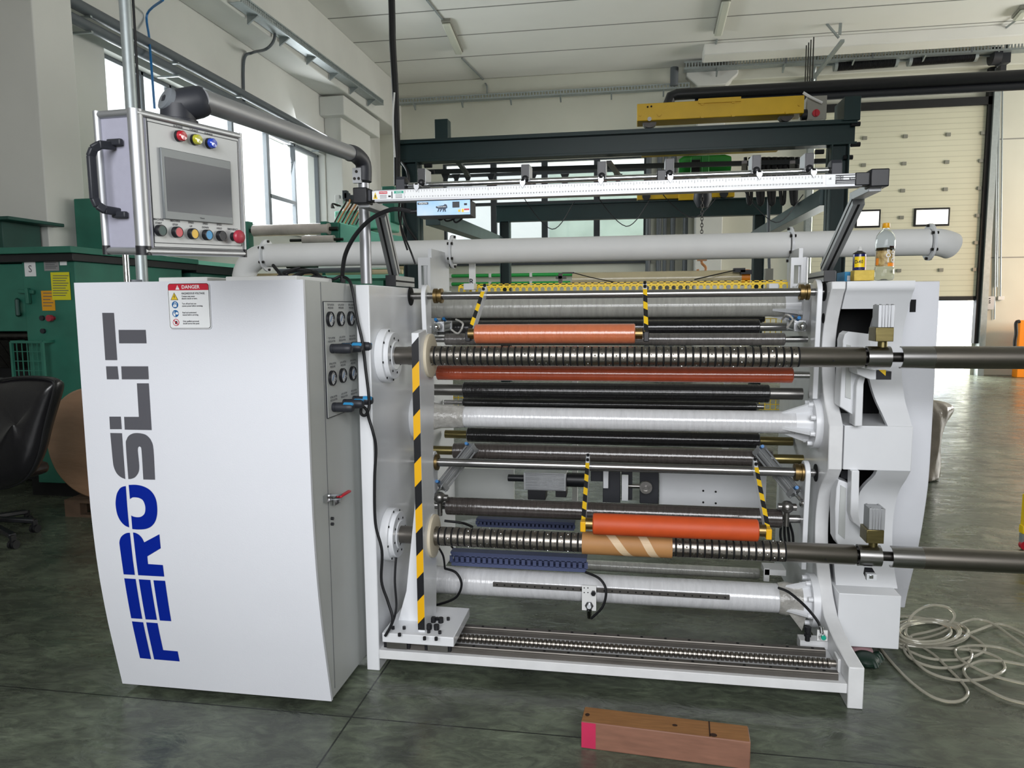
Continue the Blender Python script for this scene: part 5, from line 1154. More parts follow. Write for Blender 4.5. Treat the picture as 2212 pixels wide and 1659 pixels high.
lion = [(0, 0.55), (0.02, 0.75), (0.1, 0.72), (0.05, 0.55), (0.1, 0.45), (0.18, 0.5), (0.2, 0.3), (0.12, 0.05), (0.2, 0.0), (0.28, 0.25), (0.33, 0.42), (0.4, 0.3), (0.32, 0.05), (0.4, 0.0), (0.5, 0.3), (0.58, 0.4), (0.6, 0.1), (0.56, 0.0), (0.66, 0.0), (0.7, 0.3), (0.76, 0.1), (0.74, 0.0), (0.86, 0.0), (0.82, 0.3), (0.88, 0.45), (0.98, 0.5), (0.96, 0.75), (0.9, 0.95), (0.76, 1.0), (0.66, 0.85), (0.5, 0.8), (0.3, 0.78), (0.16, 0.68), (0.08, 0.62)]
ls = 0.22 * L_; g.mat(6).poly([(b0.x + L_ * 0.36 + a * ls, YQ, zq1 - 0.054 * 0.78 + b * 0.028) for a, b in lion]); g.mat(3).text('MAKE IN INDIA', (b0.x + L_ * 0.47, YQ - 0.0006, zq1 - 0.054 * 0.44), (1, 0, 0), (0, 0, 1), 0.0048, True)
g.build('front_label', ['box_sky', 'ink', 'charcoal', 'sign_white', 'sign_red', 'sign_yellow', 'lion_ink'], bxx, smooth=False)
g = MB(); g.cyl((b0.x - 0.012, YM + 0.02, (zq0 + zq1) / 2 - 0.004), (b0.x, YM + 0.02, (zq0 + zq1) / 2 - 0.004), 0.014); g.cyl((b0.x - 0.035, YM + 0.02, (zq0 + zq1) / 2 - 0.004), (b0.x - 0.012, YM + 0.02, (zq0 + zq1) / 2 - 0.004), 0.009); g.build('cable_gland', 'black_plastic', bxx)
zq = (zq0 + zq1) / 2 - 0.004
cable('power_cable', [(b0.x - 0.03, YM + 0.02, zq), at(850, 452, y=2.73), at(806, 470, y=2.76), at(770, 505, y=2.8), at(746, 550, y=2.83), at(739, 600, y=2.85), (at(739, 608, y=2.85).x, 2.85, 1.66)], 0.0085, parent=ms, n=10)
cable('hanging_cable', [at(863, 436, y=2.85), at(862, 470, y=2.9), at(872, 505, y=2.95), at(888, 545, y=3.0), at(897, 570, y=3.0)], 0.004, parent=ms); cable('hanging_cable', [at(870, 440, y=2.9), at(866, 490, y=2.95), at(880, 540, y=3.0)], 0.004, parent=ms)
for k, (a_, b_, c_) in enumerate(((940, 462, 960), (955, 462, 985), (975, 462, 1000))): cable('hanging_cable', [at(a_, 455, y=2.8), at(a_ + 8, 474 + 3 * k, y=2.8), at(c_, 470, y=2.8), at(c_ + 8, 455, y=2.8)], 0.0035, parent=ms, n=6)

# black cable lying on the cabinet and hanging down its side
cb = thing('black_cable', 'loose black cable coiled on the cabinet top and hanging down past the gauge panel', 'cable', (-1.35, 2.7, 1.648))
cable('coil', [at(590, 573, y=2.75), at(600, 585, y=2.72), at(618, 602, y=2.7), at(650, 590, y=2.8), at(684, 588, y=2.85), at(672, 600, y=2.8), at(635, 603, y=2.75), at(610, 596, y=2.8), at(640, 580, y=2.85), at(655, 590, y=2.85), at(628, 600, y=2.8), at(620, 590, y=2.78), at(660, 583, y=2.86), at(700, 602, y=2.8)], 0.0065, parent=cb)
cable('coil', [at(600, 598, y=2.78), at(630, 584, y=2.82), at(672, 586, y=2.84), at(690, 598, y=2.8), at(660, 604, y=2.76), at(622, 601, y=2.76), at(612, 590, y=2.8), at(648, 578, y=2.83)], 0.0065, parent=cb)
g = MB(); g.bar(at(679, 600, y=2.78), at(703, 602, y=2.78), 0.03, 0.02); g.build('plug', 'black_plastic', cb, bevel=0.003)
g = MB(); g.box(at(736, 611, y=2.83), at(746, 596, y=2.86)); g.build('clip', 'black_plastic', cb, bevel=0.002)
YC = 2.795; XC = CX1 + 0.012
def cs(px, py, o=0.0):  # point just in front of the side faces
    p = at(px, py, x=CX1 + 0.010); 
    if p.y > 2.80: p = at(px, py, y=2.80 + o)
    return p
cable('hanging_run', [at(700, 601, y=2.80), at(720, 603, y=2.83), at(737, 597, y=2.84), at(755, 607, y=2.815), cs(764, 640), cs(772, 690), cs(783, 740), cs(790, 800), cs(796, 850), cs(797, 880), at(789, 897, y=2.78), at(780, 893, y=2.77), at(782, 878, y=2.77), at(792, 886, y=2.78), at(797, 905, y=2.79), at(806, 935, y=2.79), at(812, 970, y=2.80), at(809, 1040, y=2.80), at(811, 1130, y=2.80), at(825, 1190, y=2.80), at(824, 1255, y=2.80), at(838, 1300, y=2.80), at(848, 1340, y=2.79), at(832, 1374, y=2.785)], 0.0062, parent=cb, n=7)
cable('hanging_run', [at(872, 1160, y=2.99), at(858, 1190, y=2.95), at(853, 1250, y=2.92), at(856, 1310, y=2.9), at(848, 1345, y=2.85), at(832, 1374, y=2.79)], 0.005, parent=cb)

# ================================================================== AIR DUCT behind the machine
YD = 4.35
du = thing('air_duct', 'long white flanged trim duct running behind the machine with an elbow at each end', 'duct', (at(1300, 540, y=YD).x, YD, 0))
dc = at(1200, 539.5, y=YD); DR = 53 / 2 / FPX * dist_of(dc); DZ = dc.z
xs_ = [at(px, 540, y=YD).x for px in (575, 977, 1704, 2004)]
for a_, b_ in zip(xs_, xs_[1:]): MB().cyl((a_ + 0.012, YD, DZ), (b_ - 0.004, YD, DZ), DR, seg=40).build('duct_section', 'white_matt', du)
for x in xs_:
    g = MB()
    for dx in (0, 0.006): g.lathe((x + dx, YD, DZ), (1, 0, 0), [(0, DR * 0.9), (0, DR * 1.38), (0.005, DR * 1.38), (0.005, DR * 0.9)], 40, caps=False)
    fl = g.build('duct_flange', 'white_paint', du)
    g = MB()
    for k in range(6):
        a = PI / 2 + 2 * PI * k / 6; c = Vector((x, YD + DR * 1.22 * math.cos(a), DZ + DR * 1.22 * math.sin(a))); MB().cyl(c - Vector((0.012, 0, 0)), c + Vector((0.022, 0, 0)), 0.008, seg=8).build('bolt', 'steel_dark', fl)
el = MB(); R_ = 0.16; pts = [(xs_[0], YD, DZ)] + [(xs_[0] - R_ * math.sin(PI / 2 * k / 8) - 0.002, YD, DZ - R_ * (1 - math.cos(PI / 2 * k / 8))) for k in range(9)] + [(xs_[0] - R_ - 0.002, YD, 1.2)]; el.tube(pts, DR, 32); el.build('duct_elbow', 'white_matt', du)
el = MB(); dd = Vector((0, 0.80, -0.60)); R_ = 0.20; pts = [Vector((xs_[3] + 0.010, YD, DZ))] + [Vector((xs_[3] + 0.012 + R_ * math.sin(math.radians(34) * k / 8), YD, DZ)) + dd * (R_ * (1 - math.cos(math.radians(34) * k / 8))) for k in range(9)]; el.tube(pts, DR, 32); el.build('duct_elbow', 'white_matt', du)
for (a_, b_, c_, d_, Y_) in ((904, 929, 556, 625, 3.95), (1707, 1737, 556, 622, 4.05)):
    p_, q_ = at(a_, d_, y=Y_), at(b_, c_, y=Y_); w_ = q_.x - p_.x; h_ = q_.z - p_.z; g = MB()
    g.box((p_.x, Y_, p_.z - 0.1), (p_.x + w_ * 0.25, Y_ + 0.03, q_.z)).box((q_.x - w_ * 0.2, Y_, p_.z - 0.1), (q_.x, Y_ + 0.03, q_.z)).box((p_.x + w_ * 0.25, Y_, q_.z - h_ * 0.25), (q_.x - w_ * 0.2, Y_ + 0.03, q_.z)).box((p_.x + w_ * 0.25, Y_, p_.z - 0.1), (q_.x - w_ * 0.2, Y_ + 0.03, p_.z + h_ * 0.14))
    g.box((q_.x - 0.02, Y_ + 0.03, p_.z - 0.1), (q_.x, YD + 0.02, q_.z + 0.05)); g.build('duct_bracket', 'white_paint', mc)
for px in (920, 1737):
    x = at(px, 590, y=YD).x; g = MB(); g.cyl((x, YD, 1.2), (x, YD, DZ - DR + 0.01), 0.016 if px == 920 else 0.02); g.build('duct_support', 'white_paint', du)
g = MB(); x = at(1020, 590, y=YD + 0.1).x; g.mat(0).box((x - 0.02, YD + 0.1, 1.55), (x + 0.02, YD + 0.11, DZ)); g.mat(1).text('R.', (x, YD + 0.099, 1.70), (1, 0, 0), (0, 0, 1), 0.05, True); g.build('tag_strip', ['white_matt', 'ink'], du, smooth=False)

# yellow punched guard rail and beige roll behind the top of the machine
def perforated(px0, px1, ytop, ybot, Y, lab):
    a_, b_ = at(px0, (ytop + ybot) / 2, y=Y).x, at(px1, (ytop + ybot) / 2, y=Y).x; z1_, z0_ = at((px0 + px1) / 2, ytop, y=Y).z, at((px0 + px1) / 2, ybot, y=Y).z
    h_ = z1_ - z0_; n = int((b_ - a_) / 0.036); pw = (b_ - a_) / n; g = MB(); zc2 = z0_ + h_ * 0.32; rr = h_ * 0.24
    for k in range(n):
        x = a_ + pw * k; cx = x + pw / 2; ring = [(cx + rr * math.cos(2 * PI * i / 12), zc2 + rr * math.sin(2 * PI * i / 12)) for i in range(12)]
        sq_ = []
        for i in range(12):
            t_ = 2 * PI * i / 12; c_, s_ = math.cos(t_), math.sin(t_); m_ = max(abs(c_) / (pw / 2), abs(s_) / (h_ * 0.32)); sq_.append((cx + c_ / m_, zc2 + s_ / m_))
        vs = [(u, Y, v) for u, v in ring] + [(u, Y, v) for u, v in sq_]; g.add(vs, [(i, (i + 1) % 12, 12 + (i + 1) % 12, 12 + i) for i in range(12)])
        g.add([(x, Y, zc2 + h_ * 0.32), (x + pw, Y, zc2 + h_ * 0.32), (x + pw, Y + 0.03, zc2 + h_ * 0.32), (x, Y + 0.03, zc2 + h_ * 0.32)], [(0, 1, 2, 3)])
        g.add([(x, Y + 0.03, zc2 + h_ * 0.32), (x + pw * 0.35, Y + 0.03, zc2 + h_ * 0.32), (x + pw * 0.35, Y + 0.03, z1_), (x, Y + 0.03, z1_)], [(0, 1, 2, 3)])
    g.box((a_, Y + 0.002, zc2 + h_ * 0.32), (b_, Y + 0.004, zc2 + h_ * 0.46)); g.box((a_, Y + 0.03, z1_ - h_ * 0.08), (b_, Y + 0.033, z1_)).box((a_, Y + 0.03, z1_ - h_ * 0.42), (b_, Y + 0.033, z1_ - h_ * 0.34))
    o_ = g.build('perforated_guard', 'guard_yellow', mc, smooth=False, label=lab); m_ = o_.modifiers.new('solid', 'SOLIDIFY'); m_.thickness = 0.002; return o_
perforated(990, 1702, 609, 629, 4.12, 'yellow perforated guard rail along the back of the machine')
g = MB()
for a_, b_ in ((1663, 1680), (1003, 1022)): fbox(g, a_ - 2, 612, b_ + 2, 626, 4.0, 0.08)
g.build('sensor_box', 'white_paint', mc, bevel=0.003)

# ================================================================== THINGS ON THE RIGHT-HAND COVER
def lathe_thing(): pass
yc_ = 3.42; TZ = 1.6455
x_ = at(1830, 595, y=3.5).x
t_ = MB(); t_.box((at(1818, 596, y=3.5).x, 3.45, TZ), (at(1846, 596, y=3.5).x, 3.58, at(1830, 588, y=3.5).z)); o = t_.build('small_box', 'box_blue', bevel=0.002); tag(o, 'small blue carton lying behind the yellow sponge and the spray can', 'box')
MB().box((at(1830, 596, y=3.45).x, 3.4485, TZ + 0.004), (at(1840, 596, y=3.45).x, 3.4495, TZ + 0.026)).build('box_label', 'sign_white', o)
cx_ = at(1856, 570, y=3.42).x; sc_ = thing('spray_can', 'blue and yellow lubricant spray can without its cap', 'spray can', (cx_, 3.42, TZ)); rr = 0.0265
zt_c = at(1856, 545, y=3.42).z
g = MB(); g.lathe((cx_, 3.42, TZ), (0, 0, 1), [(0, rr * 0.95), (0.003, rr), (zt_c - TZ - 0.012, rr), (zt_c - TZ - 0.008, rr * 0.97)], 36); bd = g.build('can_body', 'can_blue', sc_)
g = MB(); z_ = zt_c - 0.008; g.mat(0).lathe((cx_, 3.42, z_), (0, 0, 1), [(0, rr), (0.003, rr * 1.02), (0.008, rr * 0.7), (0.012, rr * 0.45), (0.014, rr * 0.42)], 32); g.mat(1).lathe((cx_, 3.42, z_ + 0.012), (0, 0, 1), [(0, 0.009), (0.012, 0.008), (0.013, 0.006), (0.02, 0.0055)], 20); g.build('nozzle', ['steel_dark', 'white_matt'], sc_)
def wrap(mb, cx, cy, r, a0, a1, z0, z1, n=12):
    vs = []
    for k in range(n + 1):
        a = math.radians(a0 + (a1 - a0) * k / n)
        for z in (z0, z1): vs.append((cx + r * math.sin(a), cy - r * math.cos(a), z))
    return mb.add(vs, [(2 * k, 2 * k + 2, 2 * k + 3, 2 * k + 1) for k in range(n)])
g = MB(); zl = at(1856, 577, y=3.39).z; zh = at(1856, 554, y=3.39).z
g.mat(0); wrap(g, cx_, 3.42, rr + 0.0005, -60, 38, zl, zh); g.mat(0).poly([(cx_ + (rr + 0.0005) * math.sin(math.radians(a)), 3.42 - (rr + 0.0005) * math.cos(math.radians(a)), z) for a, z in ((-60, zl), (-40, zl - 0.006), (0, zl - 0.009), (20, zl - 0.006), (38, zl))])
g.mat(1)
for ch, a in (('D', -42), ('-', -26), ('4', -12), ('0', 8)):
    aa = math.radians(a); g.text(ch, (cx_ + (rr + 0.0012) * math.sin(aa), 3.42 - (rr + 0.0012) * math.cos(aa), (zl + zh) / 2), (math.cos(aa), math.sin(aa), 0), (0, 0, 1), 0.021, True, 0.8)
g.mat(2); wrap(g, cx_, 3.42, rr + 0.0005, 44, 62, zl - 0.03, zh + 0.003, 4); g.mat(3)
for k in range(7): wrap(g, cx_, 3.42, rr + 0.0005, -50, 20 - 4 * (k % 3), zl - 0.016 - 0.004 * k, zl - 0.0145 - 0.004 * k, 6)
g.build('can_label', ['can_yellow', 'ink', 'red', 'paper_grey'], bd, smooth=False)
p_, q_ = at(1845, 603, y=3.34), at(1888, 583, y=3.34)
g = MB(); g.box((p_.x, 3.34, TZ), (q_.x + 0.004, 3.40, q_.z)); tag(g.build('sponge', 'sponge', bevel=0.004), 'yellow sponge block on the white cover in front of the spray can', 'sponge')
cx_ = at(1911, 560, y=3.36).x; bt = thing('water_bottle', 'clear plastic drink bottle with yellow cap and brown citrus label', 'bottle', (cx_, 3.36, TZ))
zcap = at(1911, 480, y=3.36).z; Hb = zcap - TZ
prof = [(0.0, 0.018), (0.002, 0.024), (0.012, 0.0285), (0.05, 0.028), (0.055, 0.0265), (0.062, 0.0262), (0.125, 0.0262), (0.132, 0.0275), (0.15, 0.0285), (0.175, 0.0280), (0.195, 0.024), (0.21, 0.0165), (0.22, 0.0088), (0.235, 0.0088)]
k_ = Hb / 0.25; kr_ = k_ * 1.40; prof = [(a * k_, b * kr_) for a, b in prof]
g = MB(); g.lathe((cx_, 3.36, TZ), (0, 0, 1), prof, 40, caps=False); g.lathe((cx_, 3.36, TZ), (0, 0, 1), [(0.001, 0.0), (0.006 * k_, 0.008), (0.0, 0.018 * kr_)], 40, caps=False)
bo = g.build('bottle_body', 'pet', bt); m_ = bo.modifiers.new('solid', 'SOLIDIFY'); m_.thickness = 0.0006
g = MB(); g.lathe((cx_, 3.36, TZ + 0.224 * k_), (0, 0, 1), [(0, 0.0145 * k_), (0.002, 0.0155 * k_), (0.020 * k_, 0.0150 * k_), (0.022 * k_, 0.013 * k_)], 28); g.build('bottle_cap', 'cap_yellow', bt)
g = MB(); rl = 0.0270 * kr_; z0_, z1_ = TZ + 0.060 * k_, TZ + 0.140 * k_
g.mat(0); wrap(g, cx_, 3.36, rl, -85, 85, z0_, z1_, 16); g.mat(1); wrap(g, cx_, 3.36, rl + 0.0004, -80, -55, z0_ + 0.006, z0_ + 0.035, 4); wrap(g, cx_, 3.36, rl + 0.0004, 2, 55, z0_, z0_ + 0.014, 6); g.mat(2); wrap(g, cx_, 3.36, rl + 0.0004, 8, 45, z1_, z1_ + 0.006, 5)
g.mat(3)
for i, (row) in enumerate(('EX', 'OT', 'IC')):
    for j, ch in enumerate(row):
        aa = math.radians(3 + 32 * j); g.text(ch, (cx_ + (rl + 0.0008) * math.sin(aa), 3.36 - (rl + 0.0008) * math.cos(aa), z1_ - 0.013 - 0.0205 * i), (math.cos(aa), math.sin(aa), 0), (0, 0, 1), 0.026, True)
g.build('bottle_label', ['label_brown', 'label_orange', 'red', 'sign_white'], bt, smooth=False)
g = MB(); c = at(1801, 590, y=3.6); g.box((at(1790, 600, y=3.6).x, 3.6, 1.645), (at(1806, 600, y=3.6).x, 3.66, at(1797, 586, y=3.6).z)); g.build('terminal_box', 'white_matt', mc, bevel=0.002)

# ================================================================== THINGS ON THE FLOOR
# wooden block
A_, B_ = at(1255, 1616, z=0), at(1620, 1664, z=0); hb_ = at(1255, 1558, y=A_.y).z
dv = (B_ - A_); bk = at(1263, 1527, z=hb_) - at(1255, 1558, z=hb_); bk = Vector((-dv.y, dv.x, 0)).normalized() * bk.length
wb_ = MB(); wb_.obox(A_, dv, bk, (0, 0, hb_)); o = wb_.build('wooden_block', 'wood_red', bevel=0.004); tag(o, 'reddish wooden block with a pink painted end on the floor before the machine', 'wood block')
g = MB(); e = 0.0012
g.mat(0).quad(A_ + Vector((0, 0, hb_ + e)) + dv * 0.004, dv * 0.99, bk * 0.985)
du_ = dv.normalized(); bn = -bk.normalized() * e
g.mat(1).quad(A_ + bn + Vector((0, 0, 0.004)) + dv * 0.003, dv * 0.088, Vector((0, 0, hb_ - 0.006)))
for u, v, a_, b_ in ((0.565, 0.45, 0.009, 0.007), (0.79, 0.12, 0.012, 0.011), (0.03, 0.45, 0.008, 0.01)):
    c = A_ + Vector((0, 0, hb_ + 2 * e)) + dv * u + bk * v; g.mat(2).poly([c + du_ * a_ * math.cos(2 * PI * k / 14) + bk.normalized() * b_ * math.sin(2 * PI * k / 14) for k in range(14)])
g.mat(2).quad(A_ + Vector((0, 0, hb_ + 2 * e)) + dv * 0.765, dv * 0.008, bk * 0.98)
g.build('painted_end', ['wood_edge', 'wood_pink', 'wood_knot'], o, smooth=False)
# coiled clear hose
def hz(pts, r=0.0075, z=0.009, lift=None):
    out = []
    for i, (a_, b_) in enumerate(pts):
        zz_ = z + (lift(i) if lift else 0); out.append(at(1820 + a_ / 5.53, 1250 + b_ / 5.53, z=zz_))
    return out
hs = thing('clear_hose', 'tangle of clear plastic hose looping on the floor beside the machine foot', 'hose', (1.35, 3.2, 0))
H_ = [([(735, 720), (900, 790), (1080, 900), (1250, 1060), (1400, 1210), (1480, 1310), (1490, 1390), (1400, 1460), (1240, 1465), (1050, 1400), (850, 1260), (680, 1100), (530, 930), (430, 790), (400, 730), (430, 695), (520, 715), (640, 790), (830, 880), (1000, 945), (1180, 970), (1400, 965), (1580, 925), (1690, 860), (1680, 790), (1560, 700), (1350, 590), (1100, 500), (850, 455), (680, 450)], 0.009, None),
      ([(2300, 720), (2168, 660), (2050, 600), (1900, 545), (1780, 555), (1550, 640), (1300, 730), (1100, 790), (950, 780), (820, 720), (760, 660), (770, 560), (830, 440), (950, 350), (1100, 315), (1240, 340), (1330, 410), (1320, 490), (1200, 580), (1000, 640), (830, 680), (760, 760), (790, 860), (860, 980), (1000, 1100), (1200, 1180), (1450, 1215), (1700, 1195), (1880, 1130), (1940, 1060), (1880, 960), (1700, 880), (1450, 845), (1100, 820), (900, 770), (700, 640)], 0.012, lambda i: 0.11 * math.exp(-((i - 14) / 3.0) ** 2)),
      ([(2300, 900), (2168, 800), (2000, 680), (1850, 570), (1700, 500), (1550, 490), (1350, 560), (1150, 660), (950, 715), (780, 730)], 0.02, None),
      ([(2300, 1000), (2168, 930), (1900, 830), (1650, 800), (1450, 810), (1350, 850), (1380, 940), (1550, 1050), (1800, 1160), (2168, 1255), (2300, 1280)], 0.018, None),
      ([(2300, 1060), (2168, 1030), (1900, 985), (1680, 980), (1520, 1030), (1450, 1090), (1500, 1190), (1700, 1310), (1950, 1430), (2168, 1490), (2300, 1530)], 0.014, None),
      ([(1500, 830), (1545, 900), (1500, 1000), (1350, 1055), (1150, 1065), (950, 1020), (800, 940), (735, 850), (740, 760), (820, 700)], 0.010, None)]
for pts, z, lf in H_: MB().tube(spline(hz(pts, z=z, lift=lf), 6), 0.0062, 10).build('hose_loop', 'hose_clear', hs)
for k in range(6):
    cx2, cy2, ra, rb = 1010 + 25 * math.sin(k * 2.1), 640 + 12 * math.cos(k * 1.7), 500 - 38 * k, 165 - 9 * k
    pts = [(cx2 + ra * math.cos(2 * PI * i / 16 + k), cy2 + rb * math.sin(2 * PI * i / 16 + k)) for i in range(16)]
    cen = [at(1820 + a_ / 5.53, 1250 + b_ / 5.53, z=0.012 + 0.011 * k) for a_, b_ in pts]; cen = spline(cen, 5, closed=True); cen.append(cen[0]); MB().tube(cen, 0.0062, 8).build('hose_loop', 'hose_clear', hs)
# dark glove under the cover
gl = thing('work_glove', 'dark green work glove lying on the floor under the white cover', 'glove', at(1872, 1425, z=0))
c = at(1870, 1424, z=0.03); g = MB(); g.ball(c, 0.055, 18, (1.0, 1.1, 0.55)); g.build('palm', 'glove_green', gl)
g = MB(); g.ball(at(1860, 1404, z=0.035), 0.045, 16, (1.1, 1.2, 0.6)); g.build('cuff', 'glove_pink', gl)
for k in range(4):
    s_ = at(1876 + 4 * k, 1428 - 4 * k, z=0.03); e_ = at(1893 + 4 * k, 1444 - 6 * k, z=0.02)
    MB().tube(spline([s_, s_.lerp(e_, 0.5) + Vector((0, 0, 0.018)), e_], 4), 0.012, 10).build('finger', 'glove_green', gl)
# wrapped sack behind the machine
bp_ = at(2024, 1046, z=0); g = MB(); n = 16; zs = [0, 0.02, 0.2, 0.45, 0.62, 0.75, 0.86, 0.93, 0.96]
hB = at(2024, 870, y=bp_.y).z; vs = []; S = 20
rads = [0.12, 0.15, 0.12, 0.11, 0.125, 0.16, 0.17, 0.12, 0.02]
for zi, rd in zip(zs, rads):
    for k in range(S):
        a = 2 * PI * k / S; w_ = rd * (1 + 0.14 * math.sin(3 * a + 9 * zi) + 0.13 * math.sin(7 * a + 17 * zi)); vs.append((bp_.x - 0.04 + w_ * math.cos(a) + 0.07 * (zi - 0.3) * (zi > 0.4), bp_.y + 0.2 + w_ * math.sin(a), zi / 0.96 * hB))
g.add(vs, [(j * S + k, j * S + (k + 1) % S, (j + 1) * S + (k + 1) % S, (j + 1) * S + k) for j in range(len(zs) - 1) for k in range(S)] + [tuple(range(S))[::-1], tuple((len(zs) - 1) * S + k for k in range(S))])
o = g.build('plastic_sack', 'bag', angle=80); m_ = o.modifiers.new('sub', 'SUBSURF'); m_.levels = 2; m_.render_levels = 2; tag(o, 'tall crumpled film-wrapped sack standing on the floor behind the white machine cover', 'sack')
# right-hand housing of the machine (tall panel)
HX0, HX1 = 1.17, 1.35
hp_ = [list(at(*q, x=1.35)) for q in ((2031, 607), (2018, 800), (2013, 958), (2005, 1053), (1989, 1159), (1973, 1233), (1960, 1286), (1952, 1310))]
yy0 = hp_[0][1]; pr = [(yy0, 1.645), (yy0, 0.9)] + [(max(p[1], yy0), p[2]) for p in hp_[3:]] ; pr = [p for p in pr if p[1] > 0.04]; pr.append((pr[-1][0] + 0.02, 0.04))
sm = [(p.y, p.z) for p in spline([(0, a, b) for a, b in pr[1:]], 4)]; pr = [pr[0]] + sm
tg = thing('drive_housing', 'tall white drive housing with a curved lower edge behind the right side cover', 'cabinet', (1.3, 3.9, 0))
g = MB(); g.ext([(HX0, a, b) for a, b in pr] + [(HX0, 4.3, 0.04), (HX0, 4.3, 1.645)], (HX1 - HX0, 0, 0)); g.build('housing', 'white_powder', tg, bevel=0.004, angle=50)
c0 = at(1965, 674, y=yy0 - 0.002); c1 = at(1979, 647, y=yy0 - 0.002); MB().box((max(c0.x, HX0 + 0.001), yy0 - 0.003, c0.z), (c1.x, yy0 + 0.01, c1.z)).build('opening', 'black_matt', tg)
MB().box((1.2, 3.9, 0.0), (1.3, 4.1, 0.04)).build('foot', 'black_rubber', tg)

# ================================================================== GREEN GANTRY FRAME
YF, YR2 = 7.5, 13.0
def gx(px, Y, py=400): return at(px, py, y=Y).x
gr = thing('gantry_frame', 'dark green steel gantry frame of two high beams on four posts behind the machine', 'gantry', (-0.2, 10, 0))
zt, zb2 = at(1355, 283, y=YF - 0.08).z, at(1355, 331, y=YF - 0.08).z
xa_, xb3 = gx(860, YF, 310), gx(1846, YF, 300)
def ibeam(x0, x1, Y, z0, z1, w, name='beam', m='crane_green'):
    g = MB(); t = 0.022; g.box((x0, Y - w / 2, z1 - t), (x1, Y + w / 2, z1)).box((x0, Y - w / 2, z0), (x1, Y + w / 2, z0 + t)).box((x0, Y - 0.008, z0), (x1, Y + 0.008, z1)); return g.build(name, m, gr, bevel=0.002)
ibeam(xa_, xb3, YF, zb2, zt, 0.16)
MB().box((xa_ + 0.0, YF - 0.02, zt), (xb3, YF + 0.02, zt + 0.03)).build('crane_rail', 'crane_green', gr)
zt3, zb3 = at(1380, 435, y=YR2).z, at(1380, 472, y=YR2).z
ibeam(gx(1072, YR2, 450), gx(1690, YR2, 440), YR2, zb3, zt3, 0.16)
for (px, Y, z1, nm) in ((891, YF, zb2, 0), (1806, YF, zb2, 1), (1091, YR2, zb3, 2), (1641, YR2, zb3, 3)):
    x = gx(px, Y, 420); hw = 17 / FPX * Y if Y == YF else 10.5 / FPX * Y
    MB().box((x - hw, Y - 0.012, 0), (x + hw, Y + 0.012, z1)).box((x - hw, Y - 0.1, 0), (x - hw + 0.014, Y + 0.1, z1)).box((x + hw - 0.014, Y - 0.1, 0), (x + hw, Y + 0.1, z1)).build('post', 'crane_green', gr, bevel=0.002)
    MB().box((x - hw - 0.06, Y - 0.15, 0), (x + hw + 0.06, Y + 0.15, 0.02)).build('foot_plate', 'crane_green', gr)
for (pa, pb_) in (((935, 470), (1078, 522)), ((1790, 425), (1632, 512))):
    a_ = at(*pa, y=YF + 0.15); b_ = at(*pb_, y=YR2 - 0.1); g = MB(); g.bar(a_, b_, 0.16, 0.16); g.build('side_tie', 'crane_green_worn', gr, bevel=0.004)
g = MB(); fbox(g, 939, 257, 967, 300, YF + 0.3, 0.14); g.build('end_stop', 'crane_green', gr, bevel=0.003); 
x0s, x1s = gx(1818, YF, 230), gx(1853, YF, 230); g = MB(); g.box((x0s, YF - 0.1, zt), (x1s, YF + 0.25, at(1835, 208, y=YF - 0.1).z)); g.build('end_stop', 'crane_green', gr, bevel=0.003)
for (px, py) in ((1848, 268), (1848, 312), (1770, 328), (1832, 340), (870, 350), (925, 358), (930, 372)):
    c = at(px, py, y=YF - 0.05); MB().cyl(c - Vector((0.04, 0, 0)), c + Vector((0.04, 0, 0)), 0.022, seg=8).build('clamp', 'black_plastic', gr)
for (px, d_) in ((1000, -1), (1325, -1), (1618, 1), (1722, 1)):
    g = MB(); a_ = at(px - 10, 350, y=YF + 0.1); g.bar(a_, at(px + 12 * (-d_), 380, y=YF + 0.9), 0.05, 0.03); g.build('cable_arm', 'steel_dark', gr)
g = MB(); g.bar(at(905, 372, y=YF + 1.2), at(1790, 348, y=YF + 1.2), 0.05, 0.05); g.build('festoon_rail', 'frame_dark', gr)
for px in (962, 1060, 1150, 1220, 1335, 1010, 985):
    c = at(px, 385, y=YF + 1.2); g = MB(); g.ext([c + Vector((-0.05, 0, 0.05)), c + Vector((0.05, 0, 0.05)), c + Vector((0.02, 0, -0.02)), c + Vector((0.05, 0, -0.09)), c + Vector((-0.05, 0, -0.09)), c + Vector((-0.02, 0, -0.02))], (0, 0.03, 0)); g.build('festoon_trolley', 'frame_dark', gr)
# yellow travelling carriage on the front beam
zc0 = zt + 0.03
cr = thing('crane_carriage', 'yellow steel end carriage riding on top of the front gantry beam', 'crane carriage', (gx(1553, YF, 240), YF, zc0))
x0, x1 = gx(1376, YF, 240), gx(1731, YF, 235); zca, zcb = zc0 + 0.05, at(1555, 215, y=YF - 0.12).z
MB().box((x0, YF - 0.12, zca), (x1, YF + 0.12, zcb)).build('box_girder', 'crane_yellow', cr, bevel=0.006)
g = MB(); g.box((gx(1503, YF), YF - 0.14, zcb - 0.03), (gx(1592, YF), YF + 0.1, zcb + 0.012)); g.build('stiffener', 'crane_yellow', cr)
for px, py in ((1517, 223), (1584, 219), (1517, 251), (1584, 248), (1700, 242), (1424, 247), (1726, 227), (1383, 249)):
    c = at(px, py, y=YF - 0.12); g = MB(); g.cyl(c + Vector((0, 0.01, 0)), c - Vector((0, 0.012, 0)), 0.022 if px not in (1726, 1383) else 0.012, seg=6); g.build('bolt', 'crane_yellow', cr)
for px, py, m in ((1399, 231, 'black_matt'), (1407, 230, 'black_matt'), (1403, 257, 'steel')):
    c = at(px, py, y=YF - 0.12); g = MB(); g.cyl(c + Vector((0, 0.01, 0)), c - Vector((0, 0.004, 0)), 0.009 if m[0] == 'b' else 0.02, seg=14); g.build('pin', m, cr)
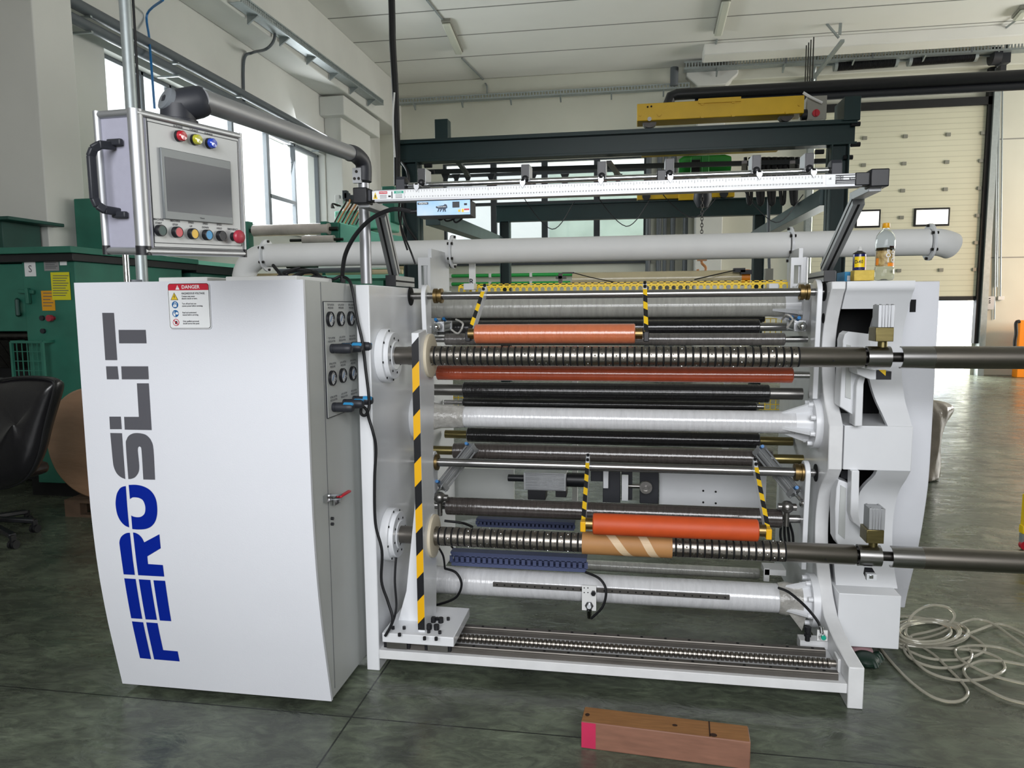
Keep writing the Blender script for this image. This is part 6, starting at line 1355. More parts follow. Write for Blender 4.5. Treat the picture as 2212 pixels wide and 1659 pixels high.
for px in (1403, 1697):
    x = gx(px, YF, 260); g = MB(); g.cyl((x, YF - 0.05, zc0 + 0.07), (x, YF + 0.05, zc0 + 0.07), 0.07); g.build('wheel', 'steel_dark', cr)
g = MB(); g.cyl((x1, YF, zcb - 0.15), (x1 + 0.05, YF, zcb - 0.15), 0.05); g.build('buffer', 'black_rubber', cr)
sb = thing('switch_box', 'grey electrical box with a red rotary switch at the right end of the yellow carriage', 'switch box', (gx(1766, YF, 230), YF + 0.15, zc0))
g = MB(); fbox(g, 1743, 207, 1786, 258, YF + 0.05, 0.16); g.build('box', 'box_grey', sb, bevel=0.003)
g = MB(); c = at(1762, 245, y=YF + 0.05); g.cyl(c, c - Vector((0, 0.02, 0)), 0.034); g.bar(c - Vector((0, 0.03, 0.03)), c - Vector((0, 0.03, -0.03)), 0.014, 0.02); g.build('rotary_switch', 'red', sb)
g = MB(); g.tube(spline([at(1735, 200, y=YF), at(1755, 212, y=YF), at(1776, 222, y=YF + 0.02)], 4), 0.013, 8); g.build('conduit', 'white_matt', sb)
# second carriage, hoist, chain and hook
YH = 12.6
c2 = thing('crane_carriage', 'yellow steel end carriage resting on the rear gantry beam, partly hidden by the ruler beam', 'crane carriage', (gx(1480, YR2), YR2, zt3))
g = MB(); fbox(g, 1376, 411, 1587, 428, YR2 - 0.1, 0.2); g.build('box_girder', 'crane_yellow', c2, bevel=0.006)
g = MB(); fbox(g, 1466, 408, 1498, 432, YR2 - 0.16, 0.06); g.build('gearbox', 'crane_yellow', c2, bevel=0.004)
for px in (1396, 1562):
    x = gx(px, YR2, 425); g = MB(); g.cyl((x, YR2 - 0.12, zt3 + 0.07), (x, YR2 + 0.05, zt3 + 0.07), 0.07); g.build('wheel', 'charcoal', c2)
YHO = 10.4
ho = thing('chain_hoist', 'green electric chain hoist with hanging chain and orange hook under the gantry', 'hoist', at(1520, 372, y=YHO))
g = MB(); a_, b_ = at(1466, 360, y=YHO), at(1578, 355, y=YHO); zc = (a_.z + b_.z) / 2; r_ = 20 / FPX * YHO
g.lathe((a_.x, YHO, zc), (1, 0, 0), [(0, r_ * 0.7), (0.06, r_ * 0.98), (0.1, r_), (b_.x - a_.x - 0.08, r_), (b_.x - a_.x, r_ * 0.8)], 28); g.build('motor_housing', 'hoist_green', ho)
g = MB(); fbox(g, 1492, 338, 1516, 376, YHO - r_ - 0.02, 0.3); fbox(g, 1516, 336, 1532, 380, YHO - r_ - 0.04, 0.3); g.build('hoist_block', 'hoist_green', ho, bevel=0.01)
g = MB(); fbox(g, 1494, 345, 1512, 372, YHO - r_ - 0.03, 0.01); g.build('cover_grille', 'black_matt', ho)
g = MB(); g.box((a_.x - 0.5, YHO - 0.08, zc + r_ + 0.02), (b_.x + 0.6, YHO + 0.08, zc + r_ + 0.20)); g.build('hoist_trolley', 'crane_yellow', ho)
g = MB(); c = at(1518, 425, y=YHO - 0.25); g.lathe(c + Vector((0, 0, 0.12)), (0, 0, -1), [(0, 0.11), (0.16, 0.12), (0.26, 0.07), (0.27, 0)], 20); g.build('chain_bag', 'charcoal', ho)
hx = at(1517, 440, y=YHO - 0.4); ztop_c, zbot = hx.z + 0.1, at(1517, 557, y=YHO - 0.4).z
g = MB(); n = int((ztop_c - zbot) / 0.042)
for k in range(n):
    zc3 = ztop_c - 0.042 * k; a0 = Vector((1, 0, 0)) if k % 2 else Vector((0, 1, 0)); lp = [Vector((hx.x, YHO - 0.4, zc3)) + a0 * (0.017 * math.cos(t * PI / 4)) + Vector((0, 0, 0.028 * math.sin(t * PI / 4))) for t in range(9)]; g.tube(lp, 0.0055, 5)
g.build('chain', 'steel_dark', ho, smooth=True)
hk = at(1516, 580, y=YHO - 0.4); g = MB(); hkp = spline([hk + Vector((0, 0, 0.13)), hk + Vector((0, 0, 0.07)), hk + Vector((0.05, 0, 0.01)), hk + Vector((0.03, 0, -0.07)), hk + Vector((-0.03, 0, -0.07)), hk + Vector((-0.055, 0, -0.01))], 5); g.tube(hkp, 0.018, 10); g.box(hk + Vector((-0.06, -0.04, 0.10)), hk + Vector((0.06, 0.04, 0.17))); g.build('hook', 'copper_hose', ho)
# hanging cables and pendant
fc = thing('hanging_crane_cables', 'bundle of black festoon cables looping below the front gantry beam on its right', 'cable', at(1700, 345, y=YF + 1))
for k in range(9):
    px = 1610 + 12 * k; dep = 395 if k % 2 else 440
    cable('festoon_loop', [at(px, 340, y=YF + 1.3), at(px + 2, 380, y=YF + 1.3), at(px + 6, dep - 5, y=YF + 1.3), at(px + 12, dep - 6, y=YF + 1.3), at(px + 14, 380, y=YF + 1.3), at(px + 17, 340, y=YF + 1.3)], 0.028 if k % 3 else 0.02, 'black_rubber', fc, n=4)
pe = thing('pendant_control', 'grey pendant control box hanging on a thin cable behind the machine', 'pendant', at(1662, 580, y=9))
cable('pendant_cable', [at(1661, 420, y=9), at(1660, 500, y=9), at(1662, 582, y=9)], 0.018, 'pipe_grey', pe, n=3)
g = MB(); fbox(g, 1653, 580, 1671, 610, 8.95, 0.1); g.build('pendant_box', 'box_grey', pe, bevel=0.006)
bc = thing('power_cable_drop', 'thick black cable bundle dropping from the ceiling to the left end of the gantry beam', 'cable', at(850, 200, y=7.2))
MB().tube(spline([(at(848, 0, y=7.2).x - 0.02, 7.2, ZC), at(846, 0, y=7.2), at(848, 90, y=7.2), at(854, 200, y=7.2), at(857, 300, y=7.2), at(858, 400, y=7.2)], 6), 0.034, 12).build('cable_bundle', 'black_rubber', bc)
MB().tube(spline([at(852, 200, y=7.15), at(849, 260, y=7.15), at(853, 340, y=7.15)], 6), 0.009, 8).build('white_cable', 'white_matt', bc)
cable('loop', [at(868, 350, y=7.4), at(880, 370, y=7.3), at(882, 400, y=7.3), at(868, 430, y=7.3), at(875, 480, y=7.3), at(900, 520, y=7.3)], 0.014, parent=bc)

# ================================================================== CEILING AND WALL SERVICES
def ceil_lamp(pa, pb_, lab):
    a_, b_ = at(*pa, z=ZC - 0.10), at(*pb_, z=ZC - 0.10); d_ = (b_ - a_).normalized(); s_ = Vector((d_.y, -d_.x, 0)); Ls = (b_ - a_).length
    t = thing('ceiling_lamp', lab, 'ceiling lamp', (a_ + b_) / 2, group='linear ceiling lamps')
    g = MB(); g.obox(a_ - s_ * 0.085 + Vector((0, 0, 0.04)), s_ * 0.17, b_ - a_, Vector((0, 0, 0.06))); g.build('housing', 'box_grey', t, bevel=0.01)
    g = MB(); g.obox(a_ - s_ * 0.075 + d_ * 0.03 - Vector((0, 0, 0.02)), s_ * 0.15, d_ * (Ls - 0.06), Vector((0, 0, 0.06))); g.build('diffuser', 'tube_glass', t, bevel=0.03)
ceil_lamp((963, 52), (992, 118), 'unlit linear ceiling lamp near the left wall beam'); ceil_lamp((1569, 4), (1551, 78), 'unlit linear ceiling lamp above the yellow crane carriage')
ceil_lamp((2216, 22), (2196, 45), 'unlit linear ceiling lamp cut off by the right edge, above the roller door')
def conduit(lab, pts, r, name='conduit', m='pipe_grey'): 
    return tag(MB().tube(pts, r, 8).build(name, m), lab, 'conduit')
conduit('thin ceiling conduit reaching the near end of the left ceiling lamp', [at(922, 0, z=ZC - 0.02), at(959, 46, z=ZC - 0.02)], 0.018, m='galv')
conduit('thin conduit from the far end of the left ceiling lamp down to the tray', [at(998, 126, z=ZC - 0.02), at(1050, 181, z=ZC - 0.02) + Vector((0, -0.3, 0)), at(1052, 186, y=YB - 0.28), at(1052, 202, y=YB - 0.28)], 0.018, m='galv')
conduit('thin conduit from the ceiling lamp above the crane down to the back cable tray', [at(1549, 86, z=ZC - 0.02), at(1538, 128, z=ZC - 0.02)], 0.018, m='galv')
conduit('thin conduit slanting across the ceiling at the upper right', [at(2200, 40, z=ZC - 0.05), at(2130, 92, y=YB - 0.9)], 0.018, m='galv')
def tray(lab, a_, b_, h_, n, brackets, dn_):
    t = thing('cable_tray', lab, 'cable tray', a_); a_, b_ = Vector(a_), Vector(b_); d_ = (b_ - a_); s_ = Vector((0, 0, h_)); g = MB(); nr = d_.normalized().cross(Vector((0, 0, 1))) * 0.01
    g.bar(a_ + s_ * 0.42, b_ + s_ * 0.42, 0.02, h_ * 0.24); g.bar(a_ - s_ * 0.42, b_ - s_ * 0.42, 0.02, h_ * 0.24)
    for k in range(n): p_ = a_.lerp(b_, (k + 0.5) / n); q_ = p_ + d_ / n * 0.42; g.bar(p_, q_, 0.012, h_ * 0.62)
    o_ = g.build('perforated_side', 'galv', t, smooth=False)
    g = MB(); off = dn_; g.obox(a_ - s_ * 0.5, d_, off, Vector((0, 0, 0.006))); g.build('tray_floor', 'galv', t)
    for k in range(brackets):
        p_ = a_.lerp(b_, (k + 0.5) / brackets) - s_ * 0.5; e = d_.normalized() * 0.03
        g = MB(); g.ext([p_, p_ + off, p_ - Vector((0, 0, 0.03)) + off * 0.0, p_ + off - Vector((0, 0, 0.12))][:0] or [p_, p_ + off, p_ + off - Vector((0, 0, 0.12))], e); g.build('bracket', 'galv', t)
tray('perforated cable tray along the left wall beam', at(520, -5, x=XL + 0.75), at(828, 222, x=XL + 0.75), 0.10, 110, 6, Vector((-0.18, 0, 0)))
tray('perforated cable tray along the back wall left of the pillar', (at(840, 222, y=YB - 0.45).x, YB - 0.45, at(1180, 201, y=YB - 0.45).z), (at(1490, 180, y=YB - 0.45).x, YB - 0.45, at(1180, 201, y=YB - 0.45).z), 0.10, 100, 6, Vector((0, 0.18, 0)))
tray('wide perforated cable tray above the roller door', (at(1478, 140, y=YB - 0.75).x, YB - 0.75, at(1850, 119, y=YB - 0.75).z), (at(2240, 95, y=YB - 0.75).x, YB - 0.75, at(1850, 119, y=YB - 0.75).z), 0.15, 110, 5, Vector((0, 0.25, 0)))
g = MB(); z_ = at(1850, 103, y=YB - 0.9).z; tag(g.tube([(at(1700, 110, y=YB - 0.9).x, YB - 0.9, z_), (at(2240, 80, y=YB - 0.9).x, YB - 0.9, z_)], 0.035, 10).build('steam_pipe', 'galv'), 'grey pipe running just above the cable tray over the roller door', 'pipe')
for k, px in enumerate((1698, 1886, 2100)):
    c = at(px, 104 if k else 112, y=YB - 0.9); g = MB(); g.bar(Vector((c.x, YB - 0.9, z_ - 0.22)), Vector((c.x, YB - 0.9, z_ + 0.0)), 0.03, 0.02); tag(g.tube(spline([(c.x - 0.0, YB - 0.9, z_ - 0.05), (c.x, YB - 0.9, z_ + 0.1), (c.x + 0.12, YB - 0.9, z_ + 0.12)], 4), 0.03, 8).build('pipe_hanger', 'frame_grey'), ['dark pipe hanger over the tray nearest the back pillar', 'dark pipe hanger over the tray above the left torsion spring', 'dark pipe hanger over the tray above the right torsion spring'][k], 'pipe hanger', group='hangers of the pipe over the door')
# thick black insulated pipe
pi_ = thing('insulated_pipe', 'thick black insulated pipes crossing above the crane towards the right', 'pipe', at(1435, 210, y=12))
Yp = 12.0; zp = at(1850, 183, y=Yp).z; xl = at(1445, 205, y=Yp).x; xr = X1R - 0.002
MB().tube([(xl, Yp, zp - 0.35), (xl, Yp, zp - 0.12), (xl + 0.03, Yp, zp - 0.03), (xl + 0.12, Yp, zp), (xr, Yp, zp)], 0.085, 14).build('pipe_run', 'black_plastic', pi_)
MB().tube([(xl + 0.4, Yp + 0.05, zp - 0.13), (xr, Yp + 0.05, zp - 0.13)], 0.06, 12).build('pipe_run', 'charcoal', pi_)
for k, (px, y0_) in enumerate(((1742, 98), (1747, 92), (1752, 86), (1758, 80))):
    a_ = at(px, y0_, y=Yp); tag(MB().cyl(a_, (a_.x, Yp, zp + 0.083), 0.009, seg=8).build('threaded_rod', 'steel_dark'), ['shortest thin threaded rod standing on the black pipe', 'second shortest threaded rod standing on the black pipe', 'second tallest threaded rod standing on the black pipe', 'tallest thin threaded rod standing on the black pipe'][k], 'rod', group='thin threaded rods behind the crane')
# pipe with copper-coloured flange by the tray
g = MB(); g.cyl(at(1457, 146, y=YB - 0.5), at(1456, 185, y=YB - 0.5), 0.085); tag(g.build('drain_pipe', 'pipe_grey'), 'short grey vertical pipe stub beside the back pillar capital', 'pipe')
# vertical grey pipes on the back wall
for k, px in enumerate((1400, 1423, 1436, 1453, 1480)):
    x = at(px, 520, y=YB - 0.15).x; tag(MB().cyl((x, YB - 0.15, 0), (x, YB - 0.15, 5.4), 0.055 if px not in (1436,) else 0.04).build('wall_pipe', 'pipe_grey'), ['grey wall pipe closest to the back window', 'second grey wall pipe from the back window', 'thinnest grey wall pipe between the others', 'fourth grey wall pipe from the back window', 'grey wall pipe closest to the back pillar'][k], 'pipe', group='vertical pipes on the back wall')
# green water pipes under the window
gw = thing('green_water_pipe', 'two green plastic water pipes clipped to the back wall under the window', 'pipe', at(1150, 600, y=YB - 0.1))
for y_, xe in ((594, 1262), (612, 1232)):
    a_ = at(1120, y_, y=YB - 0.12); xs0, xe0 = at(962, y_, y=YB - 0.12).x, at(xe, y_, y=YB - 0.12).x
    MB().tube([(xs0, YB - 0.12, a_.z), (xe0, YB - 0.12, a_.z)] + ([(xe0, YB - 0.12, a_.z - 0.15)] if y_ == 594 else []), 0.04, 12).build('pipe_run', 'pipe_green', gw)
    for px in (973, 1059, 1147, 1240):
        x = at(px, y_, y=YB - 0.12).x; MB().box((x - 0.03, YB - 0.17, a_.z - 0.05), (x + 0.03, YB - 0.002, a_.z + 0.05)).build('pipe_clip', 'white_matt', gw)
# conduits on the left wall
for k, (pa, pb_, ra) in enumerate((((150, 12), (700, 292), 0.062), ((150, 38), (640, 285), 0.055))):
    a_, b_ = at(*pa, x=XL + 0.25), at(*pb_, x=XL + 0.25); z_ = (a_.z + b_.z) / 2; y0_ = 6.35; y1_ = 13.9
    t = thing('wall_conduit', ['upper dark pipe running the length of the left wall above the windows', 'lower dark pipe running the length of the left wall above the windows'][k], 'pipe', (XL + 0.25, 10, z_))
    MB().cyl((XL + 0.25, y0_, z_), (XL + 0.25, y1_, z_), ra).build('pipe_run', 'pipe_grey', t)
    for j in range(5): y = 7.2 + 1.5 * j; MB().box((XL, y - 0.015, z_ - ra - 0.02), (XL + 0.30, y + 0.015, z_ - ra)).build('pipe_bracket', 'galv', t)
tag(MB().tube(spline([at(352, 0, x=XL + 0.6), at(318, 30, x=XL + 0.05), at(322, 80, x=XL + 0.2), at(326, 130, x=XL + 0.42), at(334, 235, x=XL + 0.42)], 5), 0.014, 8).build('blue_cable', 'pneu_blue'), 'thin blue cable running down the left wall past the windows', 'cable')
tag(MB().tube(spline([at(594, 50, x=XL + 0.60), at(592, 85, x=XL + 0.60), at(575, 106, x=XL + 0.57), at(545, 114, x=XL + 0.1), at(527, 130, x=XL + 0.03), at(527, 220, x=XL + 0.03)], 6), 0.022, 8).build('bent_conduit', 'pipe_grey'), 'bent grey conduit dropping from the left cable tray down the wall', 'conduit')
# right of the door
cbx = thing('door_control_box', 'grey door control box on the wall right of the roller door', 'control box', at(2137, 654, y=YB - 0.1))
g = MB(); fbox(g, 2127, 640, 2148, 669, YB - 0.16, 0.14); g.build('box', 'alu_matt', cbx, bevel=0.004)
g = MB(); fbox(g, 2121, 640, 2127, 669, YB - 0.14, 0.12); g.build('side', 'charcoal', cbx)
for py in (645, 650, 654): c = at(2138, py, y=YB - 0.16); MB().cyl(c, c - Vector((0, 0.01, 0)), 0.012).build('push_button', 'charcoal', cbx)
for k, (px, y0_, y1_) in enumerate(((2150, 160, 690), (2155, 160, 620), (2163, 160, 640))):
    a_ = at(px + 5 - k, y0_, y=YB - 0.04); b_ = at(px - 2, y1_, y=YB - 0.04); tag(MB().cyl(a_, b_, 0.016, seg=8).build('wall_conduit', 'galv'), ['longest thin conduit beside the door control box', 'middle thin conduit right of the door control box', 'thin conduit ending at the wall socket'][k], 'conduit', group='thin conduits right of the door')
g = MB(); fbox(g, 2156, 640, 2170, 648, YB - 0.08, 0.06); tag(g.build('wall_socket', 'white_matt', bevel=0.004), 'white wall socket right of the door control box', 'socket')
g = MB()
for py in (300, 556): zz = at(2180, py, y=YB).z; g.box((at(2135, py, y=YB).x, YB - 0.004, zz - 0.012), (X1R, YB + 0.01, zz + 0.012))
g.build('wall_joint', 'seam', wb)
g = MB(); fbox(g, 2117, 687, 2128, 700, YB - 0.004, 0.003); fbox(g, 2130, 687, 2136, 701, YB - 0.004, 0.003); tag(g.build('wall_notice', 'plaster_warm'), 'faint paper notices on the wall under the door control box', 'notice')
oc = thing('orange_machine', 'bright orange cabinet with black cables, cut by the right edge of the picture', 'machine', at(2210, 748, y=14))
g = MB(); xo = at(2202, 720, y=16.4).x; g.box((xo, 16.4, 0), (xo + 1.2, 16.6, at(2205, 692, y=16.4).z)); g.build('cabinet', 'orange_paint', oc, bevel=0.01)
cable('side_cable', [at(2203, 694, y=16.3), at(2195, 698, y=16.3), at(2195, 720, y=16.3), at(2192, 742, y=16.3), at(2194, 780, y=16.3)], 0.035, parent=oc)
lt_ = thing('yellow_trolley', 'yellow trolley post with a red caster at the right edge of the picture', 'trolley', at(2205, 1185, z=0))
bt_ = at(2205, 1187, z=0); g = MB(); g.box((bt_.x + 0.012, bt_.y, 0.10), (bt_.x + 0.06, bt_.y + 0.05, at(2206, 1070, y=bt_.y).z)); g.box((bt_.x + 0.005, bt_.y, 0.10), (bt_.x + 0.7, bt_.y + 0.05, 0.15)); g.build('frame', 'guard_yellow', lt_, bevel=0.003)
g = MB(); g.cyl((bt_.x + 0.02, bt_.y - 0.01, 0.027), (bt_.x + 0.02, bt_.y + 0.02, 0.027), 0.027); g.build('caster', 'red', lt_); MB().box((bt_.x + 0.0, bt_.y - 0.005, 0.04), (bt_.x + 0.05, bt_.y + 0.03, 0.10)).build('caster_fork', 'galv', lt_)

# ================================================================== LEFT BACKGROUND
YM1 = 5.2
gm = thing('green_printing_machine', 'old dark green machine with a control column, stickers and a wire guard on the left', 'machine', (-4.2, 6.2, 0))
xr_ = at(163, 600, y=YM1).x; zl_ = at(80, 566, y=YM1).z; zt_ = at(80, 541, y=YM1).z
def q5(px, py, o=0.0): return at(px, py, y=YM1 - o)
g = MB(); xc0 = at(52, 640, y=YM1).x; g.box((xc0, YM1, 0.12), (xr_, YM1 + 1.4, zl_)); col_ = g.build('column', 'mach_green', gm, bevel=0.006)
g = MB(); g.box((xc0 - 1.9, YM1 - 0.05, zl_), (xr_ + 0.03, YM1 + 1.6, zt_ - 0.03)); g.build('dark_rail', 'black_plastic', gm, bevel=0.004)
g = MB(); g.box((xc0 - 1.9, YM1 - 0.10, zt_ - 0.03), (xr_ + 0.06, YM1 + 1.6, zt_ + 0.02)); g.build('top_ledge', 'mach_green', gm, bevel=0.004)
g = MB(); g.box((xc0 - 1.9, YM1 + 0.12, at(20, 716, y=YM1).z), (xc0 - 0.005, YM1 + 0.4, zl_)); g.box((xc0 - 1.9, YM1 + 0.02, at(20, 716, y=YM1).z), (xc0 - 0.01, YM1 + 0.12, zl_ - 0.01)); dr = g.build('door', 'mach_green', gm, bevel=0.006)
g = MB(); g.tube([q5(37, 648, -0.02), q5(37, 650, 0.05), q5(39, 678, 0.05), q5(39, 680, -0.02)], 0.018, 8); g.build('handle', 'mach_green_dark', dr)
g = MB(); g.bar(q5(40, 629, 0.02), q5(74, 631, 0.02), 0.02, 0.03); g.bar(q5(58, 622, 0.03), q5(62, 656, 0.03), 0.03, 0.03); g.build('latch', 'mach_green', dr, bevel=0.004)
for (a_, b_, c_, d_, m, nm, tx) in ((53, 77, 566, 597, 'sign_white', 'paper_sheet', 'S'), (95, 127, 561, 585, 'paper_grey', 'grey_plate', None), (129, 144, 564, 573, 'sign_white', 'white_tag', None), (90, 118, 628, 671, 'paper_orange', 'orange_sticker', None), (111, 151, 588, 648, 'paper_yellow', 'yellow_sticker', None)):
    o_ = 0.004 if nm != 'yellow_sticker' else 0.008; g = MB(); g.mat(0); fbox(g, a_, c_, b_, d_, YM1 - o_, 0.003); g.mat(1)
    if tx: g.text(tx, q5((a_ + b_) / 2, (c_ + d_) / 2, o_ + 0.002), (1, 0, 0), (0, 0, 1), 0.08)
    elif nm != 'white_tag':
        nl = 9 if 'yellow' in nm else 5
        for k in range(nl): yy = c_ + (d_ - c_) * (0.14 + 0.8 * k / nl); g.quad(q5(a_ + 3, yy, o_ + 0.001), (q5(b_ - 3 - (k % 3) * 3, yy) - q5(a_ + 3, yy)), (0, 0, 0.006))
    g.build(nm, [m, 'grey_ink'], col_, smooth=False)
for px, py, m in ((93, 687, 'charcoal'), (95, 715, 'charcoal')): c = q5(px, py); MB().cyl(c, c - Vector((0, 0.02, 0)), 0.02).build('push_button', m, col_)
c = q5(117, 687); MB().cyl(c, c - Vector((0, 0.03, 0)), 0.015).cyl(c - Vector((0, 0.03, 0)), c - Vector((0, 0.06, 0)), 0.026).build('emergency_button', 'mushroom_red', col_)
g = MB(); xg0, xg1 = q5(60, 850).x, q5(125, 850).x; zg0, zg1 = q5(90, 938).z, q5(90, 737).z
for k in range(7): x = xg0 + (xg1 - xg0) * k / 6; g.bar((x, YM1 - 0.12, zg0), (x, YM1 - 0.12, zg1), 0.006, 0.006)
for k in range(11): z = zg0 + (zg1 - zg0) * k / 10; g.bar((xg0, YM1 - 0.12, z), (xg1, YM1 - 0.12, z), 0.006, 0.006)
for a_, b_ in (((xg0, zg0), (xg0, zg1)), ((xg1, zg0), (xg1, zg1)), ((xg0, zg1), (xg1, zg1)), ((xg0, zg0), (xg1, zg0))): g.bar((a_[0], YM1 - 0.12, a_[1]), (b_[0], YM1 - 0.12, b_[1]), 0.02, 0.02)
g.bar((xg0, YM1 - 0.12, zg1), (xg0, YM1, zg1), 0.02, 0.02); g.bar((xg1, YM1 - 0.12, zg1), (xg1, YM1, zg1), 0.02, 0.02)
g.build('wire_guard', 'mach_green', gm)
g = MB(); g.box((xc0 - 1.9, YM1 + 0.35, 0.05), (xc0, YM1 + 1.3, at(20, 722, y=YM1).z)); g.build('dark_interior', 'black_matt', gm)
g = MB(); c = at(10, 757, y=YM1 + 0.1); g.cyl((c.x - 1.0, YM1 + 0.15, q5(20, 725).z), (xc0, YM1 + 0.15, q5(20, 725).z), 0.045); g.build('top_roller', 'steel_dark', gm)
g = MB()
for k in range(10): x = xc0 - 0.12 - 0.09 * k; g.bar((x, YM1 + 0.08, q5(20, 735).z), (x - 0.05, YM1 + 0.30, q5(20, 800).z), 0.07, 0.01)
g.build('feed_table', 'steel_dark', gm)
g = MB(); g.box((at(55, 1000, y=YM1).x, YM1 + 0.05, 0.0), (xr_ - 0.1, YM1 + 1.2, 0.14)); g.build('plinth', 'black_matt', gm)
# side run of the machine receding to the back
xS = xr_ + 0.03; ge = at(538, 592, x=xS); yE = min(ge.y, 8.85)
g = MB(); g.box((xS - 0.9, YM1 + 1.6, 0.1), (xS - 0.06, yE, zl_ - 0.02)); g.build('side_body', 'mach_green', gm, bevel=0.01)
g = MB(); g.box((xS - 0.95, YM1 + 1.6, zl_ - 0.02), (xS, yE, zt_ - 0.03)); g.build('dark_rail', 'black_plastic', gm)
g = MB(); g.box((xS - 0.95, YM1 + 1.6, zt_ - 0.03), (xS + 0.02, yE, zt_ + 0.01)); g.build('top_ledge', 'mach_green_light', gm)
g = MB(); fbox(g, 162, 428, 228, 540, YM1 + 0.9, 0.8); g.build('upper_box', 'mach_green', gm, bevel=0.01)
g = MB(); fbox(g, -30, 474, 6, 541, YM1 + 0.2, 0.4); fbox(g, -30, 467, 18, 475, YM1 + 0.1, 0.6); g.build('hopper', 'mach_green_dark', gm, bevel=0.006)
# big kraft roll on a pallet
pz_ = at(150, 1108, z=0); YP = 4.70
pal = thing('wooden_pallet', 'worn wooden pallet on the floor under the big brown roll', 'pallet', (at(170, 1100, y=YP).x, YP, 0))
xp0 = at(137, 1090, y=YP).x; zp1 = at(150, 1064, y=YP).z
zp1 = 0.13
for k in range(5): MB().box((xp0, YP + 0.01 + 0.09 * k, zp1 - 0.022), (xp0 + 1.1, YP + 0.085 + 0.09 * k, zp1)).build('deck_board', 'pallet_wood', pal)
for dx in (0, 0.48, 0.96): 
    for dy in (0.01, 0.20, 0.38): MB().box((xp0 + dx, YP + dy, 0.02), (xp0 + dx + 0.13, YP + dy + 0.07, zp1 - 0.022)).build('block', 'pallet_wood', pal)
for dy in (0.01, 0.20, 0.38): MB().box((xp0, YP + dy, 0), (xp0 + 1.1, YP + dy + 0.07, 0.02)).build('bottom_board', 'pallet_wood', pal)
cr_ = at(207, 952, y=YP + 0.1); rr_ = (at(207, 840, y=YP + 0.1).z - cr_.z)
rr_ = (at(207, 836, y=YP + 0.1).z - zp1) / 2
g = MB(); g.lathe((cr_.x + 0.02, YP + 0.06, zp1 + rr_), (0.03, 1, 0), [(0, rr_ - 0.012), (0.01, rr_), (0.38, rr_), (0.39, rr_ - 0.01)], 64); kr = g.build('kraft_roll', 'kraft_roll'); tag(kr, 'large film-wrapped brown paper roll on a pallet left of the white cabinet', 'paper roll')
# office chair
ch = thing('office_chair', 'black leather office chair with a high back, cut by the left edge of the picture', 'chair', (-3.05, 3.75, 0))
YCH = 3.7
def cq(px, py, o=0.0): return at(px, py, y=YCH + o)
ol = [(-60, 835), (0, 818), (40, 813), (85, 814), (112, 819), (119, 828), (116, 850), (107, 885), (96, 930), (84, 985), (62, 1030), (30, 1052), (-20, 1062), (-70, 1060)]
pts = [cq(*p) for p in ol]; sm_ = spline(pts, 4, closed=True); cen = sum(sm_, Vector()) / len(sm_); n = len(sm_); vs = []; lay = [(0.0, -0.055), (0.2, -0.054), (0.45, -0.052), (0.72, -0.042), (0.93, -0.012), (1.0, 0.03), (0.93, 0.075), (0.6, 0.10), (0.0, 0.11)]
for s_, o_ in lay: vs += [cen.lerp(p, max(s_, 0.01)) + Vector((0, o_ + 0.05 * (p.z - cen.z), 0)) for p in sm_]
g = MB(); g.add(vs, [(j * n + k, j * n + (k + 1) % n, (j + 1) * n + (k + 1) % n, (j + 1) * n + k) for j in range(len(lay) - 1) for k in range(n)]); g.build('backrest', 'leather', ch, angle=80)
sm2 = [cen.lerp(p, 0.97) + Vector((0, 0.0, 0)) for p in sm_]; MB().tube(sm2 + [sm2[0]], 0.008, 8).build('piping', 'black_rubber', ch)
bx_, by_ = -4.15, 4.0
g = MB(); g.box((bx_ - 0.25, by_ - 0.20, 0.44), (bx_ + 0.24, by_ + 0.30, 0.53)); g.build('seat', 'leather', ch, bevel=0.04)
MB().cyl((bx_, by_, 0.10), (bx_, by_, 0.44), 0.028).build('gas_column', 'black_plastic', ch)
tips = [at(80, 1150, z=0.0), at(32, 1186, z=0.0)]
ctr = Vector((at(-40, 1135, z=0.07).x, at(-40, 1135, z=0.07).y, 0)); tips += [ctr + Vector((-0.25, -0.15, 0)), ctr + Vector((-0.2, 0.25, 0)), ctr + Vector((0.08, 0.31, 0))]
for t in tips:
    d_ = (t - ctr); tip = ctr + d_ * 0.97; g = MB(); g.bar(Vector((ctr.x, ctr.y, 0.12)), Vector((tip.x, tip.y, 0.085)), 0.045, 0.032); g.build('leg', 'black_plastic', ch, bevel=0.008)
    g = MB(); g.cyl((tip.x - 0.024, tip.y, 0.028), (tip.x - 0.006, tip.y, 0.028), 0.028).cyl((tip.x + 0.006, tip.y, 0.028), (tip.x + 0.024, tip.y, 0.028), 0.028).box((tip.x - 0.008, tip.y - 0.02, 0.03), (tip.x + 0.008, tip.y + 0.02, 0.09)); g.build('caster', 'black_rubber', ch)
MB().cyl((ctr.x, ctr.y, 0.09), (ctr.x, ctr.y, 0.44), 0.03).build('base_hub', 'black_plastic', ch)
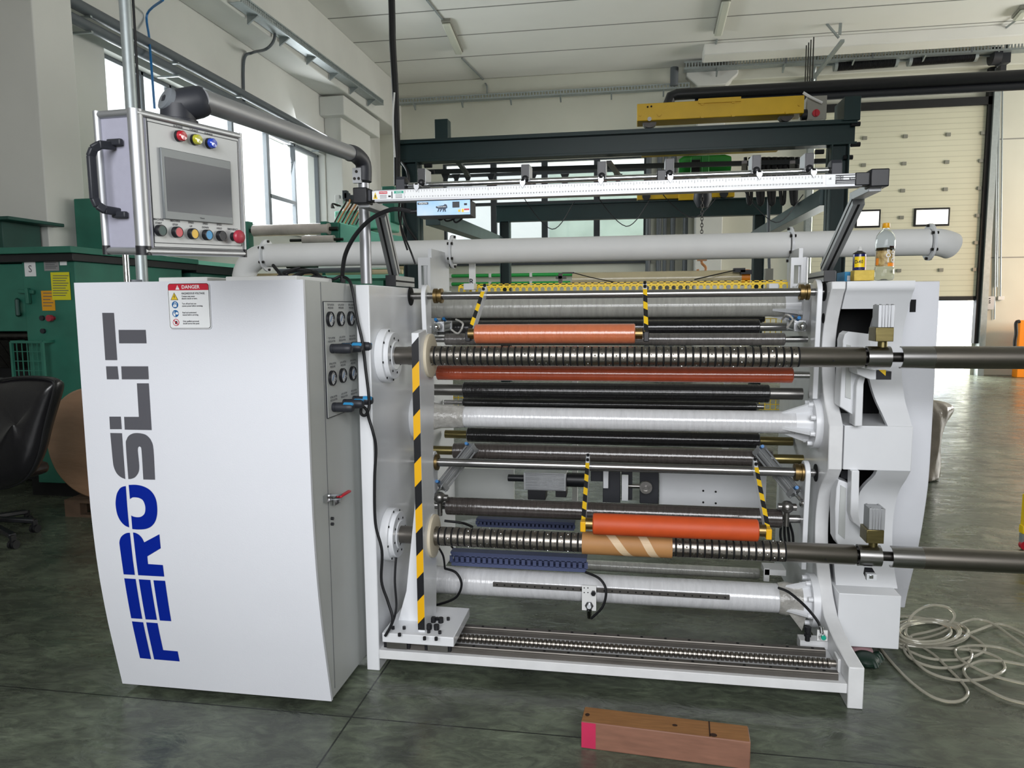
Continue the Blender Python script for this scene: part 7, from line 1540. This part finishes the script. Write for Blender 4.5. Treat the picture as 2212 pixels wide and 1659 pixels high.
# distant equipment between the windows and the duct
def wrapped_roll(lab, pa, pb_, Y, r):
    a_, b_ = at(*pa, y=Y), at(*pb_, y=Y); z_ = (a_.z + b_.z) / 2; t = thing('wrapped_roller', lab, 'roller', ((a_.x + b_.x) / 2, Y, z_ - r), group='film-wrapped rollers stored behind the duct')
    MB().cyl((a_.x, Y, z_), (b_.x, Y, z_), r).build('roller', 'dirty_plastic', t); MB().cyl((a_.x - 0.18, Y, z_), (b_.x + 0.12, Y, z_), r * 0.35).build('journal', 'steel_dark', t)
wrapped_roll('upper film-wrapped roller in front of the left windows', (548, 497), (712, 496), 9.2, 0.075); wrapped_roll('lower film-wrapped roller just above the white duct', (655, 519), (722, 517), 9.0, 0.055)
st = thing('storage_rack', 'green steel rack holding the wrapped rollers behind the duct', 'rack', (at(640, 600, y=9.3).x, 9.3, 0))
for px in (540, 706):
    g = MB(); fbox(g, px - 6, 478, px + 6, 921, 9.15, 0.12); g.build('upright', 'mach_green', st)
g = MB(); fbox(g, 664, 527, 674, 556, 8.97, 0.4); fbox(g, 696, 527, 704, 556, 8.97, 0.4); g.build('roller_cradle', 'mach_green', st)
g = MB(); fbox(g, 540, 540, 706, 556, 9.3, 0.5); g.build('shelf', 'beige', st); g = MB(); fbox(g, 546, 590, 706, 598, 9.2, 0.6); g.build('shelf', 'beige', st)
for k, (a_, b_, y_, m) in enumerate(((620, 880, 575, 'steel_dark'), (700, 890, 583, 'beige'), (690, 860, 578, 'white_matt'), (705, 870, 590, 'kraft_light'), (600, 800, 586, 'pipe_grey'))):
    p_, q_ = at(a_, y_, y=8.4 - 0.15 * k), at(b_, y_, y=8.4 - 0.15 * k); tag(MB().cyl((p_.x, p_.y, p_.z), (q_.x, p_.y, p_.z), 0.028).build('stored_tube', m), ['dark steel tube lying behind the duct, topmost of the pile', 'beige tube lying behind the duct', 'white tube lying behind the duct', 'pale cardboard tube lying lowest behind the duct', 'grey tube lying behind the cable coil'][k], 'tube', group='tubes stored behind the duct')
tm = thing('tube_stand', 'low green stand carrying the stored tubes behind the duct', 'stand', (at(760, 620, y=8.3).x, 8.3, 0))
for px in (715, 840): g = MB(); fbox(g, px - 8, 566, px + 10, 945, 8.45, 0.1); g.build('upright', 'mach_green', tm)
g = MB(); fbox(g, 600, 594, 880, 602, 7.75, 0.8); g.build('shelf', 'mach_green_light', tm)
gu = thing('green_feeder', 'bright green feeder unit with hoses on top behind the aluminium post', 'machine', (at(770, 520, y=9.6).x, 9.6, 0))
g = MB(); fbox(g, 722, 454, 828, 494, 9.6, 0.7); g.build('upper_box', 'mach_green_light', gu, bevel=0.02)
g = MB(); g.ext([at(734, 480, y=9.3), at(812, 502, y=9.3), at(880, 512, y=9.3), at(880, 914, y=9.3), at(734, 914, y=9.3)], (0, 0.6, 0)); g.build('side_cheek', 'mach_green_light', gu, bevel=0.01)
g = MB(); fbox(g, 716, 480, 738, 918, 9.25, 0.2); g.build('front_post', 'mach_green', gu, bevel=0.01)
g = MB(); fbox(g, 825, 402, 852, 480, 9.9, 0.4); g.build('rear_column', 'mach_green', gu, bevel=0.01)
for k in range(7):
    px = 742 + 8 * k; cable('hose', [at(px - 22, 485, y=9.5), at(px - 10, 462, y=9.5), at(px + 4, 440, y=9.6), at(px + 6, 432, y=9.7)], 0.012, 'copper_hose' if k % 2 else 'steel_dark', gu, n=4)
for k, (px, py, m) in enumerate(((728, 430, 'white_matt'), (736, 438, 'white_matt'), (748, 425, 'frame_dark'), (758, 430, 'frame_dark'), (744, 420, 'frame_dark'))): g = MB(); fbox(g, px - 5, py - 9, px + 5, py + 9, 9.7, 0.08); g.build('valve', m, gu, bevel=0.006)
for k in range(3): cable('hose', [at(722 - 3 * k, 450, y=9.6), at(718, 440, y=9.6), at(730 + 3 * k, 445, y=9.6)], 0.01, 'steel_dark', gu, n=4)
# film roll with wrapped ends behind the yellow guard
fr_ = thing('film_roll', 'beige film-wrapped roll with an orange sleeve behind the yellow guard rail', 'roll', (at(1420, 600, y=5.6).x, 5.6, 1.4))
a_, b_ = at(1237, 604, y=5.6), at(1600, 600, y=5.6); z_ = (a_.z + b_.z) / 2
MB().cyl((a_.x, 5.6, z_), (b_.x, 5.6, z_), 0.055).build('roll_body', mat('film_beige', 'd8cba6', 0.3, noise=(8, 0.15), coat=0.5), fr_); MB().cyl((b_.x, 5.6, z_), (b_.x + 0.06, 5.6, z_), 0.058).build('end_sleeve', 'orange_paint', fr_)
MB().box((a_.x, 5.57, 0), (a_.x + 0.04, 5.63, z_)).box((b_.x - 0.1, 5.57, 0), (b_.x - 0.06, 5.63, z_)).build('stand', 'white_matt', fr_)
g = MB(); fbox(g, 1585, 579, 1610, 588, 5.5, 0.05); fbox(g, 1600, 583, 1625, 592, 5.5, 0.05); g.build('rotary_union', 'charcoal', fr_)
cable('union_cable', [at(1588, 584, y=5.5), at(1560, 590, y=5.5), at(1500, 604, y=5.4)], 0.004, parent=fr_, n=5)
g = MB(); fbox(g, 1206, 590, 1214, 620, 4.9, 0.04); fbox(g, 1200, 596, 1222, 602, 4.9, 0.06); fbox(g, 1214, 588, 1240, 591, 4.9, 0.02); g.build('sensor_post', 'steel_dark', mc)
cable('sensor_wire', [at(1238, 589, y=4.9), at(1280, 600, y=4.9), at(1330, 610, y=4.9)], 0.003, parent=mc, n=4)
# cage wire seen between the rollers at the back of the machine
g = MB()
for (a0, a1, b0, b1) in ((1640, 1700, 688, 720), (1640, 1700, 852, 884), (950, 1000, 848, 880)):
    p_, q_ = at(a0, b1, y=4.5), at(a1, b0, y=4.5)
    for k in range(6): x = p_.x + (q_.x - p_.x) * k / 5; g.bar((x, 4.5, p_.z), (x, 4.5, q_.z), 0.004, 0.004)
    for k in range(4): z = p_.z + (q_.z - p_.z) * k / 3; g.bar((p_.x, 4.5, z), (q_.x, 4.5, z), 0.004, 0.004)
g.build('wire_cage', 'guard_yellow', mc)
g = MB(); x0 = at(1057, 1060, y=6.0); g.box((at(1057, 1070, z=0.0).x, at(1057, 1070, z=0).y - 0.3, 0), (at(1104, 1070, z=0).x, at(1057, 1070, z=0).y, 0.12)); tag(g.build('red_crate', 'red', bevel=0.005), 'small red crate on the floor seen through the gap in the rollers', 'crate')
